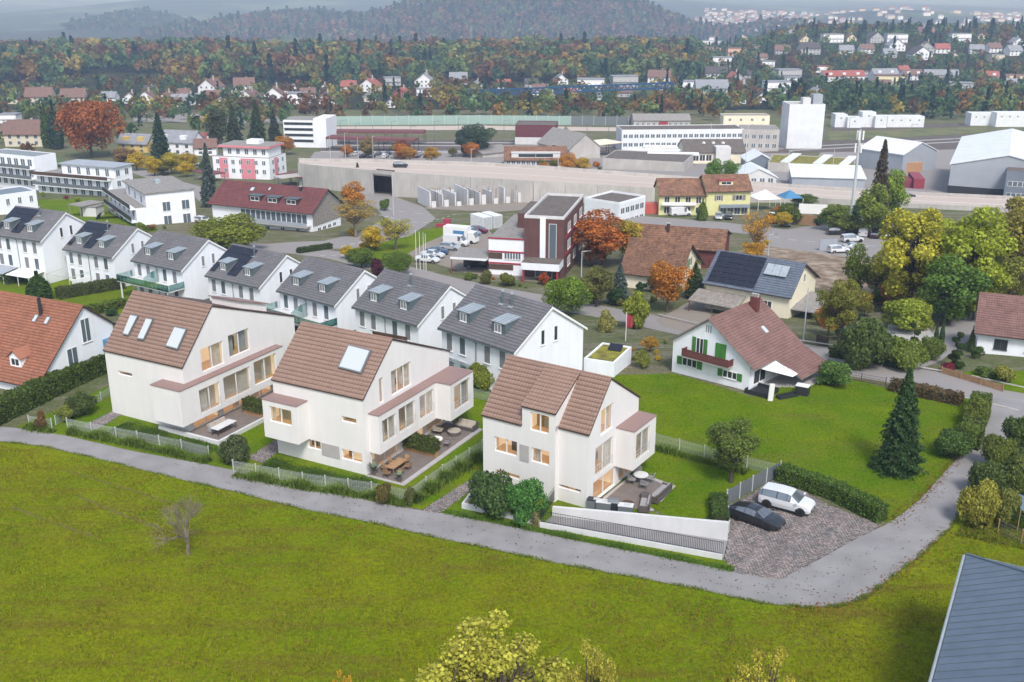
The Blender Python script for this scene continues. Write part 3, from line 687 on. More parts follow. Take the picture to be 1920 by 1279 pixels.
def house_a():
    W, D, ze, vr, zr, zb = 10.55, 16.5, 6.75, 4.51, 11.6, 7.2; b1, b2, zt, zbm, uL = 1.6, .95, 5.0, 1.35, 7.76
    B = Bld('new_house', 'leftmost of the three new pale houses, three skylights in its brown tiled roof', 'house', (-40.78, 98.08), R(-28.2), W, D, 'new pale houses along the lane', 0.)
    up = [holepx(B, 'R', za(780, 543), za(962, 643)), holepx(B, 'R', za(988, 440), za(1157, 540))]
    md = [holepx(B, 'R', za(770, 850), za(940, 955), b2), holepx(B, 'R', za(952, 755), za(1165, 838), b2), holepx(B, 'R', za(1180, 640), za(1358, 735), b2)]
    sl = [holepx(B, 'F', za(165, 698), za(273, 752))]
    lo = [(.7, .1, 4.2, 1.33), (4.8, .1, 8.4, 1.33), (9.0, .1, 12.2, 1.33)]
    strip_w = (6.9, .45, 9.4, .95)
    mb = house_shell(B, W, D, ze, vr, zr, zb, sl + [strip_w], up + lo); B.add('wall', mb)
    mb = MB(); bay_box(mb, W, W + b2, -b1, 13.2, zbm, zt, holesR=md); bay_box(mb, uL, W, -b1, 0, zbm, zt); B.add('bay', mb)
    sheet_top(B, [(uL - .06, 0), (uL - .06, -b1 - .06), (W + b2 + .06, -b1 - .06), (W + b2 + .06, 13.2), (W + .01, 13.2), (W + .01, 0)], zt + .01)
    B.gable_roof('u', 0, W, 0, D, vr, ze, zr, zb, M['tile_brown'], over=.12, ends=.1, trim=M['trim_dark'])
    e = .2
    P0, P1, P2 = (0, 0, ze + e), (W, 0, ze + e), (0, vr, zr + e)
    for q in ([(270, 285), (325, 295), (250, 445), (210, 435)], [(390, 310), (438, 320), (365, 478), (318, 470)], [(600, 375), (690, 395), (620, 550), (530, 525)]): skylight(B, P0, P1, P2, [za(*p) for p in q])
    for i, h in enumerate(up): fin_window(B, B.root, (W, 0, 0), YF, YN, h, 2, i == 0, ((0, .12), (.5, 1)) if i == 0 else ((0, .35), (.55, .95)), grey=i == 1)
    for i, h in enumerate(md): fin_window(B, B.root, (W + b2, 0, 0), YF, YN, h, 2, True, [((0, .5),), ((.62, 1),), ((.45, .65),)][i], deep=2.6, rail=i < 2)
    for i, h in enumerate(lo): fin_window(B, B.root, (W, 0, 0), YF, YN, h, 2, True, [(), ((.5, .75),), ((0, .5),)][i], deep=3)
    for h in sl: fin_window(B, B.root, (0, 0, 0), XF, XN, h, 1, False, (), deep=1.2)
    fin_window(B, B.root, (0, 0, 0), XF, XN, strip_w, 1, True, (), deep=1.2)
    # box dormer on the back slope and its roof balcony rail
    g = (zr - zb) / (D - vr)
    mb = MB(); mb.prism([(6.2, 9.0, zr - g * 4.6), (9.9, 9.0, zr - g * 4.6), (9.9, 13.0, zr - g * 8.6), (6.2, 13.0, zr - g * 8.6)], (0, 0, 1.0), WN); d = B.add('dormer', mb)
    mb = MB(); mb.prism([(6.0, 8.8, zr - g * 4.6 + 1.01), (10.1, 8.8, zr - g * 4.6 + 1.01), (10.1, 13.2, zr - g * 8.6 + 1.01), (6.0, 13.2, zr - g * 8.6 + 1.01)], (0, 0, .12), M['sheet_brown']); mb.build('roof', d)
    t = MB(); t.prism([(W + .02, -.6, .01), (W + 4.4, -.6, .01), (W + 4.4, 13, .01), (W + .02, 13, .01)], (0, 0, .09), M['deck']); t.build('terrace', B.root)
    t = MB(); t.prism([(7.4, -.95, .0), (W + 4.7, -.95, .0), (W + 4.7, -.7, .0), (7.4, -.7, .0)], (0, 0, .42), M['concrete_white']); t.build('garden_wall', B.root)
    t = MB(); t.prism([(W + 4.45, -.69, .0), (W + 4.7, -.69, .0), (W + 4.7, 7, .0), (W + 4.45, 7, .0)], (0, 0, .42), M['concrete_white']); t.build('garden_wall', B.root)
    return B
def house_b():
    W, D, ze, vr, zr, zb = 10.1, 14.2, 7.3, 4.63, 11.35, 7.25; b1, l1, zl, zlb = 1.59, 3.9, 5.95, 2.29; zt, zbm, bf, b2, v2, b3, v3 = 5.7, 2.02, .63, 1.12, 9.92, 2.74, 14.2
    B = Bld('new_house', 'middle new pale house with one large square skylight in its brown tiled roof', 'house', (-21.83, 88.49), R(-28.29), W, D, 'new pale houses along the lane', 0.)
    up = [holepx(B, 'R', z7(195, 468), z7(233, 632)), holepx(B, 'R', z7(283, 415), z7(432, 510))]
    md = [holepx(B, 'R', z7(218, 775), z7(325, 880), b2), holepx(B, 'R', z7(338, 690), z7(462, 792), b2), holepx(B, 'R', z7(490, 598), z7(597, 705), b2)]
    far = [holepx(B, 'R', z7(742, 525), z7(858, 632), b3)]
    bx = [holepx(B, 'F', z6(97, 683), z6(270, 838), b1)]
    fl = [holepx(B, 'F', z6(640, 758), z6(752, 824)), holepx(B, 'F', z6(385, 930), z6(487, 1020)), holepx(B, 'F', z6(640, 1003), z6(797, 1118))]
    lo = [(.9, .12, 5.2, 1.98), (6.2, .12, 9.6, 1.98), (9.9, .12, 13.2, 1.98)]
    B.add('wall', house_shell(B, W, D, ze, vr, zr, zb, fl, up + lo))
    mb = MB(); bay_box(mb, W, W + b2, bf, v2, zbm, zt, holesR=md); bay_box(mb, W, W + b3, v2, v3, zbm, zt, holesR=far); B.add('bay', mb)
    mb = MB(); bay_box(mb, 0, l1, -b1, 0, zlb, zl, holesF=bx); B.add('bay', mb)
    sheet_top(B, [(W + .01, bf - .05), (W + b2 + .05, bf - .05), (W + b2 + .05, v2 - .05), (W + b3 + .05, v2 - .05), (W + b3 + .05, v3 + .05), (W + .01, v3 + .05)], zt + .01)
    sheet_top(B, [(-.05, -b1 - .05), (l1 + .05, -b1 - .05), (l1 + .05, -.01), (-.05, -.01)], zl + .01)
    B.gable_roof('u', 0, W, 0, D, vr, ze, zr, zb, M['tile_brown'], over=.12, ends=.1)
    skylight(B, (0, 0, ze + .2), (W, 0, ze + .2), (0, vr, zr + .2), [z6(700, 233), z6(870, 277), z6(795, 450), z6(620, 405)])
    for i, h in enumerate(up): fin_window(B, B.root, (W, 0, 0), YF, YN, h, (1, 3)[i], False, ((0, .25),) if i == 0 else ((0, .35), (.66, 1)))
    for i, h in enumerate(md): fin_window(B, B.root, (W + b2, 0, 0), YF, YN, h, 2, False, [((0, .4), (.6, 1)), ((0, .2), (.62, 1)), ((.9, 1),)][i], rail=True)
    fin_window(B, B.root, (W + b3, 0, 0), YF, YN, far[0], 2, False, ((0, .15), (.6, 1)), grey=True, rail=True)
    fin_window(B, B.root, (0, -b1, 0), XF, XN, bx[0], 2, True, ((0, .14),), deep=1.9)
    for i, h in enumerate(fl): fin_window(B, B.root, (0, 0, 0), XF, XN, h, (1, 2, 2)[i], i == 2, (), deep=1.5)
    for i, h in enumerate(lo): fin_window(B, B.root, (W, 0, 0), YF, YN, h, 2, True, [((0, 1),), ((0, .8),), ((0, 1),)][i], deep=2)
    a = holepx(B, 'F', z6(492, 957), z6(630, 1082)); mb = MB(); mb.prism([(a[0], -.03, a[1]), (a[2], -.03, a[1]), (a[2], -.03, a[3]), (a[0], -.03, a[3])], (0, -.03, 0), M['panel_taupe']); B.add('facade_panel', mb)
    t = MB(); t.prism([(W + .02, -.2, .01), (W + 4.1, -.2, .01), (W + 4.1, 13.6, .01), (W + .02, 13.6, .01)], (0, 0, .08), M['slab']); t.build('terrace', B.root)
    for i, (c0, c1) in enumerate(((.1, 6.0), (6.2, 13.2))):
        for k in range(16):
            x = W + .1 + k * .22; mb = MB(); mb.prism([(x, c0, .092), (x + .208, c0, .092), (x + .208, c1, .092), (x, c1, .092)], (0, 0, .03), M['deck']); mb.build('deck_board', B.root)
    # roof balcony cut into the back slope with its plants
    g = (zr - zb) / (D - vr); mb = MB()
    mb.prism([(5.4, 8.2, zr - g * 3.4 + .2), (9.2, 8.2, zr - g * 3.4 + .2), (9.2, 8.45, zr - g * 3.6 + .2), (5.4, 8.45, zr - g * 3.6 + .2)], (0, 0, .35), M['wood_dark']); B.add('roof_balcony', mb)
    return B
M['panel_taupe'] = mat('panel_taupe', (.40, .375, .36), .7, noise=.05, nscale=1)
def house_c():
    W, D, ze, ze2, vr, zr, zb, s, u1, u2, zd = 10.08, 9.65, 6.4, 6.78, 4.07, 10.45, 6.9, .55, 4.0, 7.25, 8.1
    b, v1, v2, zt, zbm = 1.75, 5.36, 9.65, 5.6, 2.01
    B = Bld('new_house', 'right-hand new pale house with a tall dormer breaking its brown tiled roof', 'house', (-2.51, 82.44), R(-32.83), W, D, 'new pale houses along the lane', 0.)
    hF = [holepx(B, 'F', zc(240, 632), zc(388, 770)), holepx(B, 'F', zc(485, 705), zc(603, 832)), holepx(B, 'F', zc(245, 850), zc(405, 925))]
    hD = [holepx(B, 'F', zc(478, 470), zc(600, 622))]
    hS = [holepx(B, 'F', zc(668, 950), zc(812, 1014), -s)]
    up = [holepx(B, 'R', zc(950, 462), zc(1025, 575)), holepx(B, 'R', zc(912, 715), zc(1022, 815))]
    lo = [(s + 1.0, .12, s + 5.0, 2.0), (6.2, .12, 8.9, 1.95)]
    bx = [holepx(B, 'R', zc(1185, 625), zc(1268, 730), b)]
    mb = MB()
    panel(mb, (0, 0, 0), XF, XN, [(0, -.6), (u2, -.6), (u2, zd), (u1, zd), (u1, ze), (0, ze)], hF + hD, WN)
    panel(mb, (0, s, 0), XF, XN, [(u2, -.6), (W, -.6), (W, ze2), (u2, ze2)], hS, WN)
    panel(mb, (W, 0, 0), YF, YN, [(s, -.6), (D, -.6), (D, zb), (vr, zr), (s, ze2)], up + lo, WN)
    panel(mb, (0, 0, 0), YF, (-1, 0, 0), [(0, -.6), (D, -.6), (D, zb), (vr, zr), (0, ze)], [], WN)
    panel(mb, (0, D, 0), XF, (0, 1, 0), [(0, -.6), (W, -.6), (W, zb), (0, zb)], [], WN)
    gd = (zr - zd) / vr
    for u in (u1, u2): mb.face([(u, 0, ze), (u, 0, zd), (u, vr, zr), (u, .02, ze)], WN)
    mb.face([(u2, 0, -.6), (u2, s, -.6), (u2, s, ze2 + .2), (u2, 0, ze2 + .2)], WN)
    B.add('wall', mb)
    def slope(lo_, hi_, v0, z0, ends=(0, 0)):
        g = (zr - z0) / (vr - v0); e = .12; a = Vector((lo_ - ends[0], v0 - e, z0 - g * e)); c = Vector((hi_ + ends[1], v0 - e, z0 - g * e)); r1 = Vector((hi_ + ends[1], vr, zr)); r0 = Vector((lo_ - ends[0], vr, zr)); up_ = Vector((0, 0, .03))
        mb = MB(); mb.prism([a + up_, c + up_, r1 + up_, r0 + up_], (0, 0, .11), M['trim_dark']); ro = B.add('roof', mb); dz = Vector((0, 0, .16))
        link('tile_covering', tiles(a + dz, c + dz, r1 + dz, r0 + dz, .42, .3, M['tile_brown']), ro, kind='stuff')
    slope(0, u1, 0, ze, (.1, 0)); slope(u1, u2, 0, zd, (.06, .06)); slope(u2, W, s, ze2, (0, .1))
    B.gable_roof('u', 0, W, 0, D, vr, ze, zr, zb, M['tile_brown'], over=.12, ends=.1, sides=(1,))
    mb = MB(); bay_box(mb, W, W + b, v1, v2, zbm, zt, holesR=bx); B.add('bay', mb)
    sheet_top(B, [(W + .01, v1 - .05), (W + b + .05, v1 - .05), (W + b + .05, v2 + .05), (W + .01, v2 + .05)], zt + .01)
    for i, h in enumerate(hF): fin_window(B, B.root, (0, 0, 0), XF, XN, h, (2, 2, 1)[i], i < 2, ((0, .05),) if i == 0 else ((0, .45),) if i == 1 else (), deep=1.8)
    fin_window(B, B.root, (0, 0, 0), XF, XN, hD[0], 2, True, (), deep=2)
    fin_window(B, B.root, (0, s, 0), XF, XN, hS[0], 1, True, (), deep=1.2)
    fin_window(B, B.root, (W, 0, 0), YF, YN, up[0], 2, True, ((.7, 1),)); fin_window(B, B.root, (W, 0, 0), YF, YN, up[1], 2, False, ((.75, 1),), rail=True)
    fin_window(B, B.root, (W, 0, 0), YF, YN, lo[0], 2, True, ((0, .12),), deep=3.2); fin_window(B, B.root, (W, 0, 0), YF, YN, lo[1], 2, True, ((.2, 1),), deep=2)
    fin_window(B, B.root, (W + b, 0, 0), YF, YN, bx[0], 2, False, ((0, .2), (.5, 1)), rail=True)
    a = holepx(B, 'F', zc(408, 683), zc(468, 806)); mb = MB(); mb.prism([(a[0], -.03, a[1]), (a[2], -.03, a[1]), (a[2], -.03, a[3]), (a[0], -.03, a[3])], (0, -.03, 0), M['panel_taupe']); B.add('facade_panel', mb)
    pts = [B.MI @ G(*p) for p in (zc(860, 1120), zc(1180, 870), zc(1445, 965), zc(1260, 1170))]
    t = MB(); t.prism([(p.x, p.y, .01) for p in pts], (0, 0, .07), M['slab']); t.build('terrace', B.root)
    inn = [B.MI @ G(*p) for p in (zc(935, 1090), zc(1180, 885), zc(1385, 965), zc(1240, 1125))]; n = 22
    for k in range(n):
        a0, a1 = inn[0].lerp(inn[3], k / n), inn[1].lerp(inn[2], k / n); c0, c1 = inn[0].lerp(inn[3], (k + .93) / n), inn[1].lerp(inn[2], (k + .93) / n)
        mb = MB(); mb.prism([(p.x, p.y, .085) for p in (a0, a1, c1, c0)], (0, 0, .03), M['deck']); mb.build('deck_board', B.root)
    return B
HA, HBB, HC = house_a(), house_b(), house_c()

# ---------------------------------------------------------------- terraced row of seven white double houses
ROW = [(-85.5, 176.8, 1.3, -25.6), (-72.2, 174.0, -.6, -29.1), (-57.3, 164.8, -.2, -33.1), (-43.1, 156.4, -.4, -35.0), (-29.4, 144.3, .7, -38.4), (-16.6, 130.6, 2.5, -40.7), (-4.2, 113.7, 5.2, -44.6)]
RD = ['white gabled house at the far left of the grey-roofed row, solar panels beside its dormer', 'second white house of the grey-roofed row, dark solar field and pergola', 'third white house of the grey-roofed row with a green glass balcony', 'fourth white house of the grey-roofed row, brown-black solar field on its roof', 'fifth white house of the grey-roofed row with a tall green glass screen', 'sixth white house of the grey-roofed row with one metal flue', 'nearest white house of the grey-roofed row with two metal flues on its roof']
SOLAR, PIPES = {0: 1, 1: 1, 3: 1}, {0: [7], 1: [6], 3: [6], 5: [6.0], 6: [5.4, 6.8]}
for i, (cx, cy, ez, yw) in enumerate(ROW):
    yaw = R(yw); a = Vector((math.cos(yaw), math.sin(yaw))); bdir = Vector((-a.y, a.x)); wf, wb, hh, Ln = 5.86, 5.75, 3.77, 12.0
    ov = .45; g = hh / wf; gz = h1(cx, cy - 3) - .3; O = Vector((cx, cy)) - bdir * (wf - ov) + a * .25
    B = Bld('row_house', RD[i], 'house', O, yaw, Ln - .5, wf + wb - 2 * ov, 'white houses of the grey-roofed row', gz)
    W, D = B.W, B.D; vr = wf - ov; ze = ez - gz + g * ov; zr = ez - gz + hh; zb = zr - g * (D - vr)
    B.gable_wall(M['wall_white'], 'u', 0, W, 0, D, vr, ze, zr, zb)
    B.gable_roof('u', 0, W, 0, D, vr, ze, zr, zb, M['tile_grey'], over=ov, ends=.18, pitch=.40, tw=.33, trim=M['shade_underlay'])
    for u in (-.25, W + .19):                                      # white verge boards
        mb = MB(); mb.prism([(u, -ov, ze - g * ov - .16), (u, vr, zr - .16), (u, vr, zr + .12), (u, -ov, ze - g * ov + .12)], (.06, 0, 0), M['frame']); mb.prism([(u, D + ov, zb - g * ov - .16), (u, vr, zr - .16), (u, vr, zr + .12), (u, D + ov, zb - g * ov + .12)], (.06, 0, 0), M['frame']); B.add('verge_board', mb)
    for du in (2.6, 8.0):
        vf = 1.0; zf = ze + g * vf; zt_ = zf + 1.35; vk = (zt_ + .22 - ze) / g; w = 1.95
        dm = MB(); dm.prism([(du - w / 2, vf, zf - .05), (du - w / 2, vf, zt_), (du - w / 2, vk, ze + g * vk + .05), (du - w / 2, vf + .3, zf)], (w, 0, 0), M['zinc']); d = B.add('dormer', dm)
        rf = MB(); sl = Vector((0, vk + .3 - vf, .30)); p0 = Vector((du - w / 2 - .1, vf - .15, zt_ + .02)); rf.prism([p0, p0 + Vector((w + .2, 0, 0)), p0 + Vector((w + .2, 0, 0)) + sl, p0 + sl], (0, 0, .08), M['zinc_light'])
        for k in range(5): q = p0 + Vector((.1 + k * (w / 4), 0, .08)); rf.bar(q, q + sl, .025, M['zinc'])
        rf.build('dormer_roof', d)
        st = 'blind' if (i * 3 + int(du)) % 3 else 'plain'; fr, pn, both = win_meshes(1.0, 1.0, st, 1)
        o = link('window', cached(('wf', 1.0, 1.0, st, 1), fr), d, loc=(du - .1, vf, zf + .25)); link('pane', cached(('wp', 1.0, 1.0, st), pn), o)
    for k, u in enumerate((1.3, 3.4, 7.3, 9.6)):
        st = 'blind' if (k + i) % 3 != 1 else 'blue'; B.win('F', u, ze - 2.55, 1.0, 2.05, st, 0)
        if i < 3 or i > 4: B.win('F', u, ze - 5.3, 1.05, 2.0, 'blue' if k % 2 else 'blind', 0)
    for k, v in enumerate((vr - 1.3, vr + .75)): B.win('R', v, zr - 3.9 - .0, .62, 1.7, 'blind' if i % 3 else 'plain', 0)
    B.win('R', vr - .2, zr - 6.6, .62, 1.5, 'blind', 0) if i == 9 else None
    mb = MB(); mb.bar((W * .49, -.12, -1), (W * .49, -.12, ze - .6), .05, M['steel_grey'], 6); mb.bar((W * .49, -.12, ze - .6), (W * .44, -.4, ze - .25), .05, M['steel_grey'], 6); B.add('downpipe', mb)
    mb = MB(); mb.bar((-.1, -ov - .05, ze - g * ov + .02), (W + .1, -ov - .05, ze - g * ov + .02), .07, M['zinc'], 6); B.add('gutter', mb)
    for u in PIPES.get(i, []):
        mb = MB(); v = vr - 1.2; z = ze + g * v; mb.bar((u, v, z), (u, v, z + 1.5), .13, M['zinc'], 8); mb.bar((u, v, z + 1.5), (u, v, z + 1.72), .18, M['zinc_light'], 8); mb.box((u, v - .1, z + .05), .6, .7, .12, M['zinc_light']); B.add('flue', mb)
    if i in SOLAR:
        n = Vector((0, -g, 1)).normalized()
        for r_ in range(4):
            for c_ in range(6):
                u = .15 + c_ * .97; v = .5 + r_ * 1.18
                if r_ < 2 and 1.4 < u + .5 < 3.9: continue
                p = Vector((u, v, ze + g * v)) + n * .30; q = Vector((0, 1.14, g * 1.14)); mb = MB(); mb.prism([p, p + Vector((.94, 0, 0)), p + Vector((.94, 0, 0)) + q, p + q], n * .04, M['solar']); B.add('solar_panel', mb)
    if i == 0:
        for u0, m in ((-.5, M['sheet_grey']), (5.6, M['canvas'])):
            mb = MB(); mb.prism([(u0, -3.2, 2.2), (u0 + 5.4, -3.2, 2.2), (u0 + 5.4, -.02, 2.6), (u0, -.02, 2.6)], (0, 0, .08), m); o = B.add('patio_roof', mb)
            for u in (u0 + .1, u0 + 2.7, u0 + 5.3): mb = MB(); mb.bar((u, -3.1, -.5), (u, -3.1, 2.2), .06, M['frame']); mb.build('post', o)
    if i == 1:
        mb = MB(); mb.prism([(-.5, -4.2, -.1), (5.5, -4.2, -.1), (5.5, -.02, -.1), (-.5, -.02, -.1)], (0, 0, .35), M['concrete_white']); B.add('terrace', mb)
        mb = MB()
        for u in (-.3, 5.2):
            mb.bar((u, -4, .2), (u, -4, 2.5), .05, M['steel']); mb.bar((u, -4, 2.5), (u, 0, 2.6), .05, M['steel'])
        mb.bar((-.3, -4, 2.5), (5.2, -4, 2.5), .05, M['steel']); B.add('pergola', mb)
        mb = MB(); mb.prism([(5.3, -3.6, 0), (5.5, -3.6, 0), (5.5, -.02, 0), (5.3, -.02, 0)], (0, 0, 2.0), M['wall_white']); B.add('privacy_screen', mb)
    if i in (2, 4):
        mb = MB(); z = ze - 2.8; mb.prism([(-.6, -3.0, z - .25), (W + .2, -3.0, z - .25), (W + .2, -.02, z - .25), (-.6, -.02, z - .25)], (0, 0, .22), M['concrete_white']); bal = B.add('balcony', mb)
        n = 13
        for k in range(n):
            x0 = -.6 + (W + .8) * k / n; x1 = -.6 + (W + .8) * (k + .95) / n; mb = MB(); mb.prism([(x0, -3.02, z - .1), (x1, -3.02, z - .1), (x1, -3.02, z + .95), (x0, -3.02, z + .95)], (0, -.03, 0), M['glass_green']); mb.build('glass_panel', bal)
        for u in (-.6, W + .17): mb = MB(); mb.prism([(u, -3.0, z - .1), (u, -.05, z - .1), (u, -.05, z + .95), (u, -3.0, z + .95)], (.03, 0, 0), M['glass_green']); mb.build('glass_panel', bal)
        mb = MB(); mb.prism([(W * .5, -2.9, z - .02), (W * .5, -.05, z - .02), (W * .5, -.05, z + 1.9), (W * .5, -1.2, z + 1.9), (W * .5, -2.9, z + 1.2)], (.03, 0, 0), M['glass_green']); mb.build('glass_screen', bal)
        for u in (0, W - .4): mb = MB(); mb.bar((u, -2.8, -1), (u, -2.8, z - .25), .12, M['frame']); mb.build('column', bal)
    if i == 6:
        mb = MB(); z = 2.6
        for k in range(8): mb.bar((-.2 + k * .75, -3.4, z - .4), (-.2 + k * .75, -.05, z), .04, M['zinc'])
        mb.bar((-.2, -3.4, z - .4), (5.1, -3.4, z - .4), .05, M['zinc']); o = B.add('pergola', mb)
        mb = MB(); mb.face([(-.2, -3.4, z - .33), (5.1, -3.4, z - .33), (5.1, -.05, z + .07), (-.2, -.05, z + .07)], M['glass_green']); mb.build('glass_roof', o)
# ---------------------------------------------------------------- plants
def quads(P, N, size, rng, asp=1.0, flat=.6):
    """leaf-sized faces at points P, loosely facing N"""
    n = len(P); D = N * flat + rng.normal(size=(n, 3)) * (1 - flat) * 1.2; D /= np.linalg.norm(D, axis=1)[:, None] + 1e-9
    A = np.cross(D, rng.normal(size=(n, 3))); A /= np.linalg.norm(A, axis=1)[:, None] + 1e-9; B = np.cross(D, A)
    s = (size * rng.uniform(.55, 1.35, n))[:, None]; A = A * s * asp; B = B * s
    V = np.stack([P - A - B * .6, P + A * .7 - B, P + A + B * .6, P - A * .7 + B], 1).reshape(-1, 3)
    return V, np.arange(n * 4).reshape(-1, 4)
def sph(n, rng, up=.15):
    d = rng.normal(size=(n, 3)); d[:, 2] += up; return d / np.linalg.norm(d, axis=1)[:, None]
def lobed(rng, n, rx, rz, zc, k, rl, hollow=.55, drop=0.):
    c = sph(k, rng, .2) * rng.uniform(.35, .78, k)[:, None] * [rx, rx, rz] + [0, 0, zc]; c[0] = [0, 0, zc]
    r = rl * rng.uniform(.7, 1.2, k) * min(rx, rz); w = r ** 2 / (r ** 2).sum(); i = rng.choice(k, n, p=w)
    d = sph(n, rng, .25); rad = r[i] * (hollow + (1 - hollow) * rng.uniform(0, 1, n) ** .5) * rng.uniform(.85, 1.12, n)
    P = c[i] + d * rad[:, None] * [1, 1, .85]
    if drop: keep = rng.uniform(size=n) > drop * (np.sin(P[:, 0] * 1.7 + P[:, 2] * 1.1) * .5 + .5); P, d, i = P[keep], d[keep], i[keep]
    out = P - [0, 0, zc]; out /= np.linalg.norm(out, axis=1)[:, None] + 1e-9
    return P, d * .7 + out * .5, c
def trunk_mesh(rng, h, r, ends, m, sub=2):
    mb = MB(); z0 = h * .16; top = Vector((0, 0, h * .78)); pts = [Vector((0, 0, -.3)), Vector((rng.normal() * .08, rng.normal() * .08, z0)), Vector((rng.normal() * .2, rng.normal() * .2, h * .55)), top]
    for k in range(3): mb.bar(pts[k], pts[k + 1], r * (1 - k * .3), m, 6, r * (1 - (k + 1) * .3))
    for e in ends:
        e = Vector(e); t = rng.uniform(.25, .8); b = pts[1].lerp(pts[2], t); mid = b.lerp(e, .5) + Vector((0, 0, -.25)); mb.bar(b, mid, r * .42, m, 5, r * .28); mb.bar(mid, e, r * .28, m, 5, r * .08)
        for q in range(sub): f = mid.lerp(e, rng.uniform(.1, .6)); mb.bar(f, f + Vector(rng.normal(size=3)) * .7 + Vector((0, 0, .5)), r * .14, m, 4, r * .03)
    return mb.mesh('trunk')
def proto_round(seed, n, leaf, rx=3.5, rz=4.7, zc=4.9, k=13, rl=.48, drop=0., sub=2, bark=None, hollow=.55):
    rng = np.random.default_rng(seed); P, N, c = lobed(rng, n, rx, rz, zc, k, rl, hollow, drop); V, F = quads(P, N, leaf, rng)
    return np_mesh('crown', V, F, M['leaf']), trunk_mesh(rng, 9.5, .24, c[1:], bark or M['bark'], sub)
def proto_spruce(seed, n, leaf, R_=2.6, h=10., tiers=17, lean=.32):
    rng = np.random.default_rng(seed); t = rng.uniform(0, 1, n) ** 1.35; z = .5 + t * (h - .6); k = np.floor(t * tiers) / tiers
    rad = R_ * (1 - (z / h)) ** .85 * (.72 + .28 * ((t * tiers) % 1 < .55)) + .05; ang = rng.uniform(0, 2 * math.pi, n); ang = ang + .25 * np.sin(ang * 7 + k * 40)
    f = rng.uniform(.15, 1, n) ** .55; lobe = .82 + .18 * np.sin(ang * 6 + k * 55); x = rad * f * lobe
    P = np.stack([np.cos(ang) * x, np.sin(ang) * x, z - lean * x + rng.normal(size=n) * .06], 1); N = np.stack([np.cos(ang) * .6, np.sin(ang) * .6, np.full(n, .75)], 1)
    V, F = quads(P, N, leaf, rng, 1.0, .55)
    mb = MB(); mb.bar((0, 0, -.2), (0, 0, h * .97), .2, M['bark'], 6, .02)
    for q in range(26):
        zz = .6 + q * (h - 1.4) / 26; a = q * 2.4; rr = R_ * (1 - zz / h) * .8; mb.bar((0, 0, zz), (math.cos(a) * rr, math.sin(a) * rr, zz - .2 * rr), .04, M['bark'], 4, .01)
    return np_mesh('crown', V, F, M['leaf']), mb.mesh('trunk')
def proto_column(seed, n, leaf, R_=1.0, h=10., z0=.3):
    rng = np.random.default_rng(seed); t = rng.uniform(0, 1, n); z = z0 + t * (h - z0); rad = R_ * np.sin(np.clip(t * 1.05 + .12, 0, 1.0) ** .7 * math.pi) ** .6 * rng.uniform(.75, 1.05, n); a = rng.uniform(0, 2 * math.pi, n)
    P = np.stack([np.cos(a) * rad, np.sin(a) * rad, z], 1); N = np.stack([np.cos(a), np.sin(a), np.full(n, .4)], 1); V, F = quads(P, N, leaf, rng)
    mb = MB(); mb.bar((0, 0, -.2), (0, 0, h * .9), .14, M['bark'], 5, .02); return np_mesh('crown', V, F, M['leaf']), mb.mesh('trunk')
def proto_shrub(seed, n, leaf, rx=1.0, rz=.75, k=9):
    rng = np.random.default_rng(seed); P, N, c = lobed(rng, n, rx, rz, rz * .85, k, .5, .6); P[:, 2] = np.maximum(P[:, 2], .03 + rng.uniform(0, .1, len(P))); V, F = quads(P, N, leaf, rng)
    mb = MB()
    for e in c[1:]: mb.bar((0, 0, -.1), Vector(e), .03, M['bark'], 4, .01)
    return np_mesh('foliage', V, F, M['leaf']), mb.mesh('stem')
def proto_bare(seed, depth=5, h=6., spread=.62, r=.13):
    rng = np.random.default_rng(seed); mb = MB()
    def grow(p, d, l, r, k):
        q = p + d * l; mb.bar(p, q, r, M['bark_pale'], 5 if k < 2 else 3, r * .68)
        if k >= depth: return
        for _ in range(3 if k else 4):
            nd = (d + Vector(rng.normal(size=3)) * spread + Vector((0, 0, .18))).normalized(); grow(p.lerp(q, rng.uniform(.55, 1)), nd, l * rng.uniform(.62, .85), r * .58, k + 1)
    grow(Vector((0, 0, -.1)), Vector((.05, 0, 1)).normalized(), h * .26, r, 0)
    return mb.mesh('trunk')
PR = {}
def get_proto(k):
    if k in PR: return PR[k]
    t, s = k.split(':'); s = int(s)
    if t == 'round': p = proto_round(s, 8000, .12, k=26, rl=.36, drop=.25)
    elif t == 'fine': p = proto_round(s, 13000, .08, 3.5, 3.9, 5.9, k=34, rl=.27, drop=.5)
    elif t == 'dense': p = proto_round(s, 12000, .125, 4.6, 4.2, 4.2, 34, .40, .15, hollow=.6)
    elif t == 'tall': p = proto_round(s, 6000, .12, 2.6, 4.8, 5.0, 26, .42, .25)
    elif t == 'open': p = proto_round(s, 20000, .085, 3.8, 5.0, 5.2, 74, .2, .42, 3)
    elif t == 'sap': p = proto_round(s, 21000, .048, 3.4, 4.6, 5.6, 130, .125, .3, 4, hollow=.15)
    elif t == 'sparse': p = proto_round(s, 3200, .075, 3.3, 3.6, 6.0, 34, .25, .6, 5, M['bark_pale'], hollow=.3)
    elif t == 'far': p = proto_round(s, 420, .55, 3.3, 3.9, 5.6, 10, .52)
    elif t == 'spruce': p = proto_spruce(s, 9000, .15)
    elif t == 'spruceN': p = proto_spruce(s, 26000, .085, 3.0, 10., 24)
    elif t == 'spruceF': p = proto_spruce(s, 900, .42)
    elif t == 'column': p = proto_column(s, 3200, .13)
    elif t == 'shrub': p = proto_shrub(s, 4000, .05, k=14)
    elif t == 'shrubF': p = proto_shrub(s, 500, .15)
    elif t == 'bush': p = proto_shrub(s, 9000, .042, 1.0, .95, 22)
    PR[k] = p; return p
TREES = []; LEAF_GAIN = 2.0
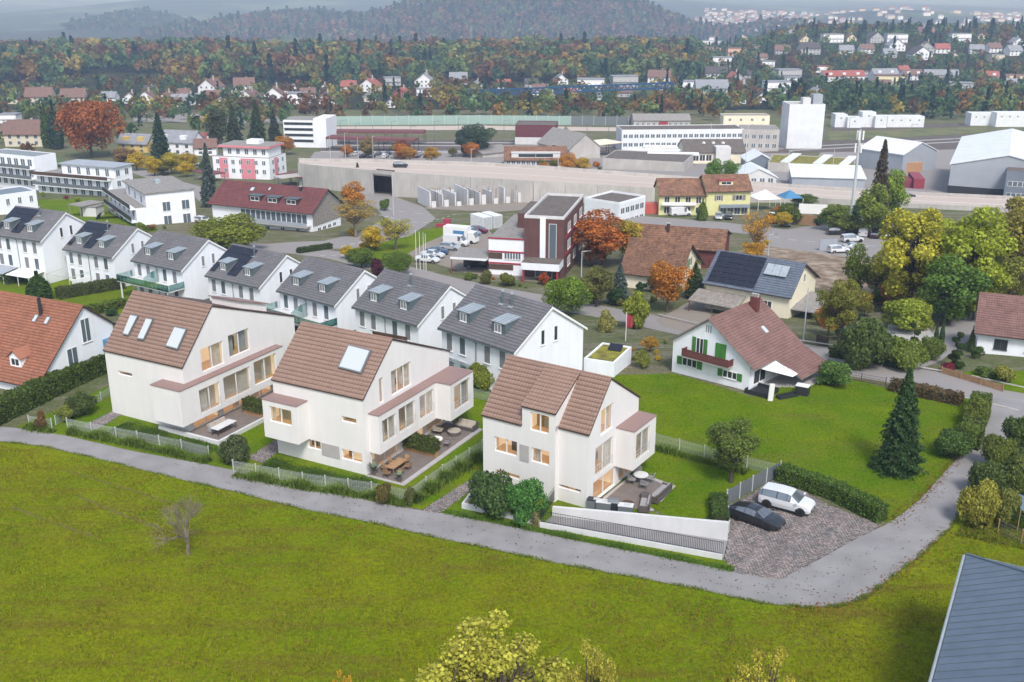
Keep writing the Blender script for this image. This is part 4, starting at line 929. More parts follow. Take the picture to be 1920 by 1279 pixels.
def tree(kind, base, top, wpx, color, label, name='deciduous_tree', group=None, rz=None, cat='tree', p=None, dense=1.0):
    """base, top: photo pixel of the foot and row of the tip; wpx: crown width in photo pixels"""
    p = p or G(*base); h = max(.3, zat(top, p.x, p.y) - p.z); w = wpx * mpp(p)
    cr, tr = get_proto(kind); t = kind.split(':')[0]
    H0, W0 = {'spruce': (10, 5), 'spruceN': (10, 5.6), 'spruceF': (10, 5.2), 'column': (10, 2), 'shrub': (1.4, 1.95), 'shrubF': (1.4, 1.95), 'bush': (1.8, 2.0)}.get(t, (9.6, 5.9))
    if t in ('tall',): W0 = 4.6
    if t == 'dense': H0, W0 = 8.2, 8.6
    o = empty(name, label, cat, p, rz if rz is not None else (p.x * 12.9 + p.y * 7.7) % 6.28, group, (w / W0, w / W0, h / H0))
    sh = t in ('shrub', 'shrubF', 'bush')
    link('stem' if sh else 'trunk', tr, o); link('foliage' if sh else 'crown', cr, o, color=tuple(min(.6, c * LEAF_GAIN) for c in color))
    TREES.append((p.x, p.y, w / 2)); return o
def shrub(base, top, wpx, color, label, name='shrub', kind='shrub:1', group=None): return tree(kind, base, top, wpx, color, label, name, group, cat='shrub')
def hedge(px, w, h, color, label, name='hedge', n_per=130, leaf=.06, group=None, round_=False, world=None):
    """a clipped hedge along a line of ground points: a dark core and leaves over all its faces"""
    pts = [Vector(p) for p in (world or [G(*p) for p in px])]; rng = np.random.default_rng(int(abs(pts[0].x * 31 + pts[0].y * 7)))
    root = empty(name, label, 'hedge', pts[0], 0, group); core = MB(); VV, FF, nb = [], [], 0; o = pts[0]
    for a, b in zip(pts, pts[1:]):
        a, b = a - o, b - o; d = b - a; L = d.length; d = d / L; n = Vector((-d.y, d.x, 0)).normalized()
        core.prism([a - n * w * .42, b - n * w * .42, b + n * w * .42, a + n * w * .42], (0, 0, h * .93), M['hedge_core'])
        area = L * (w + 2 * h) + 2 * w * h; k = int(area * n_per); u = rng.uniform(-.02, 1.02, k) * L; sel = rng.uniform(size=k) * (w + 2 * h)
        v = np.where(sel < w, rng.uniform(-.5, .5, k) * w, np.where(sel < w + h, -.5 * w, .5 * w)); z = np.where(sel < w, h, rng.uniform(0, 1, k) * h)
        if w * h * 2 / area > .02:
            e = rng.uniform(size=k) < 2 * w * h / area; u = np.where(e, np.where(rng.uniform(size=k) < .5, 0, L), u); v = np.where(e, rng.uniform(-.5, .5, k) * w, v); z = np.where(e, rng.uniform(0, 1, k) * h, z)
        wob = .05 * np.sin(u * 2.1) + .04 * np.sin(u * 5.3 + z * 3); jit = rng.normal(size=(k, 3)) * .045
        P = np.array(a)[None] + np.outer(u, np.array(d)) + np.outer(v * (1 + wob), np.array(n)) + np.outer(z * (1 + wob * .6), [0, 0, 1]) + jit
        N = np.where((sel < w)[:, None], [[0, 0, 1.]], np.sign(v)[:, None] * np.array(n)[None]); V, F = quads(P, N + [0, 0, .3], leaf, rng); VV.append(V); FF.append(F + nb); nb += len(V)
    core.build('core', root); link('foliage', np_mesh('foliage', np.concatenate(VV), np.concatenate(FF), M['leaf']), root, color=tuple(c * 1.35 for c in color)); return root
def tufts(pts, width, n, hgt, color, label, name='tall_grass', bend=.5, dz=0.):
    """ornamental grass or verge growth nobody could count: one mass of blades"""
    rng = np.random.default_rng(n); pts = [Vector(p) for p in pts]; seg = rng.integers(0, len(pts) - 1, n); t = rng.uniform(0, 1, n)
    A = np.array([pts[i] for i in seg]); B = np.array([pts[i + 1] for i in seg]); P = A + (B - A) * t[:, None]; D = B - A; D /= np.linalg.norm(D, axis=1)[:, None]; Nn = np.stack([-D[:, 1], D[:, 0], D[:, 2] * 0], 1)
    clump = np.sin(P[:, 0] * 2.3 + P[:, 1] * 1.7) * .5 + .5; P = P + Nn * (rng.normal(size=n) * width * .33)[:, None]; P[:, 2] = H(P[:, 0], P[:, 1]) + dz
    hh = hgt * rng.uniform(.4, 1.15, n) * (.45 + .75 * clump); a = rng.uniform(0, 2 * math.pi, n); o = np.stack([np.cos(a), np.sin(a), a * 0], 1); s = np.stack([-o[:, 1], o[:, 0], a * 0], 1) * .022
    M1 = P + o * (hh * bend * .35)[:, None] + np.outer(hh * .65, [0, 0, 1]); T = P + o * (hh * bend)[:, None] + np.outer(hh * rng.uniform(.7, 1, n), [0, 0, 1])
    V = np.stack([P - s, P + s, M1 + s, M1 - s, T + s * .2, T - s * .2], 1).reshape(-1, 3); b = np.arange(n)[:, None] * 6; F = np.concatenate([b + [0, 1, 2, 3], b + [3, 2, 4, 5]], 1).reshape(-1, 4)
    return link(name, np_mesh(name, V, F, M['blade']), None, label, 'grass', kind='stuff', color=color)
GREEN, DGREEN, YGREEN, YELLOW, ORANGE, RUST, OLIVE, BLUEG, RED = (.075, .125, .018), (.028, .058, .018), (.16, .19, .018), (.30, .22, .018), (.33, .12, .015), (.20, .075, .03), (.105, .105, .022), (.06, .085, .075), (.16, .02, .03)

ORD = lambda n: '%d%s' % (n, 'th' if 10 <= n % 100 <= 20 else {1: 'st', 2: 'nd', 3: 'rd'}.get(n % 10, 'th'))
# ---------------------------------------------------------------- fences, walls, the setted court
def fence(px, h, label, name='mesh_fence', bay=2.4, slat=False, post_m=None, wire_m=None, group=None, world=None, wires=9):
    pts = resample([Vector(p) for p in (world or [G(*p) for p in px])], bay); root = empty(name, label, 'fence', pts[0], 0, group); o = pts[0]; pm = post_m or M['steel']; wm = wire_m or M['steel']
    for p in pts: mb = MB(); q = Vector((p.x, p.y, h1(p.x, p.y))) - o; mb.bar(q - Vector((0, 0, .1)), q + Vector((0, 0, h + .05)), .05, pm); mb.box(q + Vector((0, 0, h + .04)), .13, .13, .03, pm); mb.build('post', root)
    for a, b in zip(pts, pts[1:]):
        a = Vector((a.x, a.y, h1(a.x, a.y))) - o; b = Vector((b.x, b.y, h1(b.x, b.y))) - o; mb = MB(); L = (b - a).length
        if slat:
            k = 6
            for i in range(k): z = .08 + (h - .1) * i / k; d = (b - a).normalized(); mb.prism([a + d * .06 + Vector((0, 0, z)), b - d * .06 + Vector((0, 0, z)), b - d * .06 + Vector((0, 0, z + (h - .1) / k * .9)), a + d * .06 + Vector((0, 0, z + (h - .1) / k * .9))], Vector((-d.y, d.x, 0)) * .03, wm)
        else:
            for i in range(wires + 1): z = Vector((0, 0, .06 + (h - .1) * i / wires)); mb.bar(a + z, b + z, .015 if i % (wires // 2) else .021, wm, 3)
            for i in range(1, int(L / .16)): q = a.lerp(b, i * .16 / L); mb.bar(q + Vector((0, 0, .05)), q + Vector((0, 0, h)), .008, wm, 3)
        mb.build('panel', root)
    return root
FENCE_A = [(127, 803), (218, 820), (341, 844), (392, 857)]
FENCE_B = [(438, 884), (568, 908), (697, 926), (764, 940)]
fence(FENCE_A, 1.05, 'pale wire mesh fence along the lane before the house with three skylights', group='pale mesh garden fences')
fence([(55, 797), (98, 803)], 1.0, 'short end of pale mesh fence by the hedge-lined side path', group='pale mesh garden fences')
fence(FENCE_B, 1.1, 'pale wire mesh fence along the lane before the middle new house', group='pale mesh garden fences')
fence([(767, 940), (830, 893), (904, 846)], 1.1, 'pale mesh fence running back beside the middle house terrace', group='pale mesh garden fences')
fence([(105, 797), (190, 752), (215, 735)], .95, 'low pale mesh fence with stout posts beside the side path', group='pale mesh garden fences', bay=4)
fence([(886, 745), (935, 758)], 1.1, 'pale mesh fence between the middle and right-hand new houses', group='pale mesh garden fences')
fence([(1228, 833), (1320, 857), (1400, 878), (1460, 893)], 1.15, 'grey mesh fence across the lawn behind the round garden tree', group='grey garden fences')
fence([(1362, 948), (1410, 921), (1462, 893)], 1.45, 'tall grey slatted fence behind the two parked cars', slat=True, post_m=M['steel'], wire_m=M['steel_grey'], name='slat_fence')
fence([(1362, 948), (1366, 1000)], 1.1, 'short slatted fence at the end of the white wall', slat=True, wire_m=M['steel_grey'], name='slat_fence')
BL = (.11, .17, .02)
tufts([G(130, 812), G(250, 835), G(392, 868)], .8, 5200, .75, BL, 'tall green grasses along the leftmost lane fence')
tufts([G(440, 892), G(568, 916), G(700, 934), G(765, 948)], .8, 5600, .75, BL, 'tall green grasses along the middle lane fence')
tufts([G(775, 945), G(835, 902), G(900, 860)], .9, 2600, 1.0, BL, 'tall arching grasses beside the fence behind the middle terrace')
tufts([G(48, 803), G(100, 812)], .8, 900, .8, BL, 'grass clump at the fence end by the side path')
tufts([G(1228, 842), G(1320, 866), G(1400, 888)], .8, 1800, .6, BL, 'grass strip along the grey lawn fence')
tufts([G(*p) for p in LANE_LOW[1:22]], .35, 9000, .16, (.13, .17, .02), 'ragged grass verge on the meadow side of the lane', name='grass_verge', bend=.8)
tufts([G(826, 958), G(964, 985), G(1074, 1008), G(1200, 1033), G(1375, 1069)], .7, 9000, .22, (.09, .17, .015), 'dense low ground cover below the white ramp wall', name='ground_cover', bend=.8)
tufts([G(222, 800), G(300, 818), G(400, 848)], 2.2, 9000, .2, (.06, .11, .012), 'dense ground cover before the leftmost new house', name='ground_cover', bend=.8)
tufts([G(500, 868), G(600, 892), G(700, 912)], 1.6, 8000, .2, (.06, .11, .012), 'dense ground cover before the middle new house', name='ground_cover', bend=.8)
def wall_line(name, label, px, h, t, m, dz=-.1, hs=None):
    pts = [G(*p) for p in px]; root_mb = MB()
    P = strip(pts, t); k = len(pts)
    for i in range(k - 1):
        q = [P[i], P[i + 1], P[2 * k - 2 - i], P[2 * k - 1 - i]]; n0 = len(root_mb.v); root_mb.prism([(x, y, h1(x, y) + dz) for x, y in q], (0, 0, h - dz), m)
        if hs:
            for k_, e in enumerate((i, i + 1, i + 1, i)): x, y, z = root_mb.v[n0 + 4 + k_]; root_mb.v[n0 + 4 + k_] = (x, y, h1(x, y) + hs[e])
    return root_mb.build(name, None, label=label, cat='wall')
wall_line('retaining_wall', 'long white retaining wall below the right-hand terrace, ending at the setted court', [(1036, 966), (1180, 985), (1300, 1003), (1364, 1013)], 1.75, .3, M['concrete_white'], hs=[.8, 1.1, 1.4, 1.6])
wall_line('ramp_wall', 'low white outer wall of the ramp under the black railing', [(1013, 988), (1150, 1012), (1250, 1030), (1354, 1049)], .45, .28, M['concrete_white'])
structure('ramp', drape(gp((1015, 983), (1040, 966), (1364, 1014), (1356, 1048)), .04, M['asphalt']))
def railing(px, label, h=1.0, base=.45, gap=.14):
    pts = resample([G(*p) for p in px], gap); root = empty('railing', label, 'railing', pts[0]); o = pts[0]; mb = MB()
    bar = cached('baluster', lambda: (lambda m: (m.bar((0, 0, 0), (0, 0, .95), .02, M['steel_dark']), m.mesh('baluster'))[1])(MB()))
    for a, b in zip(pts[::8], list(pts[8::8]) + [pts[-1]]):
        for z in (base + .06, base + h): mb.bar(a - o + Vector((0, 0, z)), b - o + Vector((0, 0, z)), .022, M['steel_dark'])
    mb.build('rail', root)
    for p in pts: link('baluster', bar, root, loc=p - o + Vector((0, 0, base + .05)))
railing([(1013, 988), (1150, 1012), (1250, 1030), (1354, 1049)], 'long black bar railing along the lane-side ramp wall')
railing([(1013, 986), (1039, 948)], 'short black railing between the planted bed and the ramp', h=1.2, base=.5)
wall_line('planter_wall', 'white edge wall of the planted bed before the right-hand new house', [(890, 925), (868, 953), (940, 968), (1013, 986)], .5, .25, M['concrete_white'])
def setts(poly_px, edge, name, label, size=.23, arcs=True, yaw=0.):
    """stone setts one by one, laid in segmental arcs (or straight rows); too small to pick out singly"""
    poly = gp(*poly_px); xs = np.array([p[0] for p in poly]); ys = np.array([p[1] for p in poly]); rng = np.random.default_rng(5)
    structure(name + '_bed', drape(poly, .034, M['sett_joint']))
    cx, cy = xs.mean(), ys.mean(); c, s = math.cos(yaw), math.sin(yaw); R_ = max(np.hypot(xs - cx, ys - cy)); pts = []
    if arcs:
        w = 2.3; r = w * .72; row = size * 1.02
        for col in range(int(-R_ / w) - 1, int(R_ / w) + 2):
            for j in range(int(-R_ * 1.2 / row), int(R_ * 1.2 / row)):
                na = int(r * 1.55 / size)
                for k in range(na):
                    a = -.775 + 1.55 * (k + .25 + (j % 2) * .5) / na; pts.append((col * w + r * math.sin(a), j * row + r * math.cos(a), -a))
    else:
        for i in range(int(-R_ / size), int(R_ / size)):
            for j in range(int(-R_ / size), int(R_ / size)): pts.append((i * size + (j % 2) * size * .5, j * size, 0))
    P = np.array(pts); P[:, :2] += rng.normal(size=(len(P), 2)) * size * .05; X = cx + P[:, 0] * c - P[:, 1] * s; Y = cy + P[:, 0] * s + P[:, 1] * c; A = P[:, 2] + yaw + rng.normal(size=len(P)) * .05
    ins = np.zeros(len(P), bool); n = len(poly)
    for i in range(n):
        (x0, y0), (x1, y1) = poly[i], poly[(i + 1) % n]; hit = ((y0 > Y) != (y1 > Y)) & (X < (x1 - x0) * (Y - y0) / (y1 - y0 + 1e-12) + x0); ins ^= hit
    X, Y, A = X[ins], Y[ins], A[ins]; n = len(X); hx = size * rng.uniform(.42, .48, n); hy = size * rng.uniform(.33, .39, n); Z = H(X, Y) + .034; zt = Z + rng.uniform(.018, .034, n)
    def cor(fx, fy, z): return np.stack([X + np.cos(A) * hx * fx - np.sin(A) * hy * fy, Y + np.sin(A) * hx * fx + np.cos(A) * hy * fy, z], 1)
    q = [(-1, -1), (1, -1), (1, 1), (-1, 1)]; V = np.stack([cor(a * .8, b * .8, zt) for a, b in q] + [cor(a, b, Z) for a, b in q], 1).reshape(-1, 3); b = np.arange(n)[:, None] * 8
    F = np.concatenate([b + [0, 1, 2, 3]] + [b + [4 + i, 4 + (i + 1) % 4, (i + 1) % 4, i] for i in range(4)], 1).reshape(-1, 4)
    link(name, np_mesh(name, V, F, M['sett']), None, label, 'paving', kind='stuff')
setts([(1366, 952), (1462, 895), (1552, 947), (1652, 986), (1594, 1017), (1537, 1049), (1462, 1087), (1380, 1075), (1357, 1050), (1364, 1014)], 0, 'sett_paving', 'grey and reddish stone setts laid in arcs where two cars park', yaw=R(-30))
for i, q in enumerate(([(155, 800), (213, 770), (228, 778), (180, 806)], [(465, 858), (522, 822), (530, 840), (492, 870)], [(790, 958), (880, 900), (905, 902), (828, 962)])):
    setts(q, 0, 'sett_path', ['narrow sett path beside the leftmost new house', 'narrow sett path beside the middle new house', 'narrow sett path from the lane beside the planted bed'][i], size=.2, arcs=False, yaw=R(30))
hedge([(1462, 900), (1560, 932), (1652, 978)], 1.3, 1.45, (.075, .13, .018), 'long clipped hedge beside the white car at the court', n_per=190)
hedge([(1345, 945), (1350, 990)], 1.3, 1.1, (.06, .11, .015), 'short clipped hedge between lawn and court wall')
hedge([(-20, 800), (100, 740), (208, 690)], 1.8, 2.2, (.07, .105, .018), 'tall clipped hedge along the side path below the orange-roofed house', n_per=110, leaf=.08)

# ---------------------------------------------------------------- cars (local: x forward, y left, z up, on the ground at 0)
PROF = {  # station x, half width, sill z, belt z, top z, top half width  (rear to front)
 'suv': (4.45, [(-2.2, .80, .42, .95, 1.02, .68), (-2.12, .92, .36, 1.05, 1.42, .70), (-1.9, .96, .33, 1.08, 1.58, .70), (-.6, .98, .32, 1.08, 1.66, .72), (.25, .98, .32, 1.07, 1.63, .70), (.55, .98, .32, 1.06, 1.55, .69), (1.22, .97, .33, 1.02, 1.09, .80), (1.75, .95, .34, .96, 1.02, .78), (2.08, .88, .38, .86, .92, .70), (2.22, .70, .42, .72, .76, .58)], (1.45, -1.38, .37)),
 'sports': (4.5, [(-2.25, .76, .38, .76, .82, .60), (-2.0, .92, .30, .90, .98, .62), (-1.5, .96, .26, .93, 1.14, .60), (-.7, .95, .24, .92, 1.30, .58), (-.1, .94, .24, .90, 1.30, .58), (.25, .94, .24, .88, 1.22, .58), (1.0, .94, .25, .84, .90, .76), (1.6, .93, .27, .78, .85, .74), (2.05, .86, .30, .66, .72, .66), (2.25, .68, .34, .55, .58, .5)], (1.4, -1.3, .34)),
 'sedan': (4.5, [(-2.25, .74, .40, .88, .95, .64), (-2.05, .86, .34, .94, 1.02, .68), (-1.55, .90, .30, .96, 1.06, .66), (-.95, .91, .28, .96, 1.40, .60), (-.2, .91, .28, .95, 1.45, .60), (.35, .91, .28, .94, 1.36, .60), (1.1, .90, .29, .92, .98, .72), (1.75, .88, .32, .84, .90, .70), (2.1, .80, .36, .72, .78, .62), (2.25, .66, .40, .60, .63, .5)], (1.4, -1.35, .33)),
 'hatch': (4.1, [(-2.05, .74, .40, .92, 1.0, .66), (-1.95, .86, .34, .98, 1.34, .62), (-1.6, .89, .30, .99, 1.46, .62), (-.4, .90, .28, .98, 1.52, .63), (.3, .90, .28, .97, 1.44, .62), (1.0, .89, .30, .95, 1.01, .72), (1.6, .86, .33, .86, .92, .68), (1.95, .76, .38, .74, .78, .58), (2.05, .62, .42, .62, .65, .48)], (1.3, -1.28, .32)),
 'van': (5.2, [(-2.6, .92, .40, 1.15, 2.05, .84), (-2.5, .97, .36, 1.18, 2.15, .86), (.6, .98, .34, 1.18, 2.18, .86), (1.2, .98, .34, 1.16, 2.06, .84), (1.85, .97, .35, 1.10, 1.22, .82), (2.3, .93, .38, .98, 1.05, .76), (2.55, .80, .42, .80, .85, .64)], (1.75, -1.7, .36))}
def car_proto(kind, detail=False):
    L, st, (xf, xr, wr) = PROF[kind]; body, glass = MB(), MB(); P = M['paint_car']; rows = []
    for x, w, zs, zb, zt, wt in st: rows.append([Vector((x, -w * .94, zs)), Vector((x, -w, (zs + zb) * .5)), Vector((x, -w * .95, zb)), Vector((x, -wt, zt)), Vector((x, -wt * .5, zt + .03)), Vector((x, wt * .5, zt + .03)), Vector((x, wt, zt)), Vector((x, w * .95, zb)), Vector((x, w, (zs + zb) * .5)), Vector((x, w * .94, zs))])
    for i in range(len(st) - 1):
        a, b = rows[i], rows[i + 1]; c0, c1 = st[i][4] - st[i][3] > .2, st[i + 1][4] - st[i + 1][3] > .2
        for k in range(9):
            q = [a[k], b[k], b[k + 1], a[k + 1]]; side = k in (2, 6); top = k in (3, 4, 5)
            isg = (side and (c0 and c1) and not (kind == 'van' and st[i][0] < .5)) or (top and c0 != c1 and abs(st[i][4] - st[i + 1][4]) > .25)
            if isg:
                body.face(q, M['black']); n = (q[1] - q[0]).cross(q[3] - q[0]).normalized(); cen = sum(q, Vector()) / 4
                if n.dot(cen - Vector((cen.x, 0, .7))) < 0: n = -n
                glass.face([cen + (p - cen) * (.93 if side else .95) + n * .015 for p in q], M['car_glass'])
            else: body.face(q, P)
    for r_ in (rows[0], rows[-1]): body.face(r_, P)
    body.face([r[0] for r in rows] + [r[9] for r in rows[::-1]], M['black'])
    for s in (-1, 1):
        for x in (xf, xr):                                         # dark wheel arches
            w = np.interp(x, [q[0] for q in st], [q[1] for q in st]); body.prism([(x + math.cos(t) * (wr + .07), s * (w + .006), wr + math.sin(t) * (wr + .07)) for t in np.linspace(0, math.pi, 9)] + [(x - wr - .07, s * (w + .006), .28), (x + wr + .07, s * (w + .006), .28)], (0, -s * .05, 0), M['black'])
        body.prism([(xr + wr, s * st[3][1] * .97, .26), (xf - wr, s * st[3][1] * .97, .26), (xf - wr, s * st[3][1] * .97, .36), (xr + wr, s * st[3][1] * .97, .36)], (0, s * .02, 0), M['black'])
        mx = st[-4][0] - .1; body.box((mx, s * (st[3][1] + .09), st[3][3] + .02), .16, .2, .13, P)
    wh = MB(); rim = MB()
    wh.prism([(math.cos(t) * wr, -.11, math.sin(t) * wr) for t in np.linspace(0, 2 * math.pi, 15)[:-1]], (0, .22, 0), M['tyre'])
    rim.prism([(math.cos(t) * wr * .66, -.12, math.sin(t) * wr * .66) for t in np.linspace(0, 2 * math.pi, 11)[:-1]], (0, .24, 0), M['rim_dark'] if kind in ('suv', 'sports') else M['rim'])
    hl, tl, pl = MB(), MB(), MB(); x, w, zs, zb, zt, wt = st[-2]; hl.prism([(x - .28, w * .86, zb - .03), (x + .02, w * .62, zb - .04), (x + .08, w * .62, zb - .17), (x - .2, w * .93, zb - .18)], (.03, .06, .03), M['lamp_glass'])
    tl.box((st[0][0] - .0, st[0][1] * .72, st[0][3] - .16), .12, .34, .16, M['tail_glass']); pl.box((st[-1][0] + .01, 0, st[-1][2] + .04), .02, .48, .11, M['frame'])
    gr = MB(); gr.box((st[-1][0] - .01, 0, st[-1][2] + .0), .06, st[-1][1] * 1.5, .18, M['black'])
    return dict(body=body.mesh('body'), window=glass.mesh('window'), tyre=wh.mesh('wheel'), rim=rim.mesh('rim'), hl=hl.mesh('headlight'), tl=tl.mesh('tail_light'), pl=pl.mesh('number_plate'), gr=gr.mesh('grille'), pos=(xf, xr, wr, st))
CARP = {}
def car(kind, p, rz, color, label, name='parked_car', group=None, cat='car', full=False):
    if kind not in CARP: CARP[kind] = car_proto(kind)
    c = CARP[kind]; xf, xr, wr, st = c['pos']; p = Vector(p); p.z = h1(p.x, p.y) + .04
    o = empty(name, label, cat, p, rz, group); link('body', c['body'], o, color=color); link('window', c['window'], o)
    for x in (xf, xr):
        w = float(np.interp(x, [q[0] for q in st], [q[1] for q in st]))
        for s in (-1, 1): k = link('wheel', c['tyre'], o, loc=(x, s * (w - .09), wr)); link('rim', c['rim'], k)
    for s in (-1, 1): link('headlight', c['hl'], o, scale=(1, s, 1)); link('tail_light', c['tl'], o, scale=(1, s, 1))
    if full: link('number_plate', c['pl'], o); link('grille', c['gr'], o)
    return o
def carpx(kind, px, rz, color, label, **kw): return car(kind, G(*px), R(rz), color, label, **kw)
WHITE, BLACK, SILV, DBLUE, DRED, GREY = (.72, .73, .75), (.014, .015, .018), (.42, .44, .46), (.02, .05, .11), (.14, .01, .03), (.10, .11, .12)
carpx('suv', (1474, 953), -33, WHITE, 'white sport utility car with black rims, parked nearest the hedge', full=True)
carpx('sports', (1418, 979), -41, (.022, .024, .028), 'dark grey sports car parked beside the white one on setts', full=True)

# ---------------------------------------------------------------- terrace furniture
def local(B, u, v, z=.125): return B.world(u, v, z)
def f_table(name, label, p, rz, L, w, h, top, leg, round_=False, group=None, cat='table'):
    o = empty(name, label, cat, p, rz, group); mb = MB()
    if round_: mb.lathe((0, 0, 0), [(.05, h - .06), (L / 2, h - .06), (L / 2, h)], top, 20)
    else: mb.box((0, 0, h - .05), L, w, .05, top)
    mb.build('table_top', o); n = 4
    if round_ and h > .5:
        mb = MB(); mb.lathe((0, 0, 0), [(.28, 0), (.28, .03), (.05, .06), (.05, h - .06)], leg, 12); mb.build('pedestal', o)
    elif round_: mb = MB(); mb.lathe((0, 0, 0), [(L * .46, 0), (L * .5, .1), (L * .44, h - .06)], leg, 18); mb.build('drum', o)
    else:
        for sx in (-1, 1):
            for sy in (-1, 1): mb = MB(); mb.bar((sx * (L / 2 - .1), sy * (w / 2 - .1), 0), (sx * (L / 2 - .1), sy * (w / 2 - .1), h - .05), .04, leg); mb.build('leg', o)
    return o
def f_chair(label, p, rz, seat, frame, group=None, w=.5):
    o = empty('chair', label, 'chair', p, rz, group); mb = MB(); mb.box((0, 0, .40), w, w, .08, seat); mb.build('seat', o)
    mb = MB(); mb.prism([(-w / 2, w / 2 - .06, .48), (w / 2, w / 2 - .06, .48), (w / 2 - .04, w / 2 + .06, .88), (-w / 2 + .04, w / 2 + .06, .88)], (0, .05, 0), seat); mb.build('backrest', o)
    for sx in (-1, 1):
        mb = MB(); mb.bar((sx * w * .5, -w * .4, .62), (sx * w * .5, w * .45, .64), .025, frame); mb.build('armrest', o)
        for sy in (-1, 1): mb = MB(); mb.bar((sx * w * .46, sy * w * .46, 0), (sx * w * .44, sy * w * .44, .6 if sy < 0 else .42), .02, frame); mb.build('leg', o)
    return o
def f_sofa(name, label, p, rz, L, d, body, cush, n=3, back=True, group=None):
    o = empty(name, label, 'sofa', p, rz, group); mb = MB(); mb.box((0, 0, .05), L, d, .28, body); mb.build('base', o)
    if back: mb = MB(); mb.prism([(-L / 2, d / 2 - .18, .33), (L / 2, d / 2 - .18, .33), (L / 2, d / 2 - .1, .78), (-L / 2, d / 2 - .1, .78)], (0, .12, 0), body); mb.build('backrest', o)
    for s in (-1, 1): mb = MB(); mb.box((s * (L / 2 - .07), 0, .33), .14, d, .25, body); mb.build('armrest', o)
    for k in range(n):
        x = -L / 2 + .14 + (L - .28) * (k + .5) / n; mb = MB(); w = (L - .3) / n; mb.box((x, -.06, .33), w, d - .25, .13, cush); mb.build('seat_cushion', o)
        if back: mb = MB(); mb.prism([(x - w / 2 + .03, d / 2 - .34, .46), (x + w / 2 - .03, d / 2 - .34, .46), (x + w / 2 - .03, d / 2 - .22, .8), (x - w / 2 + .03, d / 2 - .22, .8)], (0, .12, 0), cush); mb.build('back_cushion', o)
    return o
yb = R(-28.3)
W_ = HBB.W
f_table('dining_table', 'wooden dining table on the terrace of the middle house', local(HBB, W_ + 1.9, 1.9), yb + R(90), 2.2, .95, .74, M['wood'], M['wood'])
GC = 'chairs round the wooden terrace table'
for k, (u, v, r_, t) in enumerate(((1.1, 1.3, 90, 'chair at the house side of the wooden table, front end'), (1.1, 2.4, 90, 'chair at the house side of the wooden table, back end'), (2.7, 1.3, -90, 'chair at the lawn side of the wooden table, front end'), (2.7, 2.5, -90, 'chair at the lawn side of the wooden table, back end'), (1.9, .45, 180, 'chair at the lane end of the wooden table'), (1.95, 3.3, 0, 'round-backed chair at the far head of the wooden table'))): f_chair(t, local(HBB, W_ + u, v), yb + R(r_), M['wood'], M['wood_dark'], GC)
f_sofa('garden_sofa', 'beige garden sofa at the far end of the middle terrace', local(HBB, W_ + 2.6, 12.9), yb, 2.3, .95, M['fabric_dark'], M['fabric'], 2)
f_table('coffee_table', 'round dark drum coffee table before the beige garden sofa', local(HBB, W_ + 2.3, 11.2), yb, 1.3, 1.3, .4, M['fabric'], M['fabric_dark'], True)
f_chair('beige lounge chair left of the round drum table', local(HBB, W_ + .9, 10.6), yb + R(100), M['fabric'], M['wood_dark'], w=.85)
f_table('bistro_table', 'white round table behind the hedge planter', local(HBB, W_ + 2.2, 8.1), yb, 1.25, 1.25, .74, M['frame'], M['wood_dark'], True)
f_chair('grey chair at the lawn side of the white round table', local(HBB, W_ + 3.2, 8.4), yb + R(-80), M['fabric_grey'], M['wood_dark'])
f_chair('grey chair at the house side of the white round table', local(HBB, W_ + 1.2, 8.3), yb + R(90), M['fabric_grey'], M['wood_dark'])
for k in range(2):
    o = empty('planter_box', ['wooden planter trough below the house-side hedge cube', 'wooden planter trough below the lawn-side hedge cube'][k], 'planter', local(HBB, W_ + .95 + k * 1.75, 6.1), yb); mb = MB(); mb.box((0, 0, 0), 1.72, .6, .5, M['wood']); mb.build('trough', o)
    for z in (.1, .25, .4): mb = MB(); mb.box((0, -.31, z), 1.72, .02, .12, M['wood']); mb.build('board', o)
    hedge(None, .95, 1.15, (.075, .095, .02), ['clipped hedge cube in a planter by the middle house wall', 'clipped hedge cube in a planter at the lawn edge of the middle terrace'][k], n_per=260, world=[local(HBB, W_ + .15 + k * 1.75, 6.1, .6), local(HBB, W_ + 1.75 + k * 1.75, 6.1, .6)])
def pot_plant(label, p, h, color, pot=M['fabric_dark']):
    o = empty('potted_plant', label, 'plant', p); mb = MB(); mb.lathe((0, 0, 0), [(.16, 0), (.22, .3), (.2, .3)], pot, 12); mb.build('pot', o); rng = np.random.default_rng(int(h * 100)); n = 90
    a = rng.uniform(0, 6.28, n); l = rng.uniform(.4, 1, n) * h; P = np.stack([np.cos(a) * .05, np.sin(a) * .05, a * 0 + .3], 1); T = P + np.stack([np.cos(a) * l * .55, np.sin(a) * l * .55, l * .75], 1); s = np.stack([-np.sin(a), np.cos(a), a * 0], 1) * .05; m_ = P * .4 + T * .6 + [0, 0, .1]
    V = np.stack([P - s * .3, P + s * .3, m_ + s, m_ - s, T + s * .1, T - s * .1], 1).reshape(-1, 3); b = np.arange(n)[:, None] * 6; link('leaves', np_mesh('leaves', V, np.concatenate([b + [0, 1, 2, 3], b + [3, 2, 4, 5]], 1).reshape(-1, 4), M['blade']), o, color=color)
pot_plant('tall potted agave at the wall corner of the middle terrace', local(HBB, W_ + .55, .35, .1), 1.1, (.16, .20, .14)); pot_plant('small potted agave at the front corner of the middle terrace', local(HBB, W_ + 3.3, .3, .1), .8, (.2, .24, .16))
ya = R(-28.2); W_ = HA.W
f_table('dining_table', 'long white-topped table on the leftmost house terrace', local(HA, W_ + 3.0, 1.6), ya + R(90), 2.6, 1.0, .74, M['concrete_white'], M['wood_dark'])
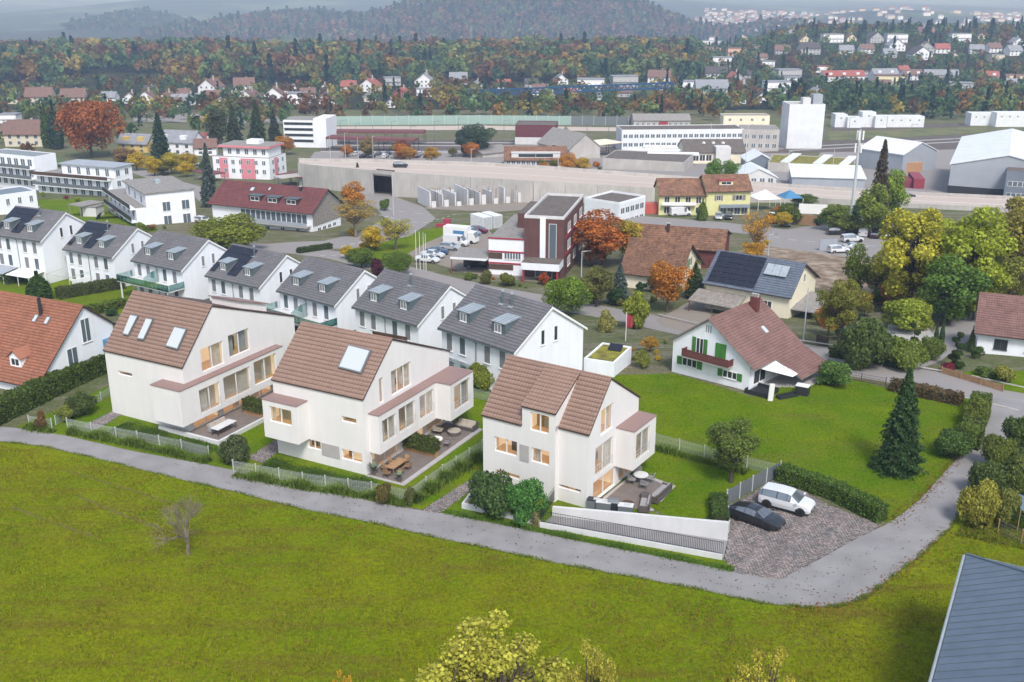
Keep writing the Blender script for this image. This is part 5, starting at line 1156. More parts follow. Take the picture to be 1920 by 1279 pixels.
f_sofa('garden_bench', 'grey upholstered bench with round cushions beside the white-topped table', local(HA, W_ + 2.0, 1.9), ya + R(90), 2.4, .7, M['fabric_grey'], M['fabric'], 3)
hedge(None, .9, 1.1, (.075, .095, .02), 'clipped hedge block in the trough on the leftmost terrace', n_per=220, world=[local(HA, W_ + 1.6, 6.3, .6), local(HA, W_ + 4.0, 6.3, .6)])
o = empty('planter_box', 'wooden planter trough on the leftmost terrace', 'planter', local(HA, W_ + 2.8, 6.3, .1), ya); mb = MB(); mb.box((0, 0, 0), 2.6, .6, .5, M['wood']); mb.build('trough', o)
yc = R(-32.8)
def onC(px, dz=.12): q = G(*px); q.z += dz; return q
f_table('glass_table', 'pale round table on the right-hand terrace', onC(zc(1212, 945)), yc, 1.3, 1.3, .74, M['concrete_white'], M['steel_grey'], True)
for k, (q, r_, t) in enumerate(((zc(1155, 955), 100, 'left'), (zc(1235, 985), 190, 'near'), (zc(1275, 945), -80, 'right'), (zc(1190, 905), 10, 'far'))): f_chair('woven grey chair on the %s side of the pale round table' % t, onC(q), yc + R(r_), M['fabric_grey'], M['steel_grey'], 'chairs round the pale round table', .6)
f_sofa('garden_sofa', 'long grey lounge sofa along the lawn edge of the right-hand terrace', onC(zc(1340, 1040)), yc + R(-90), 3.0, .9, M['fabric_dark'], M['fabric_grey'], 4)
f_sofa('garden_sofa', 'grey corner sofa behind the white retaining wall', onC(zc(1240, 1115)), yc + R(-70), 2.0, .9, M['fabric_dark'], M['fabric_grey'], 2)
f_table('side_table', 'low dark round table beside the long lounge sofa', onC(zc(1238, 1048)), yc, .8, .8, .4, M['fabric_dark'], M['fabric_dark'], True)
o = empty('fire_bowl', 'round fire bowl near the white retaining wall', 'fire bowl', onC(zc(1125, 1118)), 0); mb = MB(); mb.lathe((0, 0, 0), [(.3, 0), (.5, .25), (.55, .45), (.42, .45), (.35, .3)], M['wood_dark'], 16); mb.build('bowl', o); mb = MB(); mb.lathe((0, 0, .3), [(.01, 0), (.35, 0), (.2, .1)], M['flat_dark'], 12); mb.build('ash', o)
o = empty('grill', 'grey gas grill with domed lid on the right-hand terrace', 'grill', onC(zc(1030, 1140)), yc + R(20)); mb = MB(); mb.box((0, 0, 0), 1.1, .6, .85, M['steel_dark']); mb.build('cabinet', o); mb = MB(); mb.prism([(-.45, -.3, .86), (-.45, .3, .86), (-.45, .2, 1.15), (-.45, -.15, 1.15)], (.9, 0, 0), M['steel_grey']); l_ = mb.build('lid', o); mb = MB(); mb.bar((-.35, -.33, .95), (.35, -.33, .95), .02, M['steel']); mb.build('handle', l_)
for k, (q, t, m) in enumerate(((zc(905, 1120), 'dark outdoor sink unit against the right-hand house corner', M['steel_dark']), (zc(965, 1135), 'pale outdoor worktop left of the grill', M['concrete_white']), (zc(1110, 1160), 'pale outdoor worktop with dishes right of the grill', M['concrete_white']))):
    o = empty('outdoor_kitchen_unit', t, 'kitchen unit', onC(q), yc + R(20)); mb = MB(); mb.box((0, 0, 0), 1.2, .65, .82, M['steel_grey']); mb.build('cabinet', o); mb = MB(); mb.box((0, 0, .825), 1.26, .7, .06, m); mb.build('worktop', o); mb = MB(); mb.box((.15, 0, .89), .5, .4, .03, M['steel']); mb.build('basin', o)
# ---------------------------------------------------------------- older houses round the new ones
zl_ = lambda x, y: (x / 3, 240 + y / 3)
zm = lambda x, y: (600 + x / 3, 200 + y / 3)
zr_ = lambda x, y: (1180 + x / 2.595, 180 + y / 2.595)
zq = lambda x, y: (1200 + x / 2.667, 540 + y / 2.667)
zg = lambda x, y: (1240 + x / 5.8125, 540 + y / 5.8125)
def fitted(name, label, x, y, yaw, W, D, ze, vr, zr, zb, wall, tile, axis='u', cat='house', **kw):
    B = Bld(name, label, cat, (x, y), R(yaw), W, D); ex = dict(W=W, D=D)
    if axis == 'u': B.gable_wall(wall, 'u', 0, W, 0, D, vr, ze, zr, zb); B.gable_roof('u', 0, W, 0, D, vr, ze, zr, zb, tile, **kw)
    else: B.gable_wall(wall, 'v', 0, D, 0, W, vr, ze, zr, zb); B.gable_roof('v', 0, D, 0, W, vr, ze, zr, zb, tile, **kw)
    B.ze, B.vr, B.zr, B.zb = ze, vr, zr, zb; return B
def chimney(B, u, v, z, h, w, m, cap=True):
    mb = MB(); mb.box((u, v, z), w, w, h, m); c = B.add('chimney', mb)
    if cap: mb = MB(); mb.box((u, v, z + h + .005), w + .15, w + .15, .1, M['concrete']); mb.build('chimney_cap', c)
def roof_window(B, u, v, w, l):
    g = (B.zr - B.ze) / B.vr; n = Vector((0, -g, 1)).normalized(); p = Vector((u, v, B.ze + g * v)) + n * .1; q = Vector((0, l, g * l)).normalized() * l; mb = MB(); mb.prism([p, p + Vector((w, 0, 0)), p + Vector((w, 0, 0)) + q, p + q], n * .14, M['steel_grey']); o = B.add('roof_window', mb)
    mb = MB(); i = .1; mb.prism([p + Vector((i, 0, 0)) + q * .08 + n * .142, p + Vector((w - i, 0, 0)) + q * .08 + n * .142, p + Vector((w - i, 0, 0)) + q * .92 + n * .142, p + Vector((i, 0, 0)) + q * .92 + n * .142], n * .02, M['skypane']); mb.build('pane', o)
def roof_dormer(B, u, v, w, h, wallm, roofm, gabled=False, st='plain'):
    g = (B.zr - B.ze) / B.vr; zf = B.ze + g * v; vk = min(B.vr - .3, v + h / g * .8); mb = MB(); mb.prism([(u - w / 2, v, zf - .1), (u - w / 2, v, zf + h), (u - w / 2, vk, B.ze + g * vk + .25), (u - w / 2, v + .2, zf - .05)], (w, 0, 0), wallm); d = B.add('dormer', mb); mb = MB()
    if gabled:
        for s in (-1, 1): mb.prism([(u + s * (w / 2 + .2), v - .25, zf + h - .15), (u, v - .25, zf + h + w * .42), (u, vk + 1.0, zf + h + w * .42), (u + s * (w / 2 + .2), vk + .4, zf + h - .15)], (0, 0, .1), roofm)
        mb.prism([(u - w / 2, v + .01, zf + h - .05), (u + w / 2, v + .01, zf + h - .05), (u, v + .01, zf + h + w * .4)], (0, .1, 0), wallm)
    else: mb.prism([(u - w / 2 - .15, v - .2, zf + h), (u + w / 2 + .15, v - .2, zf + h), (u + w / 2 + .15, vk + .1, B.ze + g * vk + .3), (u - w / 2 - .15, vk + .1, B.ze + g * vk + .3)], (0, 0, .1), roofm)
    mb.build('dormer_roof', d); ww, wh = round(w * .72, 2), round(h * .66, 2); fr, pn, _ = win_meshes(ww, wh, st, 1); o = link('window', cached(('wf', ww, wh, st, 1), fr), d, loc=(u, v, zf + h * .2)); link('pane', cached(('wp', ww, wh, st), pn), o)
# orange-tiled house at the left edge
B = fitted('tiled_house', 'white house with bright orange-red tiled roof at the left edge', -61.47, 107.71, -25.4, 12.7, 10.9, 1.6, 7.0, 8.2, 5.1, M['wall_white'], M['tile_orange'], over=.5, ends=.3, pitch=.34)
for p0, p1 in (((149, 600), (172, 638)), ((124, 656), (150, 693))): B.winpx('R', p0, p1, style='blue', bars=1)
roof_dormer(B, 8.6, .9, 1.7, 1.3, M['wall_white'], M['tile_orange'], True); roof_dormer(B, 3.0, .9, 2.2, 1.4, M['wall_white'], M['tile_orange'], True)
roof_window(B, 7.2, 4.9, .6, .95); roof_window(B, 9.0, 4.9, .6, .95)
mb = MB(); mb.bar((7.9, 5.6, 6.6), (7.9, 5.6, 9.0), .2, M['steel_dark'], 8); B.add('flue', mb)
mb = MB(); mb.prism([(12.75, 9.2, 2.2), (14.0, 9.2, 2.0), (14.0, 10.8, 2.0), (12.75, 10.8, 2.2)], (0, 0, 1.5), M['canvas_blue']); B.add('awning', mb)
# green-shuttered house
B = Bld('shuttered_house', 'white house with green shutters, red balcony and reddish-brown roof on the lawn', 'house', (18.14, 110.56), R(-42.5), 9.83, 10.2); W, D = B.W, B.D; B.ze, B.vr, B.zr = 3.3, 5.2, 7.2
B.gable_wall(M['wall_white'], 'v', 0, D, 0, W, 4.59, 3.87, 7.15, 3.35)
B.gable_roof('v', 0, D, 0, W, 4.59, 3.87, 7.2, 3.35, M['tile_mauve'], over=.75, ends=.45, pitch=.36, trim=M['wood_grey'])
g_ = (7.2 - 3.35) / (W - 4.59)
e0, e1 = Vector((W + .75, 4.2, 3.35 - g_ * .75)), Vector((W + .75, D + .45, 3.35 - g_ * .75)); mb = MB(); dd = Vector((3.2, 0, -3.2 * g_ * .62)); mb.prism([e0, e1, e1 + dd, e0 + dd], (0, 0, .12), M['wood_grey']); po = B.add('porch_roof', mb)
up_ = Vector((0, 0, .16)); link('tile_covering', tiles(e0 + dd + up_, e1 + dd + up_, e1 + up_, e0 + up_, .36, .3, M['tile_mauve']), po, kind='stuff')
for v in (4.5, D + .1): mb = MB(); mb.bar((W + 3.6, v, -.5), (W + 3.6, v, .95), .1, M['wood_dark']); mb.build('post', po)
mb = MB(); mb.prism([(W + .1, 1.4, 2.55), (W + 3.2, 3.6, 1.7), (W + 3.4, 4.3, 1.9), (W + .2, 4.3, 2.9)], (0, 0, .03), M['canvas']); B.add('awning', mb)
SH = M['green_shutter']
B.winpx('F', zg(385, 535), zg(455, 722), bars=1, shutters=SH); B.winpx('F', zg(232, 748), zg(385, 880), bars=2, shutters=SH); B.winpx('F', zg(672, 885), zg(822, 1008), bars=2, shutters=SH); B.winpx('R', zg(1010, 905), zg(1130, 990), bars=1)
a0, z1 = B.face_pt('F', *zg(598, 592)); a1, z0 = B.face_pt('F', *zg(700, 792)); mb = MB(); mb.prism([(a0, -.03, z0), ((a0 + a1) / 2 - .02, -.03, z0), ((a0 + a1) / 2 - .02, -.03, z1), (a0, -.03, z1)], (0, -.05, 0), SH); B.add('shutter', mb); mb = MB(); mb.prism([((a0 + a1) / 2 + .02, -.03, z0), (a1, -.03, z0), (a1, -.03, z1), ((a0 + a1) / 2 + .02, -.03, z1)], (0, -.05, 0), SH); B.add('shutter', mb)
u0, zb0 = B.face_pt('F', *zg(222, 720), 1.1); u1, _z = B.face_pt('F', *zg(725, 880), 1.1); zb0 = B.face_pt('F', *zg(725, 884), 1.1)[1]
mb = MB(); mb.prism([(u0, -1.1, zb0), (u1, -1.1, zb0), (u1, -.02, zb0), (u0, -.02, zb0)], (0, 0, .12), M['concrete']); bal = B.add('balcony', mb); n = 46
bb = MB(); bb.prism([(-.055, 0, 0), (.055, 0, 0), (.055, 0, .8), (-.055, 0, .8)], (0, .025, 0), M['wood_red']); bbm = bb.mesh('board')
for k in range(n): link('board', bbm, bal, loc=(u0 + (u1 - u0) * (k + .5) / n, -1.12, zb0 + .1))
for u in (u0, u1):
    for k in range(9): link('board', bbm, bal, loc=(u, -1.05 + k * .12, zb0 + .1), rz=math.pi / 2)
mb = MB(); mb.bar((u0, -1.1, zb0 + .95), (u1, -1.1, zb0 + .95), .05, M['wood_red']); mb.build('handrail', bal)
for k in range(3): mb = MB(); mb.box((4.2 + k * .28, -.03, 5.7), .09, .05, .8, M['blind']); B.add('vent_slot', mb)
mb = MB(); mb.box((5.4, 8.0, 6.1), .9, .7, 2.1, M['wood_red']); c_ = B.add('chimney', mb)
for k in range(3): mb = MB(); mb.lathe((5.1 + k * .3, 8.0, 8.2), [(.12, 0), (.12, .3), (.18, .3), (.18, .36)], M['concrete'], 8); mb.build('chimney_pot', c_)
gz = (7.2 - 3.35) / (W - 4.59); nn = Vector((gz, 0, 1)).normalized(); p = Vector((7.2, 6.2, 7.2 - gz * 2.6)) + nn * .12; mb = MB(); q = Vector((.75, 0, -.75 * gz)); mb.prism([p, p + Vector((0, .6, 0)), p + Vector((0, .6, 0)) + q, p + q], nn * .14, M['skypane']); B.add('roof_window', mb)
mb = MB(); mb.prism([(W, 3.0, -.6), (W + 4.2, 3.0, -.6), (W + 4.2, D, -.6), (W, D, -.6)], (0, 0, .85), M['slab']); B.add('patio', mb)
# patio things before it
def crate(name, label, cat, px, rz, sx, sy, sz, m, lidm=None):
    o = empty(name, label, cat, G(*px), R(rz)); mb = MB(); t = .06
    for a, b, c, d in ((0, -sy / 2, sx, t), (0, sy / 2, sx, t), (-sx / 2, 0, t, sy), (sx / 2, 0, t, sy)): mb.box((a, b, 0), c, d, sz, m)
    mb.box((0, 0, .02), sx - .1, sy - .1, .12, m); mb.build('tray', o)
    if lidm: mb = MB(); mb.box((0, 0, sz + .005), sx + .08, sy + .08, .08, lidm); mb.build('lid', o)
    return o
crate('sand_pit', 'dark walled garden basin beside the white stele on the lawn', 'basin', zg(1090, 1140), -42, 2.6, 2.6, .5, M['steel_dark']); crate('deck_box', 'black storage box with white lid by the shuttered house', 'box', zg(1535, 1160), -30, 1.3, .9, 1.0, M['steel_dark'], M['frame']); crate('raised_bed', 'low dark raised bed before the black storage box', 'planter', zg(1370, 1190), 25, 2.4, .7, .35, M['steel_dark'])
mb = MB(); p_ = G(*zg(1160, 1232)); mb.prism([p_, p_ + Vector((.5, -.1, 0)), p_ + Vector((.5, .1, 0)), p_ + Vector((0, .2, 0))], (.1, 0, 1.9), M['frame']); mb.build('stele', None, label='slim white stele standing on the lawn before the shuttered house', cat='stele')
# solar house, farmhouse, barn, red-roofed house, yellow pair, house at the right edge
B = fitted('solar_house', 'cream house with dark solar panels on a blue-grey tiled roof', 29.3, 150.85, -35.7, 13.0, 10.4, 4.35, 4.25, 7.95, 4.7, M['wall_cream'], M['tile_blue'], over=.6, ends=.5)
g_ = (B.zr - B.ze) / B.vr; nn = Vector((0, -g_, 1)).normalized()
for r_ in range(6):
    for c_ in range(5):
        p = Vector((.2 + c_ * 1.5, -.1 + r_ * .72, B.ze + g_ * (-.1 + r_ * .72))) + nn * .3; q = Vector((0, .65, .65 * g_)); mb = MB(); mb.prism([p, p + Vector((1.42, 0, 0)), p + Vector((1.42, 0, 0)) + q, p + q], nn * .04, M['solar']); B.add('solar_panel', mb)
for c_ in range(3):
    p = Vector((8.2 + c_ * 1.15, 1.9, B.ze + g_ * 1.9)) + nn * .5; q = Vector((0, 1.5, 1.5 * g_)); mb = MB(); mb.prism([p, p + Vector((1.1, 0, 0)), p + Vector((1.1, 0, 0)) + q, p + q], nn * .08, M['zinc_light']); B.add('solar_collector', mb)
B.win('R', 5.4, 5.0, .8, 1.3); B.win('R', 3.0, 1.2, 1.0, 1.3); B.win('F', 9.8, 1.6, 1.3, 1.3)
mb = MB(); mb.prism([(-1.2, -3.6, 1.9), (6.5, -3.6, 1.9), (6.5, -.02, 2.9), (-1.2, -.02, 2.9)], (0, 0, .1), M['wood_grey']); o = B.add('patio_roof', mb)
for u in (-1, 2.6, 6.3): mb = MB(); mb.bar((u, -3.5, -1.5), (u, -3.5, 1.9), .08, M['wood_dark']); mb.build('post', o)
mb = MB(); mb.prism([(13.05, .8, 1.9), (17.2, .8, 2.0), (17.2, 8.5, 2.0), (13.05, 8.5, 2.8)], (0, 0, .14), M['flat_gravel']); o = B.add('veranda_roof', mb)
for v in (1., 4.6, 8.3): mb = MB(); mb.bar((17, v, -1.5), (17, v, 2.0), .09, M['wood_dark']); mb.build('post', o)
B = fitted('farmhouse', 'old farmhouse with weathered brown tiles behind the orange tree', 18.27, 164.99, -26, 9.5, 12.3, 3.0, 4.3, 7.2, 2.2, M['wall_cream'], M['tile_old'], over=.7, ends=.6, pitch=.3)
B.win('R', 3.4, 3.4, .9, 1.3, shutters=SH); B.win('R', 5.6, 3.4, .9, 1.3, shutters=SH)
B = fitted('barn', 'long barn with dark brown roof and red doors beside the farmhouse', 21.2, 183.1, -18.3, 16.6, 10, 3.9, 3.15, 6.6, 4.4, M['wood_red'], M['tile_old'], over=.5, ends=.4, pitch=.5, tw=.45, cat='barn')
mb = MB(); mb.prism([(W, 0, 0)] * 3, (0, 0, 0), M['wood']) if False else None
for k in range(3): mb = MB(); mb.prism([(10.2 + k * 2.1, -.04, -.8), (12.2 + k * 2.1, -.04, -.8), (12.2 + k * 2.1, -.04, 2.5), (10.2 + k * 2.1, -.04, 2.5)], (0, -.06, 0), M['wood_red']); B.add('door', mb)
chimney(B, 6.5, 2.2, 5.8, 1.6, .5, M['trim_dark'])
B = fitted('red_roofed_house', 'long house with wine-red roof, three dark dormers and a glazed veranda', -67.94, 232.7, -23.9, 26.9, 11.1, 5.4, 5.86, 9.1, 5.5, M['wall_white'], M['tile_red'], over=.9, ends=.7, pitch=.5, tw=.45)
for u in (11.3, 16.0, 21.0): roof_dormer(B, u, 1.0, 3.2, 1.4, M['trim_dark'], M['zinc'])
roof_window(B, 8.0, 3.6, 1.0, 1.2); roof_window(B, 12.6, 4.2, .6, .9); chimney(B, 21, 4.9, 8.0, 1.5, .55, M['steel_dark'])
mb = MB(); mb.prism([(26.95, .2, 2.0), (26.95, 10.9, 2.0), (26.95, 10.9, 5.3), (26.95, 5.86, 8.8), (26.95, .2, 5.3)], (.08, 0, 0), M['wood_grey']); B.add('timber_gable', mb)
for k in range(13): B.win('F', 8.6 + k * 1.36, 2.3, 1.3, 2.2, 'blue', 0)
mb = MB(); mb.prism([(7.5, -1.8, 1.9), (26.5, -1.8, 1.9), (26.5, -.02, 1.9), (7.5, -.02, 1.9)], (0, 0, .25), M['concrete']); o = B.add('balcony', mb); mb = MB(); mb.prism([(7.5, -1.82, 2.15), (26.5, -1.82, 2.15), (26.5, -1.82, 3.0), (7.5, -1.82, 3.0)], (0, .06, 0), M['sheet_grey']); mb.build('parapet', o)
for k in range(4): B.win('F', 11 + k * 4, .4, 1.0, .8, split=False)
B.grid('R', 1.5, 9.5, 4, [.5], 1.2, .8, split=False); B.win('R', 4, 4.2, .8, 1.2); B.win('R', 8, 4.2, .8, 1.2)
YW = M['wall_yellow']
B = fitted('yellow_house', 'lower yellow-green house with balcony and brown roof, left of the pair', 35.64, 249.2, -1.5, 11.2, 10, 5.1, 5.0, 7.9, 5.1, YW, M['tile_old'], over=.7, ends=.4, pitch=.5, tw=.45)
for z in (.4, 2.9): B.grid('F', .6, 10.8, 4, [z], 1.3, 1.6, shutters=None, style='plain')
mb = MB(); mb.prism([(.5, -1.2, 2.5), (8.8, -1.2, 2.5), (8.8, -.02, 2.5), (.5, -.02, 2.5)], (0, 0, .12), M['concrete']); o = B.add('balcony', mb); mb = MB(); mb.prism([(.5, -1.22, 2.62), (8.8, -1.22, 2.62), (8.8, -1.22, 3.4), (.5, -1.22, 3.4)], (0, .05, 0), M['frame']); mb.build('parapet', o)
B = fitted('yellow_house', 'taller yellow house with red roof dormer and shop awning, right of the pair', 46.9, 248.3, 5, 10.8, 10, 6.2, 4.2, 9.0, 6.2, YW, M['tile_old'], over=.7, ends=.4, pitch=.5, tw=.45)
roof_dormer(B, 5.0, 1.2, 3.4, 1.1, YW, M['red']); B.win('F', 3.0, 3.6, 1.0, 1.3, shutters=M['wood_grey']); B.win('F', 8, 3.6, 1.6, 1.3, shutters=M['wood_grey'])
mb = MB(); mb.prism([(3.2, -1.4, 2.0), (10.6, -1.4, 2.0), (10.6, -.02, 2.5), (3.2, -.02, 2.5)], (0, 0, .1), M['sheet_slate']); B.add('awning', mb); B.grid('F', 3.4, 10.4, 4, [.1], 1.5, 1.8, style='blue')
B = Bld('bungalow', 'white bungalow with mauve-brown tiled roof at the right edge', 'house', G(1829, 662), R(-24), 14, 9.5); B.ze, B.vr, B.zr = 3.0, 4.75, 6.2
B.gable_wall(M['wall_white'], 'u', 0, 14, 0, 9.5, 4.75, 3.0, 6.2, 3.0); B.gable_roof('u', 0, 14, 0, 9.5, 4.75, 3.0, 6.2, 3.0, M['tile_mauve'], over=.7, ends=.5, pitch=.36)
for a in (2.6, 6.0, 9.4): B.win('F', a, .8, 1.5, 1.3, 'dark', 1)
B = Bld('garage', 'small white garage with a mossy green roof beside the lawn', 'garage', G(1094, 700), R(-25), 3.6, 6.0); B.block('wall', 0, 3.6, 0, 6, -.8, 1.6, M['wall_white']); B.flat_roof(0, 3.6, 0, 6, 1.6, M['wall_white'], M['moss'], .22)
mb = MB(); mb.prism([(1.4, 4.0, 1.75), (3.0, 4.0, 1.75), (3.0, 4.8, 2.3), (1.4, 4.8, 2.3)], (0, 0, .06), M['solar']); B.add('solar_panel', mb)
# blue seamed roof in the corner nearest the camera
def seam_house():
    z = 7.0; c = atz(1812, 1042, z); d1 = Vector((-.483, -.876, 0)); d2 = Vector((.876, -.483, 0)); o = empty('seamed_house', 'blue-grey standing-seam hip roof at the bottom right corner', 'house', (c.x, c.y, h1(c.x, c.y))); L0 = o.location
    Lg, Wd, rise = 26., 16., 3.6; hp = c + d1 * (Wd / 2) + d2 * (Wd / 2) + Vector((0, 0, rise)); e1 = c + d1 * Lg; r1 = e1 + d2 * (Wd / 2) + Vector((0, 0, rise)); e2 = c + d2 * Wd; S = M['seam']
    def sl(pts): mb = MB(); mb.prism([p - L0 for p in pts], (0, 0, .12), S); mb.build('roof', o)
    sl([c, e1, r1, hp]); sl([c, e2, hp]); sl([e2, e2 + d1 * Lg, r1, hp])
    up = Vector((0, 0, .125)) - L0; rb = lambda a, b, nm: (lambda m: (m.bar(a + up, b + up, .028, M['zinc']), m.build(nm, o)))(MB())
    n = int(Lg / .72)
    for i in range(1, n):
        s = i * .72; a = c + d1 * s; t = min(s, Wd / 2); b = a + d2 * t + Vector((0, 0, rise * t / (Wd / 2))); rb(a, b, 'seam')
    for i in range(1, int(Wd / .72)):
        s = i * .72; a = c + d2 * s; t = min(s, Wd - s); rb(a, a + d1 * t + Vector((0, 0, rise * t / (Wd / 2))), 'seam')
    mb = MB(); mb.bar(c + up, hp + up, .09, S, 6); mb.build('hip_cap', o); mb = MB(); mb.bar(hp + up, r1 + up, .09, S, 6); mb.build('ridge_cap', o)
    for a, b in ((c, e1), (c, e2)): mb = MB(); off = Vector((0, 0, -.05)) - L0 - (d2 if b is e1 else d1) * .12; mb.bar(a + off, b + off, .11, M['zinc_light'], 8); mb.build('gutter', o)
    mb = MB(); i = .6; q = [c + d1 * i + d2 * i, e1 + d2 * i, e1 + d2 * (Wd - i), c + d1 * i + d2 * (Wd - i)]; mb.prism([Vector((p.x, p.y, h1(p.x, p.y) - 1)) - L0 for p in q], (0, 0, z + 1.0 - 1.2), M['wall_white']); mb.build('wall', o)
seam_house()
# ---------------------------------------------------------------- flat-roofed white blocks on the left
WW, FG = M['wall_white'], M['flat_gravel']
def railing_glass(B, u0, u1, v, z, m, h=1.0, name='parapet'): mb = MB(); mb.prism([(u0, v, z), (u1, v, z), (u1, v, z + h), (u0, v, z + h)], (0, -.06, 0), m); return B.add(name, mb)
B = boxb('apartment_block', 'white cube block with planted roof terrace and penthouse before the maple', 'apartment block', (258, 424), 391, (202, 356), (371, 382)); h = B.h; W, D = B.W, B.D
B.block('wall', 0, W, 0, D, -2, h, WW, FG); B.block('penthouse', W * .32, W, D * .18, D, h + .01, h + 3.0, WW); B.block('flat_roof', W * .28, W + .4, D * .14, D + .3, h + 3.02, h + 3.3, FG)
for k in range(2): railing_glass(B, 0, W, -1.2, h - 2.9 * k - .05, M['steel_dark']); B.block('balcony', 0, W, -1.2, -.02, h - 2.9 * k - .35, h - 2.9 * k - .1, WW)
B.grid('F', .5, W - .5, 6, [h - 2.4, h - 5.2], 1.6, 1.9, style='blue', split=False); B.grid('R', D * .35, D, 2, [h - 1.4, h - 4.6], 1.8, 2.2, style='blue'); mb = MB(); mb.box((W * .6, D * .6, h + 3.3), 1.5, 1.2, .9, M['zinc_light']); B.add('roof_unit', mb)
B.grid('F', W * .34, W * .95, 3, [h + .4], 1.4, 2.1, style='blue', split=False, off=-D * .18)
B = boxb('apartment_block', 'long white block with flower-decked balconies and shallow grey roof', 'apartment block', (213, 369), 337, (68, 325), (275, 330)); h = B.h; W, D = B.W, B.D
B.block('wall', 0, W, 0, D, -2, h, WW, FG); B.block('penthouse', W * .30, W, 1.6, D, h + .01, h + 2.9, WW); B.block('flat_roof', W * .27, W + .5, 1.1, D + .5, h + 2.92, h + 3.2, M['sheet_grey'])
for k in range(2): B.block('balcony', -.3, W, -1.6, -.02, h - 2.8 * k - .3, h - 2.8 * k, WW); railing_glass(B, -.3, W, -1.6, h - 2.8 * k, M['wood_dark'] if k == 0 else M['steel_grey'], .9)
B.grid('F', .6, W - .6, 9, [h - 2.5, h - 5.0], 1.5, 1.9, style='blue', split=False); B.grid('R', 1, D - .5, 2, [h + .5, h - 2.4], 1.5, 1.7, style='blue'); B.grid('F', W * .34, W * .96, 5, [h + .4], 1.3, 2.1, style='blue', split=False, off=-1.6)
B = boxb('apartment_block', 'white terraced block with solar roof at the left edge, furthest of three', 'apartment block', (72, 357), 296, (-30, 287), (127, 291)); h = B.h; W, D = B.W, B.D
B.block('wall', 0, W, 0, D, -2, h, WW, FG); B.flat_roof(0, W, 0, D, h, WW, M['solar'], .3)
for k in range(1, 3): B.block('balcony', 0, W, -1.8, -.02, h - 3 * k - .3, h - 3 * k, WW); railing_glass(B, 0, W, -1.8, h - 3 * k, M['steel_grey'], .9)
B.grid('F', .5, W - .5, 7, [h - 2.6, h - 5.6, h - 8.4], 1.7, 2.0, style='blue', split=False)
B = boxb('apartment_block', 'low white flat-roofed house cut by the left edge above the row', 'house', (73, 396), 359, (-35, 373), (90, 352)); h = B.h; B.block('wall', 0, B.W, 0, max(B.D, 9), -2, h, WW, M['sheet_slate']); B.flat_roof(0, B.W, 0, max(B.D, 9), h, WW, M['sheet_slate'], .3); B.grid('F', B.W * .35, B.W, 3, [h - 2.4], .9, 1.6, style='blue')
B = boxb('pink_block', 'white and pink block with penthouse under a pink-edged flat roof', 'apartment block', (507, 337), 297.5, (398, 293), (562, 288)); h = B.h; W, D = B.W, B.D; PINK = mat('render_pink', (.62, .22, .26), .8)
B.block('wall', 0, W, 0, D, -2, h, WW, FG); B.block('penthouse', W * .16, W - .8, 1.5, D - 1.5, h + .01, h + 2.9, WW); B.block('roof_edge', W * .1, W, .5, D - .5, h + 2.92, h + 3.6, PINK, FG); B.block('roof_unit', W * .5, W * .72, D * .4, D * .7, h + 3.62, h + 4.9, WW)
for a, b in ((.12, .27), (.5, .75)): B.block('facade_panel', W * a, W * b, -.08, -.01, 0, h - .3, PINK)
B.block('facade_panel', W + .01, W + .08, D * .3, D * .5, 0, h - .3, PINK)
B.grid('F', .5, W - .5, 7, [h - 2.2, h - 5.0], 1.2, 1.4, style='blue', split=False, off=.09); B.grid('F', W * .2, W - 1, 5, [h + .7], 1.3, 1.8, style='blue', split=False, off=-1.5); B.grid('R', .8, D - .8, 3, [h - 2.2, h - 5.0], 1.2, 1.4, style='blue', split=False, off=.09)
B = boxb('parking_deck', 'white multi-storey car deck with dark open bands behind the pink block', 'building', (590, 277), 226, (530, 225), (598, 223)); h = B.h; W = B.W; D = 14; B.block('wall', 0, W, .3, D, -2, h, WW, FG); B.block('stair_tower', W + .01, W + 5.5, 0, D, -2, h + .8, WW)
for k in range(4): B.block('open_band', .4, W - .4, .1, .29, h * (.2 + k * .21), h * (.2 + k * .21) + 1.0, M['pane'])
def roofs(name, label, cat, px_l, px_r, D, h, t, m, pm, lift=0):
    a, b = G(*px_l), G(*px_r); d = b - a; B = Bld(name, label, cat, a, math.atan2(d.y, d.x), Vector((d.x, d.y)).length, D); B.block('roof', 0, B.W, 0, D, h, h + t, m)
    n = max(2, int(B.W / 7))
    for i in range(n + 1):
        for v in (.5, D - .5): mb = MB(); mb.bar((B.W * i / n, v, -.8), (B.W * i / n, v, h), .12, pm); B.add('post', mb)
    return B
roofs('station_canopy', 'long wine-red platform roof, nearer of the two at the station', 'platform roof', (612, 282), (776, 286), 7, 4.5, .9, M['tile_red'], M['steel_dark']); roofs('station_canopy', 'long wine-red platform roof, farther of the two at the station', 'platform roof', (612, 271), (795, 272), 7, 4.8, .9, M['tile_red'], M['steel_dark'])
roofs('carport', 'wine-red carport roof right of the pink block', 'carport', (520, 346), (565, 350), 6, 2.8, .3, M['tile_red'], M['steel_grey']); roofs('carport', 'flat grey-white carport beside the wine-red one', 'carport', (528, 352), (590, 347), 5, 2.6, .25, M['concrete'], M['steel_grey']); roofs('carport', 'wine-red porch roof left of the blue spruce', 'carport', (362, 337), (398, 342), 5, 2.6, .3, M['tile_red'], M['steel_grey'])
roofs('shed', 'small grey lean-to shed among the white blocks', 'shed', (155, 408), (198, 402), 5, 2.5, .2, FG, M['wood_grey']); B = Bld('shed', 'small white garden store under the lean-to roof', 'shed', G(156, 406), R(-12), 3.6, 3.4); B.block('wall', 0, 3.6, 0, 3.4, -.8, 2.4, M['concrete_white']); B.block('flat_roof', -.2, 3.8, -.2, 3.6, 2.42, 2.48, FG)
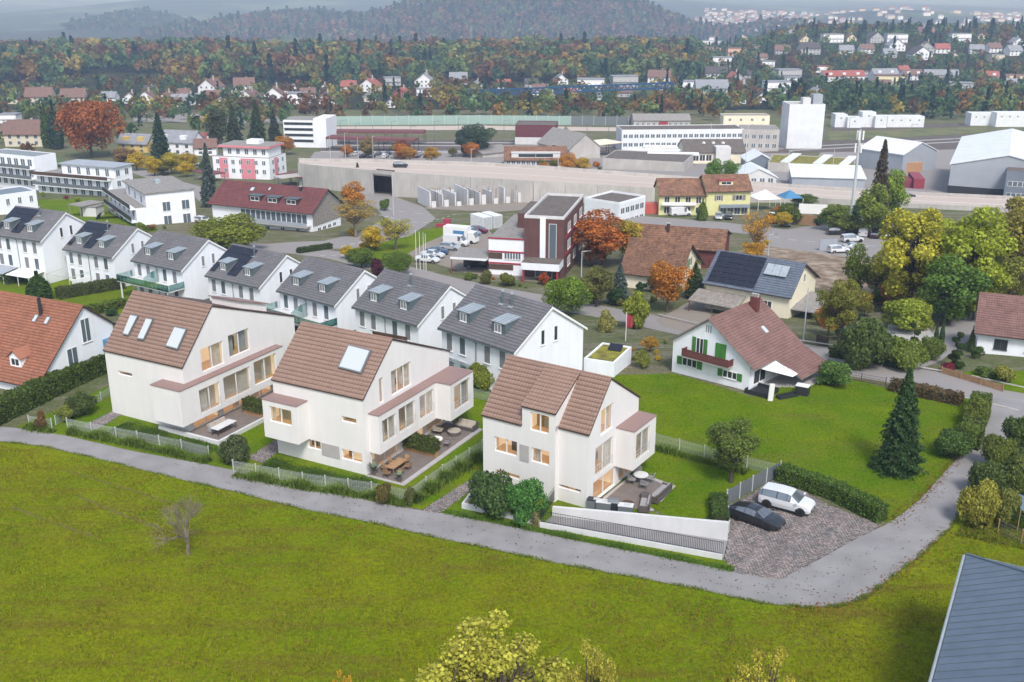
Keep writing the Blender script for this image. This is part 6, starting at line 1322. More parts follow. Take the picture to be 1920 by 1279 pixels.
o = empty('garden_tent', 'dark domed garden tent by the cube block', 'tent', G(207, 410), R(10)); mb = MB(); n = 10
for k in range(n):
    t0, t1 = math.pi * k / n, math.pi * (k + 1) / n; mb.face([(-3 * math.cos(t0), -1.5, 2.2 * math.sin(t0)), (-3 * math.cos(t1), -1.5, 2.2 * math.sin(t1)), (-2.6 * math.cos(t1), 2, 2.0 * math.sin(t1)), (-2.6 * math.cos(t0), 2, 2.0 * math.sin(t0))], M['fabric_dark'])
mb.build('canopy', o)
for t0 in (.3, 1.2, 2.0, 2.9): mb = MB(); mb.bar((-3 * math.cos(t0), -1.5, 2.2 * math.sin(t0)), (-2.6 * math.cos(t0), 2, 2.0 * math.sin(t0)), .05, M['steel_dark']); mb.build('hoop', o)
# ---------------------------------------------------------------- brown and white office with its car park
BR, RT = M['brick_brown'], M['red']
c_ = G(1056, 523); yw = R(-13); h, W, D = 10.2, 6.8, 20.; B = Bld('office_building', 'brown and white office block with roof terraces and a glazed entrance', 'office', (c_.x - W * math.cos(yw), c_.y - W * math.sin(yw)), yw, W, D, z=c_.z); wl = B.face_pt('F', 915, 450)[0]; hw = B.face_pt('F', 915, 447)[1]
B.block('wall', 0, W, 0, D, -2, h, BR, M['flat_dark']); B.flat_roof(0, W, 0, D, h, M['concrete_white'], M['flat_dark'], .5); B.block('wing', wl, -.01, .4, D, -2, hw, WW, M['flat_gravel'])
for z in (hw - .1, hw * .62, hw * .3): B.block('red_band', wl - .1, -.02, .28, .39, z, z + .25, RT)
B.block('timber_band', wl, wl + 2.4, .3, .39, hw * .44, hw * .60, M['wood_dark']); B.block('timber_band', wl, -2, .3, .39, hw * .14, hw * .28, M['wood_dark'])
for k in range(6): B.win('F', wl + 3.0 + k * (-wl - 3.4) / 6, hw * .44, (-wl - 3.4) / 6 - .05, 1.2, 'blue', 0, off=-.38)
B.block('stair_strip', W * .40, W * .54, -.12, -.01, 2.4, h + .2, WW); B.win('F', W * .72, 2.6, 1.3, h - 3.4, 'blue', 0); B.block('upper_storey', wl * .5, -.02, D * .45, D, hw + .01, h - 1.2, BR, M['flat_dark'])
for v in (.25, .55, .85):
    for z in (h - 3, h - 6, h - 9): B.win('R', D * v, z, 2.6, 1.6, 'blue', 2)
for z in (h - 3.6, h - 6.6): B.block('red_band', W + .01, W + .12, 1.5, D, z, z + .5, RT)
B.block('canopy', W * .05, W * 1.0, -4, -.02, 2.3, 3.5, WW, M['flat_dark'])
for u in (W * .1, W * .95): mb = MB(); mb.box((u, -3.7, -1.5), .3, .3, 3.8, RT); B.add('column', mb)
B.win('F', W * .5, 0, 3.0, 2.2, 'blue', 2)
for k in range(4): B.block('step', W * .15, W * .8, -4.6 - k * .4, -4.2 - k * .4, -1.6, -.2 - k * .2, M['concrete'])
B.block('carport_roof', wl - 6.5, wl - .1, -1, 6, 2.6, 3.0, WW, FG); mb = MB(); mb.bar((wl - 6.3, -.8, -1.5), (wl - 6.3, -.8, 2.6), .1, RT); B.add('post', mb)
B2 = boxb('office_annex', 'flat-roofed annex with brown end wall behind the office', 'office', (1160, 414), 384, (1096, 374), (1181, 366)); B2.block('wall', 0, B2.W, 0, B2.D, -2, B2.h, M['sheet_white'], M['flat_dark']); B2.flat_roof(0, B2.W, 0, B2.D, B2.h, WW, M['flat_dark'], .5); B2.grid('R', .5, B2.D - .5, 5, [B2.h - 2.4, B2.h - 5.2], 1.6, 1.4, style='blue', split=False)
# ---------------------------------------------------------------- raised highway, building site
NE = [(560, 311, 6), (600, 316, 6), (700, 325, 6), (735, 328, 6), (883, 338, 5.5), (1000, 345, 5), (1240, 359, 3), (1480, 374, .8), (1700, 387, .35), (1980, 400, .3)]
FE = [(560, 302, 6), (600, 303, 6), (700, 304, 6), (735, 305, 6), (883, 309, 5.5), (1000, 315, 5), (1240, 333, 3), (1480, 351, .8), (1700, 365, .35), (1980, 378, .3)]
NP = [G(x, y, d) for x, y, d in NE]; FP = [G(x, y, d) for x, y, d in FE]; mb = MB()
for i in range(len(NP) - 1): mb.prism([NP[i], NP[i + 1], FP[i + 1], FP[i]], (0, 0, -.5), M['road_pink'])
structure('highway', mb); mk = MB(); fs = [P_.lerp(Q_, t_) for t_ in (.5,) for P_, Q_ in zip(NP, FP)]
for f_ in (.06, .5, .94):
    for i in range(len(NP) - 1): a_, b_ = NP[i].lerp(FP[i], f_), NP[i + 1].lerp(FP[i + 1], f_); n_ = Vector((0, .16, 0)); z_ = Vector((0, 0, .02)); mk.face([a_ - n_ + z_, b_ - n_ + z_, b_ + n_ + z_, a_ + n_ + z_], M['paint'])
structure('highway_marking', mk); hw_ = empty('highway_wall', 'long pale concrete retaining wall carrying the raised road', 'wall', NP[0])
for P_, nm in ((NP, 'wall_panel'), (FP, 'wall_panel')):
    for i in range(len(P_) - 1):
        if P_ is NP and i == 2: continue
        seg = resample([P_[i], P_[i + 1]], 9)
        for a, b in zip(seg, seg[1:]):
            d = (b - a).normalized(); n = Vector((-d.y, d.x, 0)) * (.35 if P_ is FP else -.35); mb = MB(); lo = lambda q: Vector((q.x, q.y, min(h1(q.x, q.y) - 1, q.z - 1.2))); g0 = d * .03; m = M['concrete']
            base = [lo(a + g0), lo(b - g0), lo(b - g0 + n), lo(a + g0 + n)]; top = [a + g0, b - g0, b - g0 + n, a + g0 + n]; nv = len(mb.v); up = Vector((0, 0, .9)); mb.v += [tuple(p - NP[0]) for p in base] + [tuple(p + up - NP[0]) for p in top]
            for q in ((0, 1, 5, 4), (1, 2, 6, 5), (2, 3, 7, 6), (3, 0, 4, 7), (4, 5, 6, 7)): mb.f.append(tuple(nv + k for k in q)); mb.m.append(mb.mi(m))
            mb.build(nm, hw_)
mb = MB(); a, b = NP[2], NP[3]; mb.prism([a, b, b + Vector((0, 0, 1)), a + Vector((0, 0, 1))], (0, -.4, 0), M['concrete']); mb.prism([Vector((a.x, a.y + 7, a.z - 7)), Vector((b.x, b.y + 7, b.z - 7)), Vector((b.x, b.y + 7, b.z)), Vector((a.x, a.y + 7, a.z))], (0, .3, 0), M['trim_dark']); structure('underpass', mb)  # dark back sheet imitates the shade inside the passage
site = empty('building_shell', 'unfinished pale concrete walls of a building site below the raised road', 'building site', G(930, 385)); so = site.location; rs = random.Random(4)
structure('site_ground', drape(gp((795, 392), (830, 362), (1060, 362), (1075, 388), (930, 398)), .05, M['gravel']))
A_, B_ = G(812, 391), G(1062, 376); dr = (B_ - A_); dr.z = 0; Lr = dr.length; dr = dr / Lr; nr = Vector((-dr.y, dr.x, 0))
def site_wall(t0, v0, t1, v1, h, m, z=0.):
    p, q = A_ + dr * t0 + nr * v0, A_ + dr * t1 + nr * v1; p.z = q.z = h1((p.x + q.x) / 2, (p.y + q.y) / 2) + z; d_ = (q - p).normalized(); n_ = Vector((-d_.y, d_.x, 0)) * .14; mb = MB(); mb.prism([p - n_ - so, q - n_ - so, q + n_ - so, p + n_ - so], (0, 0, h), m); mb.build('wall_panel', site)
cells = 11
for k in range(cells + 1):
    t_ = Lr * k / cells; site_wall(t_, 2, t_, 11, 3.4 if k % 3 else 4.4, M['concrete_white']); site_wall(t_ + .6, 4, t_ + .6, 6, 2.6, M['wood']) if k % 2 else None
    if k < cells: site_wall(t_ + .3, 11, t_ + Lr / cells - .3, 11, 3.2, M['concrete_white']); site_wall(t_ + .3, 6.5, t_ + Lr / cells * .55, 6.5, 3.0, rs.choice([M['concrete_white'], M['wood'], M['concrete']])); site_wall(t_ + .2, 1.6, t_ + Lr / cells * .4, 1.6, rs.uniform(1, 3), M['concrete_white'])
for k in range(70):
    p = A_ + dr * rs.uniform(0, Lr) + nr * rs.choice([2, 6.5, 11]); p.z = h1(p.x, p.y); mb = MB(); mb.bar(p - so, p - so + Vector((0, 0, rs.uniform(3.6, 4.8))), .05, rs.choice([M['steel_grey'], M['wood_red'], M['steel_dark']])); mb.build('rebar', site)
for k in range(10): p = G(820 + k * 24, 372 + (k % 3) * 6) - so; mb = MB(); mb.bar(p, p + Vector((0, 0, 4.2)), .08, M['wood_red' if k % 3 == 0 else 'steel_grey']); mb.build('prop', site)
o = empty('excavator', 'small excavator at the left end of the building site', 'excavator', G(793, 378), R(20)); mb = MB(); mb.box((0, 0, .6), 2.2, 1.8, 1.1, M['wood']); mb.build('body', o); mb = MB(); mb.box((.2, .2, 1.7), 1.1, 1.0, 1.3, M['car_glass']); mb.build('cab', o)
for s in (-1, 1): mb = MB(); mb.box((0, s * .8, 0), 2.6, .5, .6, M['black']); mb.build('track', o)
mb = MB(); mb.bar((1, -.2, 1.4), (2.6, -.2, 3.6), .16, M['wood']); mb.bar((2.6, -.2, 3.6), (3.6, -.2, 1.6), .13, M['wood']); b_ = mb.build('arm', o); mb = MB(); mb.box((3.5, -.2, 1.0), .7, .7, .6, M['black']); mb.build('bucket', b_)
# ---------------------------------------------------------------- station quarter and industry
def simple(name, label, cat, corner, top, left, right, wall, roof, par=.3, rows=(), n=5, wh=1.3, ww=1.3, Dmin=6., fl=True, st='blue', rn=0):
    B = boxb(name, label, cat, corner, top, left, right); B.D = D = max(B.D, Dmin); B.block('wall', 0, B.W, 0, D, -2.5, B.h, wall, roof)
    if fl: B.flat_roof(0, B.W, 0, D, B.h, wall, roof, par)
    for z in rows:
        B.grid('F', .4, B.W - .4, n, [B.h + z], ww, wh, style=st, split=False)
        if rn: B.grid('R', .4, D - .4, rn, [B.h + z], ww, wh, style=st, split=False)
    return B
def gab(name, label, cat, base_l, base_r, top, ridge, D, wall, tile, axis='u', over=.5, plain=True, color=None, rise=None):
    """gabled building from the pixels of its front base, the row of its front eave, and the row of its ridge"""
    a, b = G(*base_l), G(*base_r); d = b - a; W = Vector((d.x, d.y)).length; B = Bld(name, label, cat, a, math.atan2(d.y, d.x), W, D); ze = zat(top, a.x, a.y) - a.z; B.ze = ze
    if axis == 'u':
        q = B.world(0, D / 2, 0); zr = max(ze + 1, zat(ridge, q.x, q.y) - a.z) if rise is None else ze + rise; B.vr = D / 2; B.zr = zr; B.gable_wall(wall, 'u', 0, W, 0, D, D / 2, ze, zr, ze, color=color); B.gable_roof('u', 0, W, 0, D, D / 2, ze, zr, ze, tile, over=over, ends=.3, plain=plain, thick=.3)
    else:
        q = B.world(W / 2, 0, 0); zr = max(ze + .8, zat(ridge, q.x, q.y) - a.z) if rise is None else ze + rise; B.vr = W / 2; B.zr = zr; B.gable_wall(wall, 'v', 0, D, 0, W, W / 2, ze, zr, ze, color=color); B.gable_roof('v', 0, D, 0, W, W / 2, ze, zr, ze, tile, over=over, ends=.3, plain=plain, thick=.3)
    return B
SW, SG, SS, CW, CC = M['sheet_white'], M['sheet_grey'], M['sheet_slate'], M['concrete_white'], M['concrete']
B = simple('burgundy_hall', 'tall windowless burgundy hall on a white base at the station', 'hall', (1042, 272), 236, (966, 235), (1056, 237), M['burgundy'], M['flat_dark'], Dmin=14)
mb = MB(); mb.prism([(-.1, -.1, -2), (B.W + .1, -.1, -2), (B.W + .1, B.D, -2), (-.1, B.D, -2)], (0, 0, 2 + B.h * .38), CW); B.add('plinth', mb)
B = gab('goods_station', 'white building with brown tiled roof and long dormer before the burgundy hall', 'building', (946, 313), (1063, 313), 301, 276, 14, CW, M['tile_old'], plain=False); roof_dormer(B, B.W * .5, 1.0, B.W * .78, 2.0, CW, CW); B.grid('F', .5, B.W - .5, 12, [.6], 1.3, 1.4, style='blue', split=False); chimney(B, B.W * .8, 8, B.zr - .8, 1.6, 1.2, M['brick_brown'])
gab('low_shed', 'low pale grey shed left of the brown-roofed station building', 'shed', (905, 296), (960, 292), 289, 277, 16, CC, M['flat_gravel']); gab('grey_shed', 'grey gabled goods shed right of the burgundy hall', 'shed', (1068, 300), (1125, 296), 281, 252, 22, CC, M['flat_gravel'], 'v'); gab('grey_shed', 'small grey gabled shed joined behind the goods shed', 'shed', (1050, 276), (1078, 276), 262, 246, 14, CC, M['flat_gravel'], 'v')
roofs('loading_canopy', 'flat cream loading canopy between goods shed and white factory', 'canopy', (1118, 294), (1166, 290), 10, 4.2, .4, M['wall_cream'], M['steel_dark'])
B = simple('white_factory', 'long white factory with two ribbon window rows', 'factory', (1392, 283), 243, (1166, 245), (1412, 236), SW, M['flat_dark'], rows=(-3.0, -6.4), n=22, Dmin=14, ww=1.7, wh=1.5)
simple('grey_factory', 'grey four-storey factory block beside the white silo', 'factory', (1459, 284), 245, (1393, 244), (1472, 236), CC, M['flat_gravel'], rows=(-3.4, -7.0), n=5, ww=1.6, wh=1.8, Dmin=12)
simple('roof_house', 'pinkish rooftop storey above the grey factory', 'building', (1442, 240), 218, (1357, 218), (1450, 214), M['wall_cream'], M['flat_gravel'], n=4, rows=(-2.4,), Dmin=9)
B = gab('rail_house', 'flat-gabled grey building with a red gate behind the factory', 'building', (1188, 240), (1294, 240), 226, 214, 12, CC, M['flat_gravel']); B.grid('F', .6, B.W - .6, 10, [1.2], 1.4, 1.5, style='blue', split=False); B.block('gate', B.W * .45, B.W * .6, -.12, -.02, 0, 3.2, M['red'])
simple('low_workshop', 'wide low workshop roofs with white skylight bands before the white factory', 'workshop', (1282, 322), 306, (1130, 298), (1330, 296), CC, M['flat_dark'], Dmin=20)
for k in range(3): a = G(1205 + k * 4, 296 + k * 7); o = empty('skylight_band', 'long white skylight band on the low workshop roofs, %s' % ('farthest', 'middle one', 'nearest')[k], 'skylight', a + Vector((0, 0, 4.0)), R(-8)); mb = MB(); mb.prism([(0, 0, 0), (22 - k * 2, 0, 0), (22 - k * 2, .8, .7), (0, .8, .7)], (0, 1.2, 0), SW); mb.build('glazing', o); mb = MB(); mb.box((11 - k, 1.0, -.3), 22.4 - k * 2, 2.4, .3, CC); mb.build('kerb_frame', o)
B = gab('cream_workshop', 'cream workshop with dark hipped roof, domes and white stair tower', 'workshop', (1282, 307), (1396, 307), 286, 262, 15, M['wall_cream'], M['flat_dark']); B.grid('F', .8, B.W * .46, 4, [1.0], 2.0, 2.2, style='plain', split=False); B.block('stair_tower', B.W * .5, B.W * .74, -2.5, 3, -2, B.ze + 2.2, CW)
for k in range(5): mb = MB(); mb.lathe((B.W * (.35 + .08 * k), 5 + (k % 2) * 2, B.ze + (B.zr - B.ze) * .7), [(.7, 0), (.6, .45), (.2, .7)], CW, 8); B.add('roof_dome', mb)
B = simple('white_silo', 'tall windowless white silo building with outside stairs', 'silo', (1540, 279), 197, (1481, 197), (1565, 191), SW, CC, Dmin=12)
for k in range(8):
    z = 1.5 + k * (B.h - 2) / 8; mb = MB(); mb.box((B.W + .9, B.D * .35, z), 1.6, 3.4, .12, M['steel_grey']); mb.bar((B.W + 1.6, B.D * .35 - 1.6, z + 1), (B.W + 1.6, B.D * .35 + 1.6, z + 1), .05, M['steel_grey']); mb.bar((B.W + .9, B.D * .35 - 1.5, z), (B.W + .9, B.D * .35 + 1.5, z + (B.h - 2) / 8), .12, M['steel_grey']); B.add('stair_landing', mb)
mb = MB(); [mb.bar((B.W + 1.6, B.D * .35 + s * 1.6, -1), (B.W + 1.6, B.D * .35 + s * 1.6, B.h), .08, M['steel_grey']) for s in (-1, 1)]; B.add('stair_frame', mb); B.block('roof_unit', B.W * .4, B.W * .62, 2, 6, B.h + .1, B.h + 2.6, CW); B.block('roof_unit', B.W * .68, B.W * .95, 2, 6, B.h + .1, B.h + 4, SG)
for (x0, x1, yb_, yt, t) in ((1567, 1587, 239, 215, 'tall narrow white container stack behind the silo'), (1590, 1615, 240, 221, 'low white container row left of the small tree'), (1618, 1640, 239, 211, 'tall white container house behind the silo'), (1642, 1662, 240, 219, 'white container right of the tall container house'), (1664, 1732, 239, 219, 'long white container hall right of the silo'), (1822, 1868, 236, 213, 'long white shed at the right end of the railway'), (1870, 1930, 238, 212, 'white shed cut by the right edge beyond the railway')):
    B = simple('container_hall', t, 'container', (x1, yb_), yt, (x0, yt), (x1 + 5, yt - 1), SW, SW, .15, Dmin=7); B.grid('F', .5, B.W - .5, max(1, int(B.W / 4)), [B.h - 2.2], 1.0, .9, style='blue', split=False)
B = simple('green_roofed_hall', 'low hall with bright mossy green roof and slanted white skylights', 'hall', (1600, 327), 314, (1440, 306), (1694, 302), CC, M['moss'], Dmin=16)
for k, u in enumerate((.14, .52, .82)): mb = MB(); mb.prism([(B.W * u, 2, B.h + .1), (B.W * u + 3, 2, B.h + .1), (B.W * u + 6, B.D - 2, B.h + .9), (B.W * u + 3, B.D - 2, B.h + .9)], (0, 0, .4), SW); B.add('skylight', mb)
B = simple('sheet_hall', 'grey-fronted hall with a shallow white sheet roof by the road', 'hall', (1620, 354), 336, (1486, 332), (1632, 322), SG, SW, Dmin=11, fl=False); mb = MB(); mb.prism([(-.4, -.4, B.h + .02), (B.W + .4, -.4, B.h + .02), (B.W + .4, B.D, B.h + 1.6), (-.4, B.D, B.h + 1.6)], (0, 0, .25), SW); B.add('roof', mb)
B = gab('small_hall', 'small white gabled workshop with dark fascia by the road', 'workshop', (1386, 347), (1455, 347), 333, 317, 12, CW, SW, 'v'); B.grid('F', .5, B.W - .5, 4, [.5], 1.6, 1.6, style='blue', split=False); gab('small_hall', 'white gabled shed between cream workshop and green roof', 'shed', (1402, 317), (1450, 317), 303, 290, 12, SS, SW, 'v')
gab('steel_hall', 'blue-grey gabled steel hall beside the container yard', 'hall', (1690, 324), (1752, 318), 291, 268, 18, SG, SW, 'v', over=.3)
B = gab('great_hall', 'huge blue-grey hall with white roof at the right edge', 'hall', (1776, 362), (1990, 372), 308, 292, 60, SG, SW, 'v', over=.4); B.block('annex', B.W * .5, B.W * 1.1, -7, -.1, -2, 8.5, SS, M['flat_dark']); B.grid('F', B.W * .52, B.W * .95, 5, [1.2, 4.4], 2.4, 1.4, style='blue', split=False, off=7.0); B.block('plinth', -.1, B.W * .5, -.15, -.02, -2, 2.2, M['steel_dark'])
def crate_box(label, px, rz, L, w, h, color, name='shipping_container'):
    o = empty(name, label, 'container', G(*px), R(rz)); mb = MB(); mb.box((0, 0, 0), L, w, h, M['any']); mb.build('shell', o, color=color); n = int(L / .5)
    for s in (-1, 1):
        mb = MB(); [mb.box((-L / 2 + .25 + k * .5, s * (w / 2 + .02), .1), .2, .05, h - .2, M['any']) for k in range(n)]; mb.build('ribs', o, color=color, kind='stuff')
    mb = MB(); mb.box((L / 2 + .03, 0, .1), .05, w - .2, h - .2, M['any']); mb.build('door', o, color=tuple(c * .6 for c in color))
crate_box('large red container beside the great hall', (1716, 350), 78, 12, 3, 3.4, (.26, .035, .055)); crate_box('dark red container left of the large red one', (1698, 350), 78, 8, 2.6, 2.6, (.2, .03, .05)); crate_box('stack of pale pallets behind the red containers', (1706, 322), 10, 7, 3, 3.2, (.45, .25, .14), 'pallet_stack'); crate_box('green site toilet by the yellow house', (1194, 405), 5, 1.3, 1.3, 2.4, (.02, .22, .2), 'site_toilet'); crate_box('red and white site hut left of the yellow house', (1218, 400), 5, 4, 2.4, 2.6, (.5, .1, .08), 'site_hut')
crate_box('small white site office at the parking lot entrance', (1650, 418), -10, 3, 3, 3, (.6, .63, .68), 'site_office'); crate_box('red recycling bin at the junction lawn', (838, 422), 0, 1.6, 1.2, 1.4, (.35, .03, .07), 'recycling_bin'); crate_box('low red bin beside the junction recycling bin', (827, 426), 0, 2.2, .8, .8, (.3, .03, .06), 'recycling_bin')
for k, (px, t) in enumerate((((902, 428), 'left one of two white box trailers on the office car park'), ((922, 425), 'right one of two white box trailers on the office car park'))): crate_box(t, px, -55, 5.2, 2.3, 3.0, (.7, .72, .74), 'box_trailer')
mast = empty('radio_mast', 'tall pale radio mast with antennas beside the bare spruce', 'mast', G(1597, 398)); hm = zat(243, mast.location.x, mast.location.y) - mast.location.z; mb = MB(); mb.bar((0, 0, -1), (0, 0, hm), .45, M['steel'], 8, .25); mb.build('pole', mast)
for k in range(6): mb = MB(); a = k * 1.05; mb.box((math.cos(a) * .8, math.sin(a) * .8, hm - 2.5 - (k % 2) * 3), .35, .3, 2.2, M['frame']); mb.build('antenna', mast)
for px, t in (((1345, 250), 'x'),): pass
def pole(px, top, label, r=.11, arm=0., name='street_lamp', cat='street lamp', m=None, group=None):
    p = G(*px); o = empty(name, label, cat, p, 0, group); h = zat(top, p.x, p.y) - p.z; mb = MB(); mb.bar((0, 0, -.5), (0, 0, h), r, m or M['steel'], 6, r * .6); mb.build('post', o)
    if arm: mb = MB(); mb.bar((0, 0, h), (arm, 0, h + .15), r * .6, m or M['steel'], 5); mb.build('arm', o); mb = MB(); mb.box((arm, 0, h + .08), .7, .25, .12, M['steel_grey']); mb.build('lamp_head', o)
for i, (x, yb_, yt) in enumerate(((620, 300, 255), (648, 298, 250), (672, 300, 258), (700, 302, 256), (738, 405, 325), (884, 342, 280), (1046, 350, 290), (1395, 345, 235), (1330, 300, 230), (1090, 520, 472), (1506, 640, 540), (1440, 480, 440), (1560, 330, 280), (1822, 345, 300), (1846, 350, 292), (1475, 345, 285))): pole((x, yb_), yt, 'slim grey lamp post, %s from the left across the town' % ORD(sorted(q[0] for q in ((620,), (648,), (672,), (700,), (738,), (884,), (1046,), (1395,), (1330,), (1090,), (1506,), (1440,), (1560,), (1822,), (1846,), (1475,))).index(x) + 1), arm=1.2 if i % 2 else 0, group='grey lamp posts across the town')
for i, (x, y, t) in enumerate(((640, 268, 226), (668, 272, 232), (700, 276, 236), (735, 270, 228), (770, 278, 238), (815, 272, 228), (860, 266, 222), (905, 276, 234), (945, 268, 226), (1100, 270, 226), (1140, 274, 228), (1590, 262, 220), (1660, 258, 214), (1730, 254, 210), (1790, 262, 222), (1705, 276, 234))): pole((x, y), t, 'thin railway mast beside the tracks, %s from left' % ORD(sorted([640, 668, 700, 735, 770, 815, 860, 905, 945, 1100, 1140, 1590, 1660, 1730, 1790, 1705]).index(x) + 1), .13, 2.2, 'railway_mast', 'mast', M['steel_grey'], 'railway masts')
for i, x in enumerate((781, 788, 795, 799)): pole((x, 505 + i * 1), 432 + i * 2, 'white flagpole before the office lawn, %s from left' % ('first', 'second', 'third', 'fourth')[i], .06, name='flagpole', cat='flagpole', group='flagpoles by the office', m=M['frame'])
p_ = G(1173, 640); o = empty('flagpole', 'flagpole with a red flag beside the garden', 'flagpole', p_); mb = MB(); hf = zat(586, p_.x, p_.y) - p_.z; mb.bar((0, 0, -.3), (0, 0, hf), .05, M['frame'], 6); mb.build('pole', o); mb = MB()
for k in range(6): mb.face([(.05 + k * .13, .08 * math.sin(k * 1.1), hf - .2 - k * .05), (.05 + (k + 1) * .13, .08 * math.sin((k + 1) * 1.1), hf - .25 - k * .05), (.05 + (k + 1) * .13, .08 * math.sin((k + 1) * 1.1), hf - 2.0), (.05 + k * .13, .08 * math.sin(k * 1.1), hf - 2.0)], M['red'])
mb.build('flag', o)
# railway: embankment, tracks, noise barrier
def band(name, px_lo, px_hi, m, dz): structure(name, drape(gp(*px_lo, *px_hi[::-1]), dz, m))
band('goods_yard', [(880, 335), (1120, 350), (1480, 360)], [(900, 262), (1160, 262), (1480, 262)], M['asphalt_road'], .03); band('steel_yard', [(1480, 366), (1700, 372), (1960, 384)], [(1540, 284), (1700, 280), (1960, 276)], M['asphalt_road'], .03); band('railway', [(600, 292), (900, 288), (1160, 292)], [(600, 262), (900, 262), (1160, 266)], M['ballast'], .06); band('railway', [(1420, 288), (1640, 284), (1800, 280), (1960, 278)], [(1560, 264), (1700, 258), (1850, 250), (1960, 246)], M['ballast'], .06); band('railway', [(1560, 246), (1750, 240), (1960, 232)], [(1560, 238), (1750, 233), (1960, 225)], M['ballast'], .08); band('rail_bank', [(1555, 263), (1700, 257), (1850, 248)], [(1555, 247), (1700, 243), (1850, 236)], M['bank'], .07); band('sports_field', [(250, 228), (540, 232)], [(250, 213), (540, 215)], M['asphalt_road'], .05); band('station_square', [(575, 306), (720, 308), (900, 306)], [(590, 285), (720, 284), (900, 282)], M['asphalt_road'], .09); band('container_yard', [(1640, 372), (1760, 372)], [(1680, 318), (1780, 300)], M['asphalt_road'], .09); band('industrial_yard', [(1120, 345), (1400, 360), (1640, 372)], [(1120, 300), (1400, 305), (1640, 318)], M['asphalt_road'], .05); band('bypass', [(560, 246), (900, 244), (1200, 247)], [(560, 238), (900, 236), (1200, 240)], M['road_pink'], .1)
for k, (x, y0, y1) in enumerate(((600, 268, 266), (600, 274, 272), (600, 286, 283), (1480, 284, 262), (1480, 278, 256))):
    x1 = 1150 if k < 3 else 1900; mb = MB(); a, b = G(x, y0), G(x1, y1 if k > 2 else y0 + 2)
    for s in (0, 1.5):
        for q0, q1 in zip(resample([a, b], 12), resample([a, b], 12)[1:]): mb.bar(Vector((q0.x, q0.y + s, h1(q0.x, q0.y) + .25)), Vector((q1.x, q1.y + s, h1(q1.x, q1.y) + .25)), .09, M['steel'])
    structure('rail_track', mb)
o = None
NB = resample([G(540, 236), G(900, 233), G(1200, 236)], 6.0); nbr = empty('noise_barrier', 'long translucent green noise barrier behind the station', 'noise barrier', NB[0])
gpan = None
for i, (a, b) in enumerate(zip(NB, NB[1:])):
    mb = MB(); up = Vector((0, 0, 4.6)); lo = Vector((0, 0, h1(a.x, a.y) - a.z)); mb.prism([a - NB[0], b - NB[0], b - NB[0] + up, a - NB[0] + up], (0, .12, 0), M['barrier'] if a.x < NB[0].x + (NB[-1].x - NB[0].x) * .8 else M['steel_grey']); mb.build('panel', nbr); mb = MB(); mb.bar(a - NB[0], a - NB[0] + Vector((0, -.1, 5)), .12, M['steel']); mb.build('post', nbr)
# lattice boom of a tower crane seen before the far bank
a, b = aty(762, 184, 760), aty(1262, 165, 700); cr = empty('crane_boom', 'long blue lattice crane boom across the far houses', 'crane', a); d = b - a; n = 44; mb = MB(); up = Vector((0, 0, 3.4))
mb.bar((0, 0, 0), d, .75, M['crane'], 4); mb.bar(up, d + up, .75, M['crane'], 4); mb.build('chord', cr)
for i in range(n): mb = MB(); p = d * (i / n); q = d * ((i + 1) / n); mb.bar(p, (p + q) / 2 + up, .5, M['crane'], 4); mb.bar((p + q) / 2 + up, q, .5, M['crane'], 4); mb.build('lattice', cr)
mb = MB(); m_ = Vector((d.x, d.y, 0)); mb.bar(d + up, Vector((d.x, d.y, h1(b.x, b.y) - a.z)), .9, M['crane'], 4); mb.build('mast', cr)

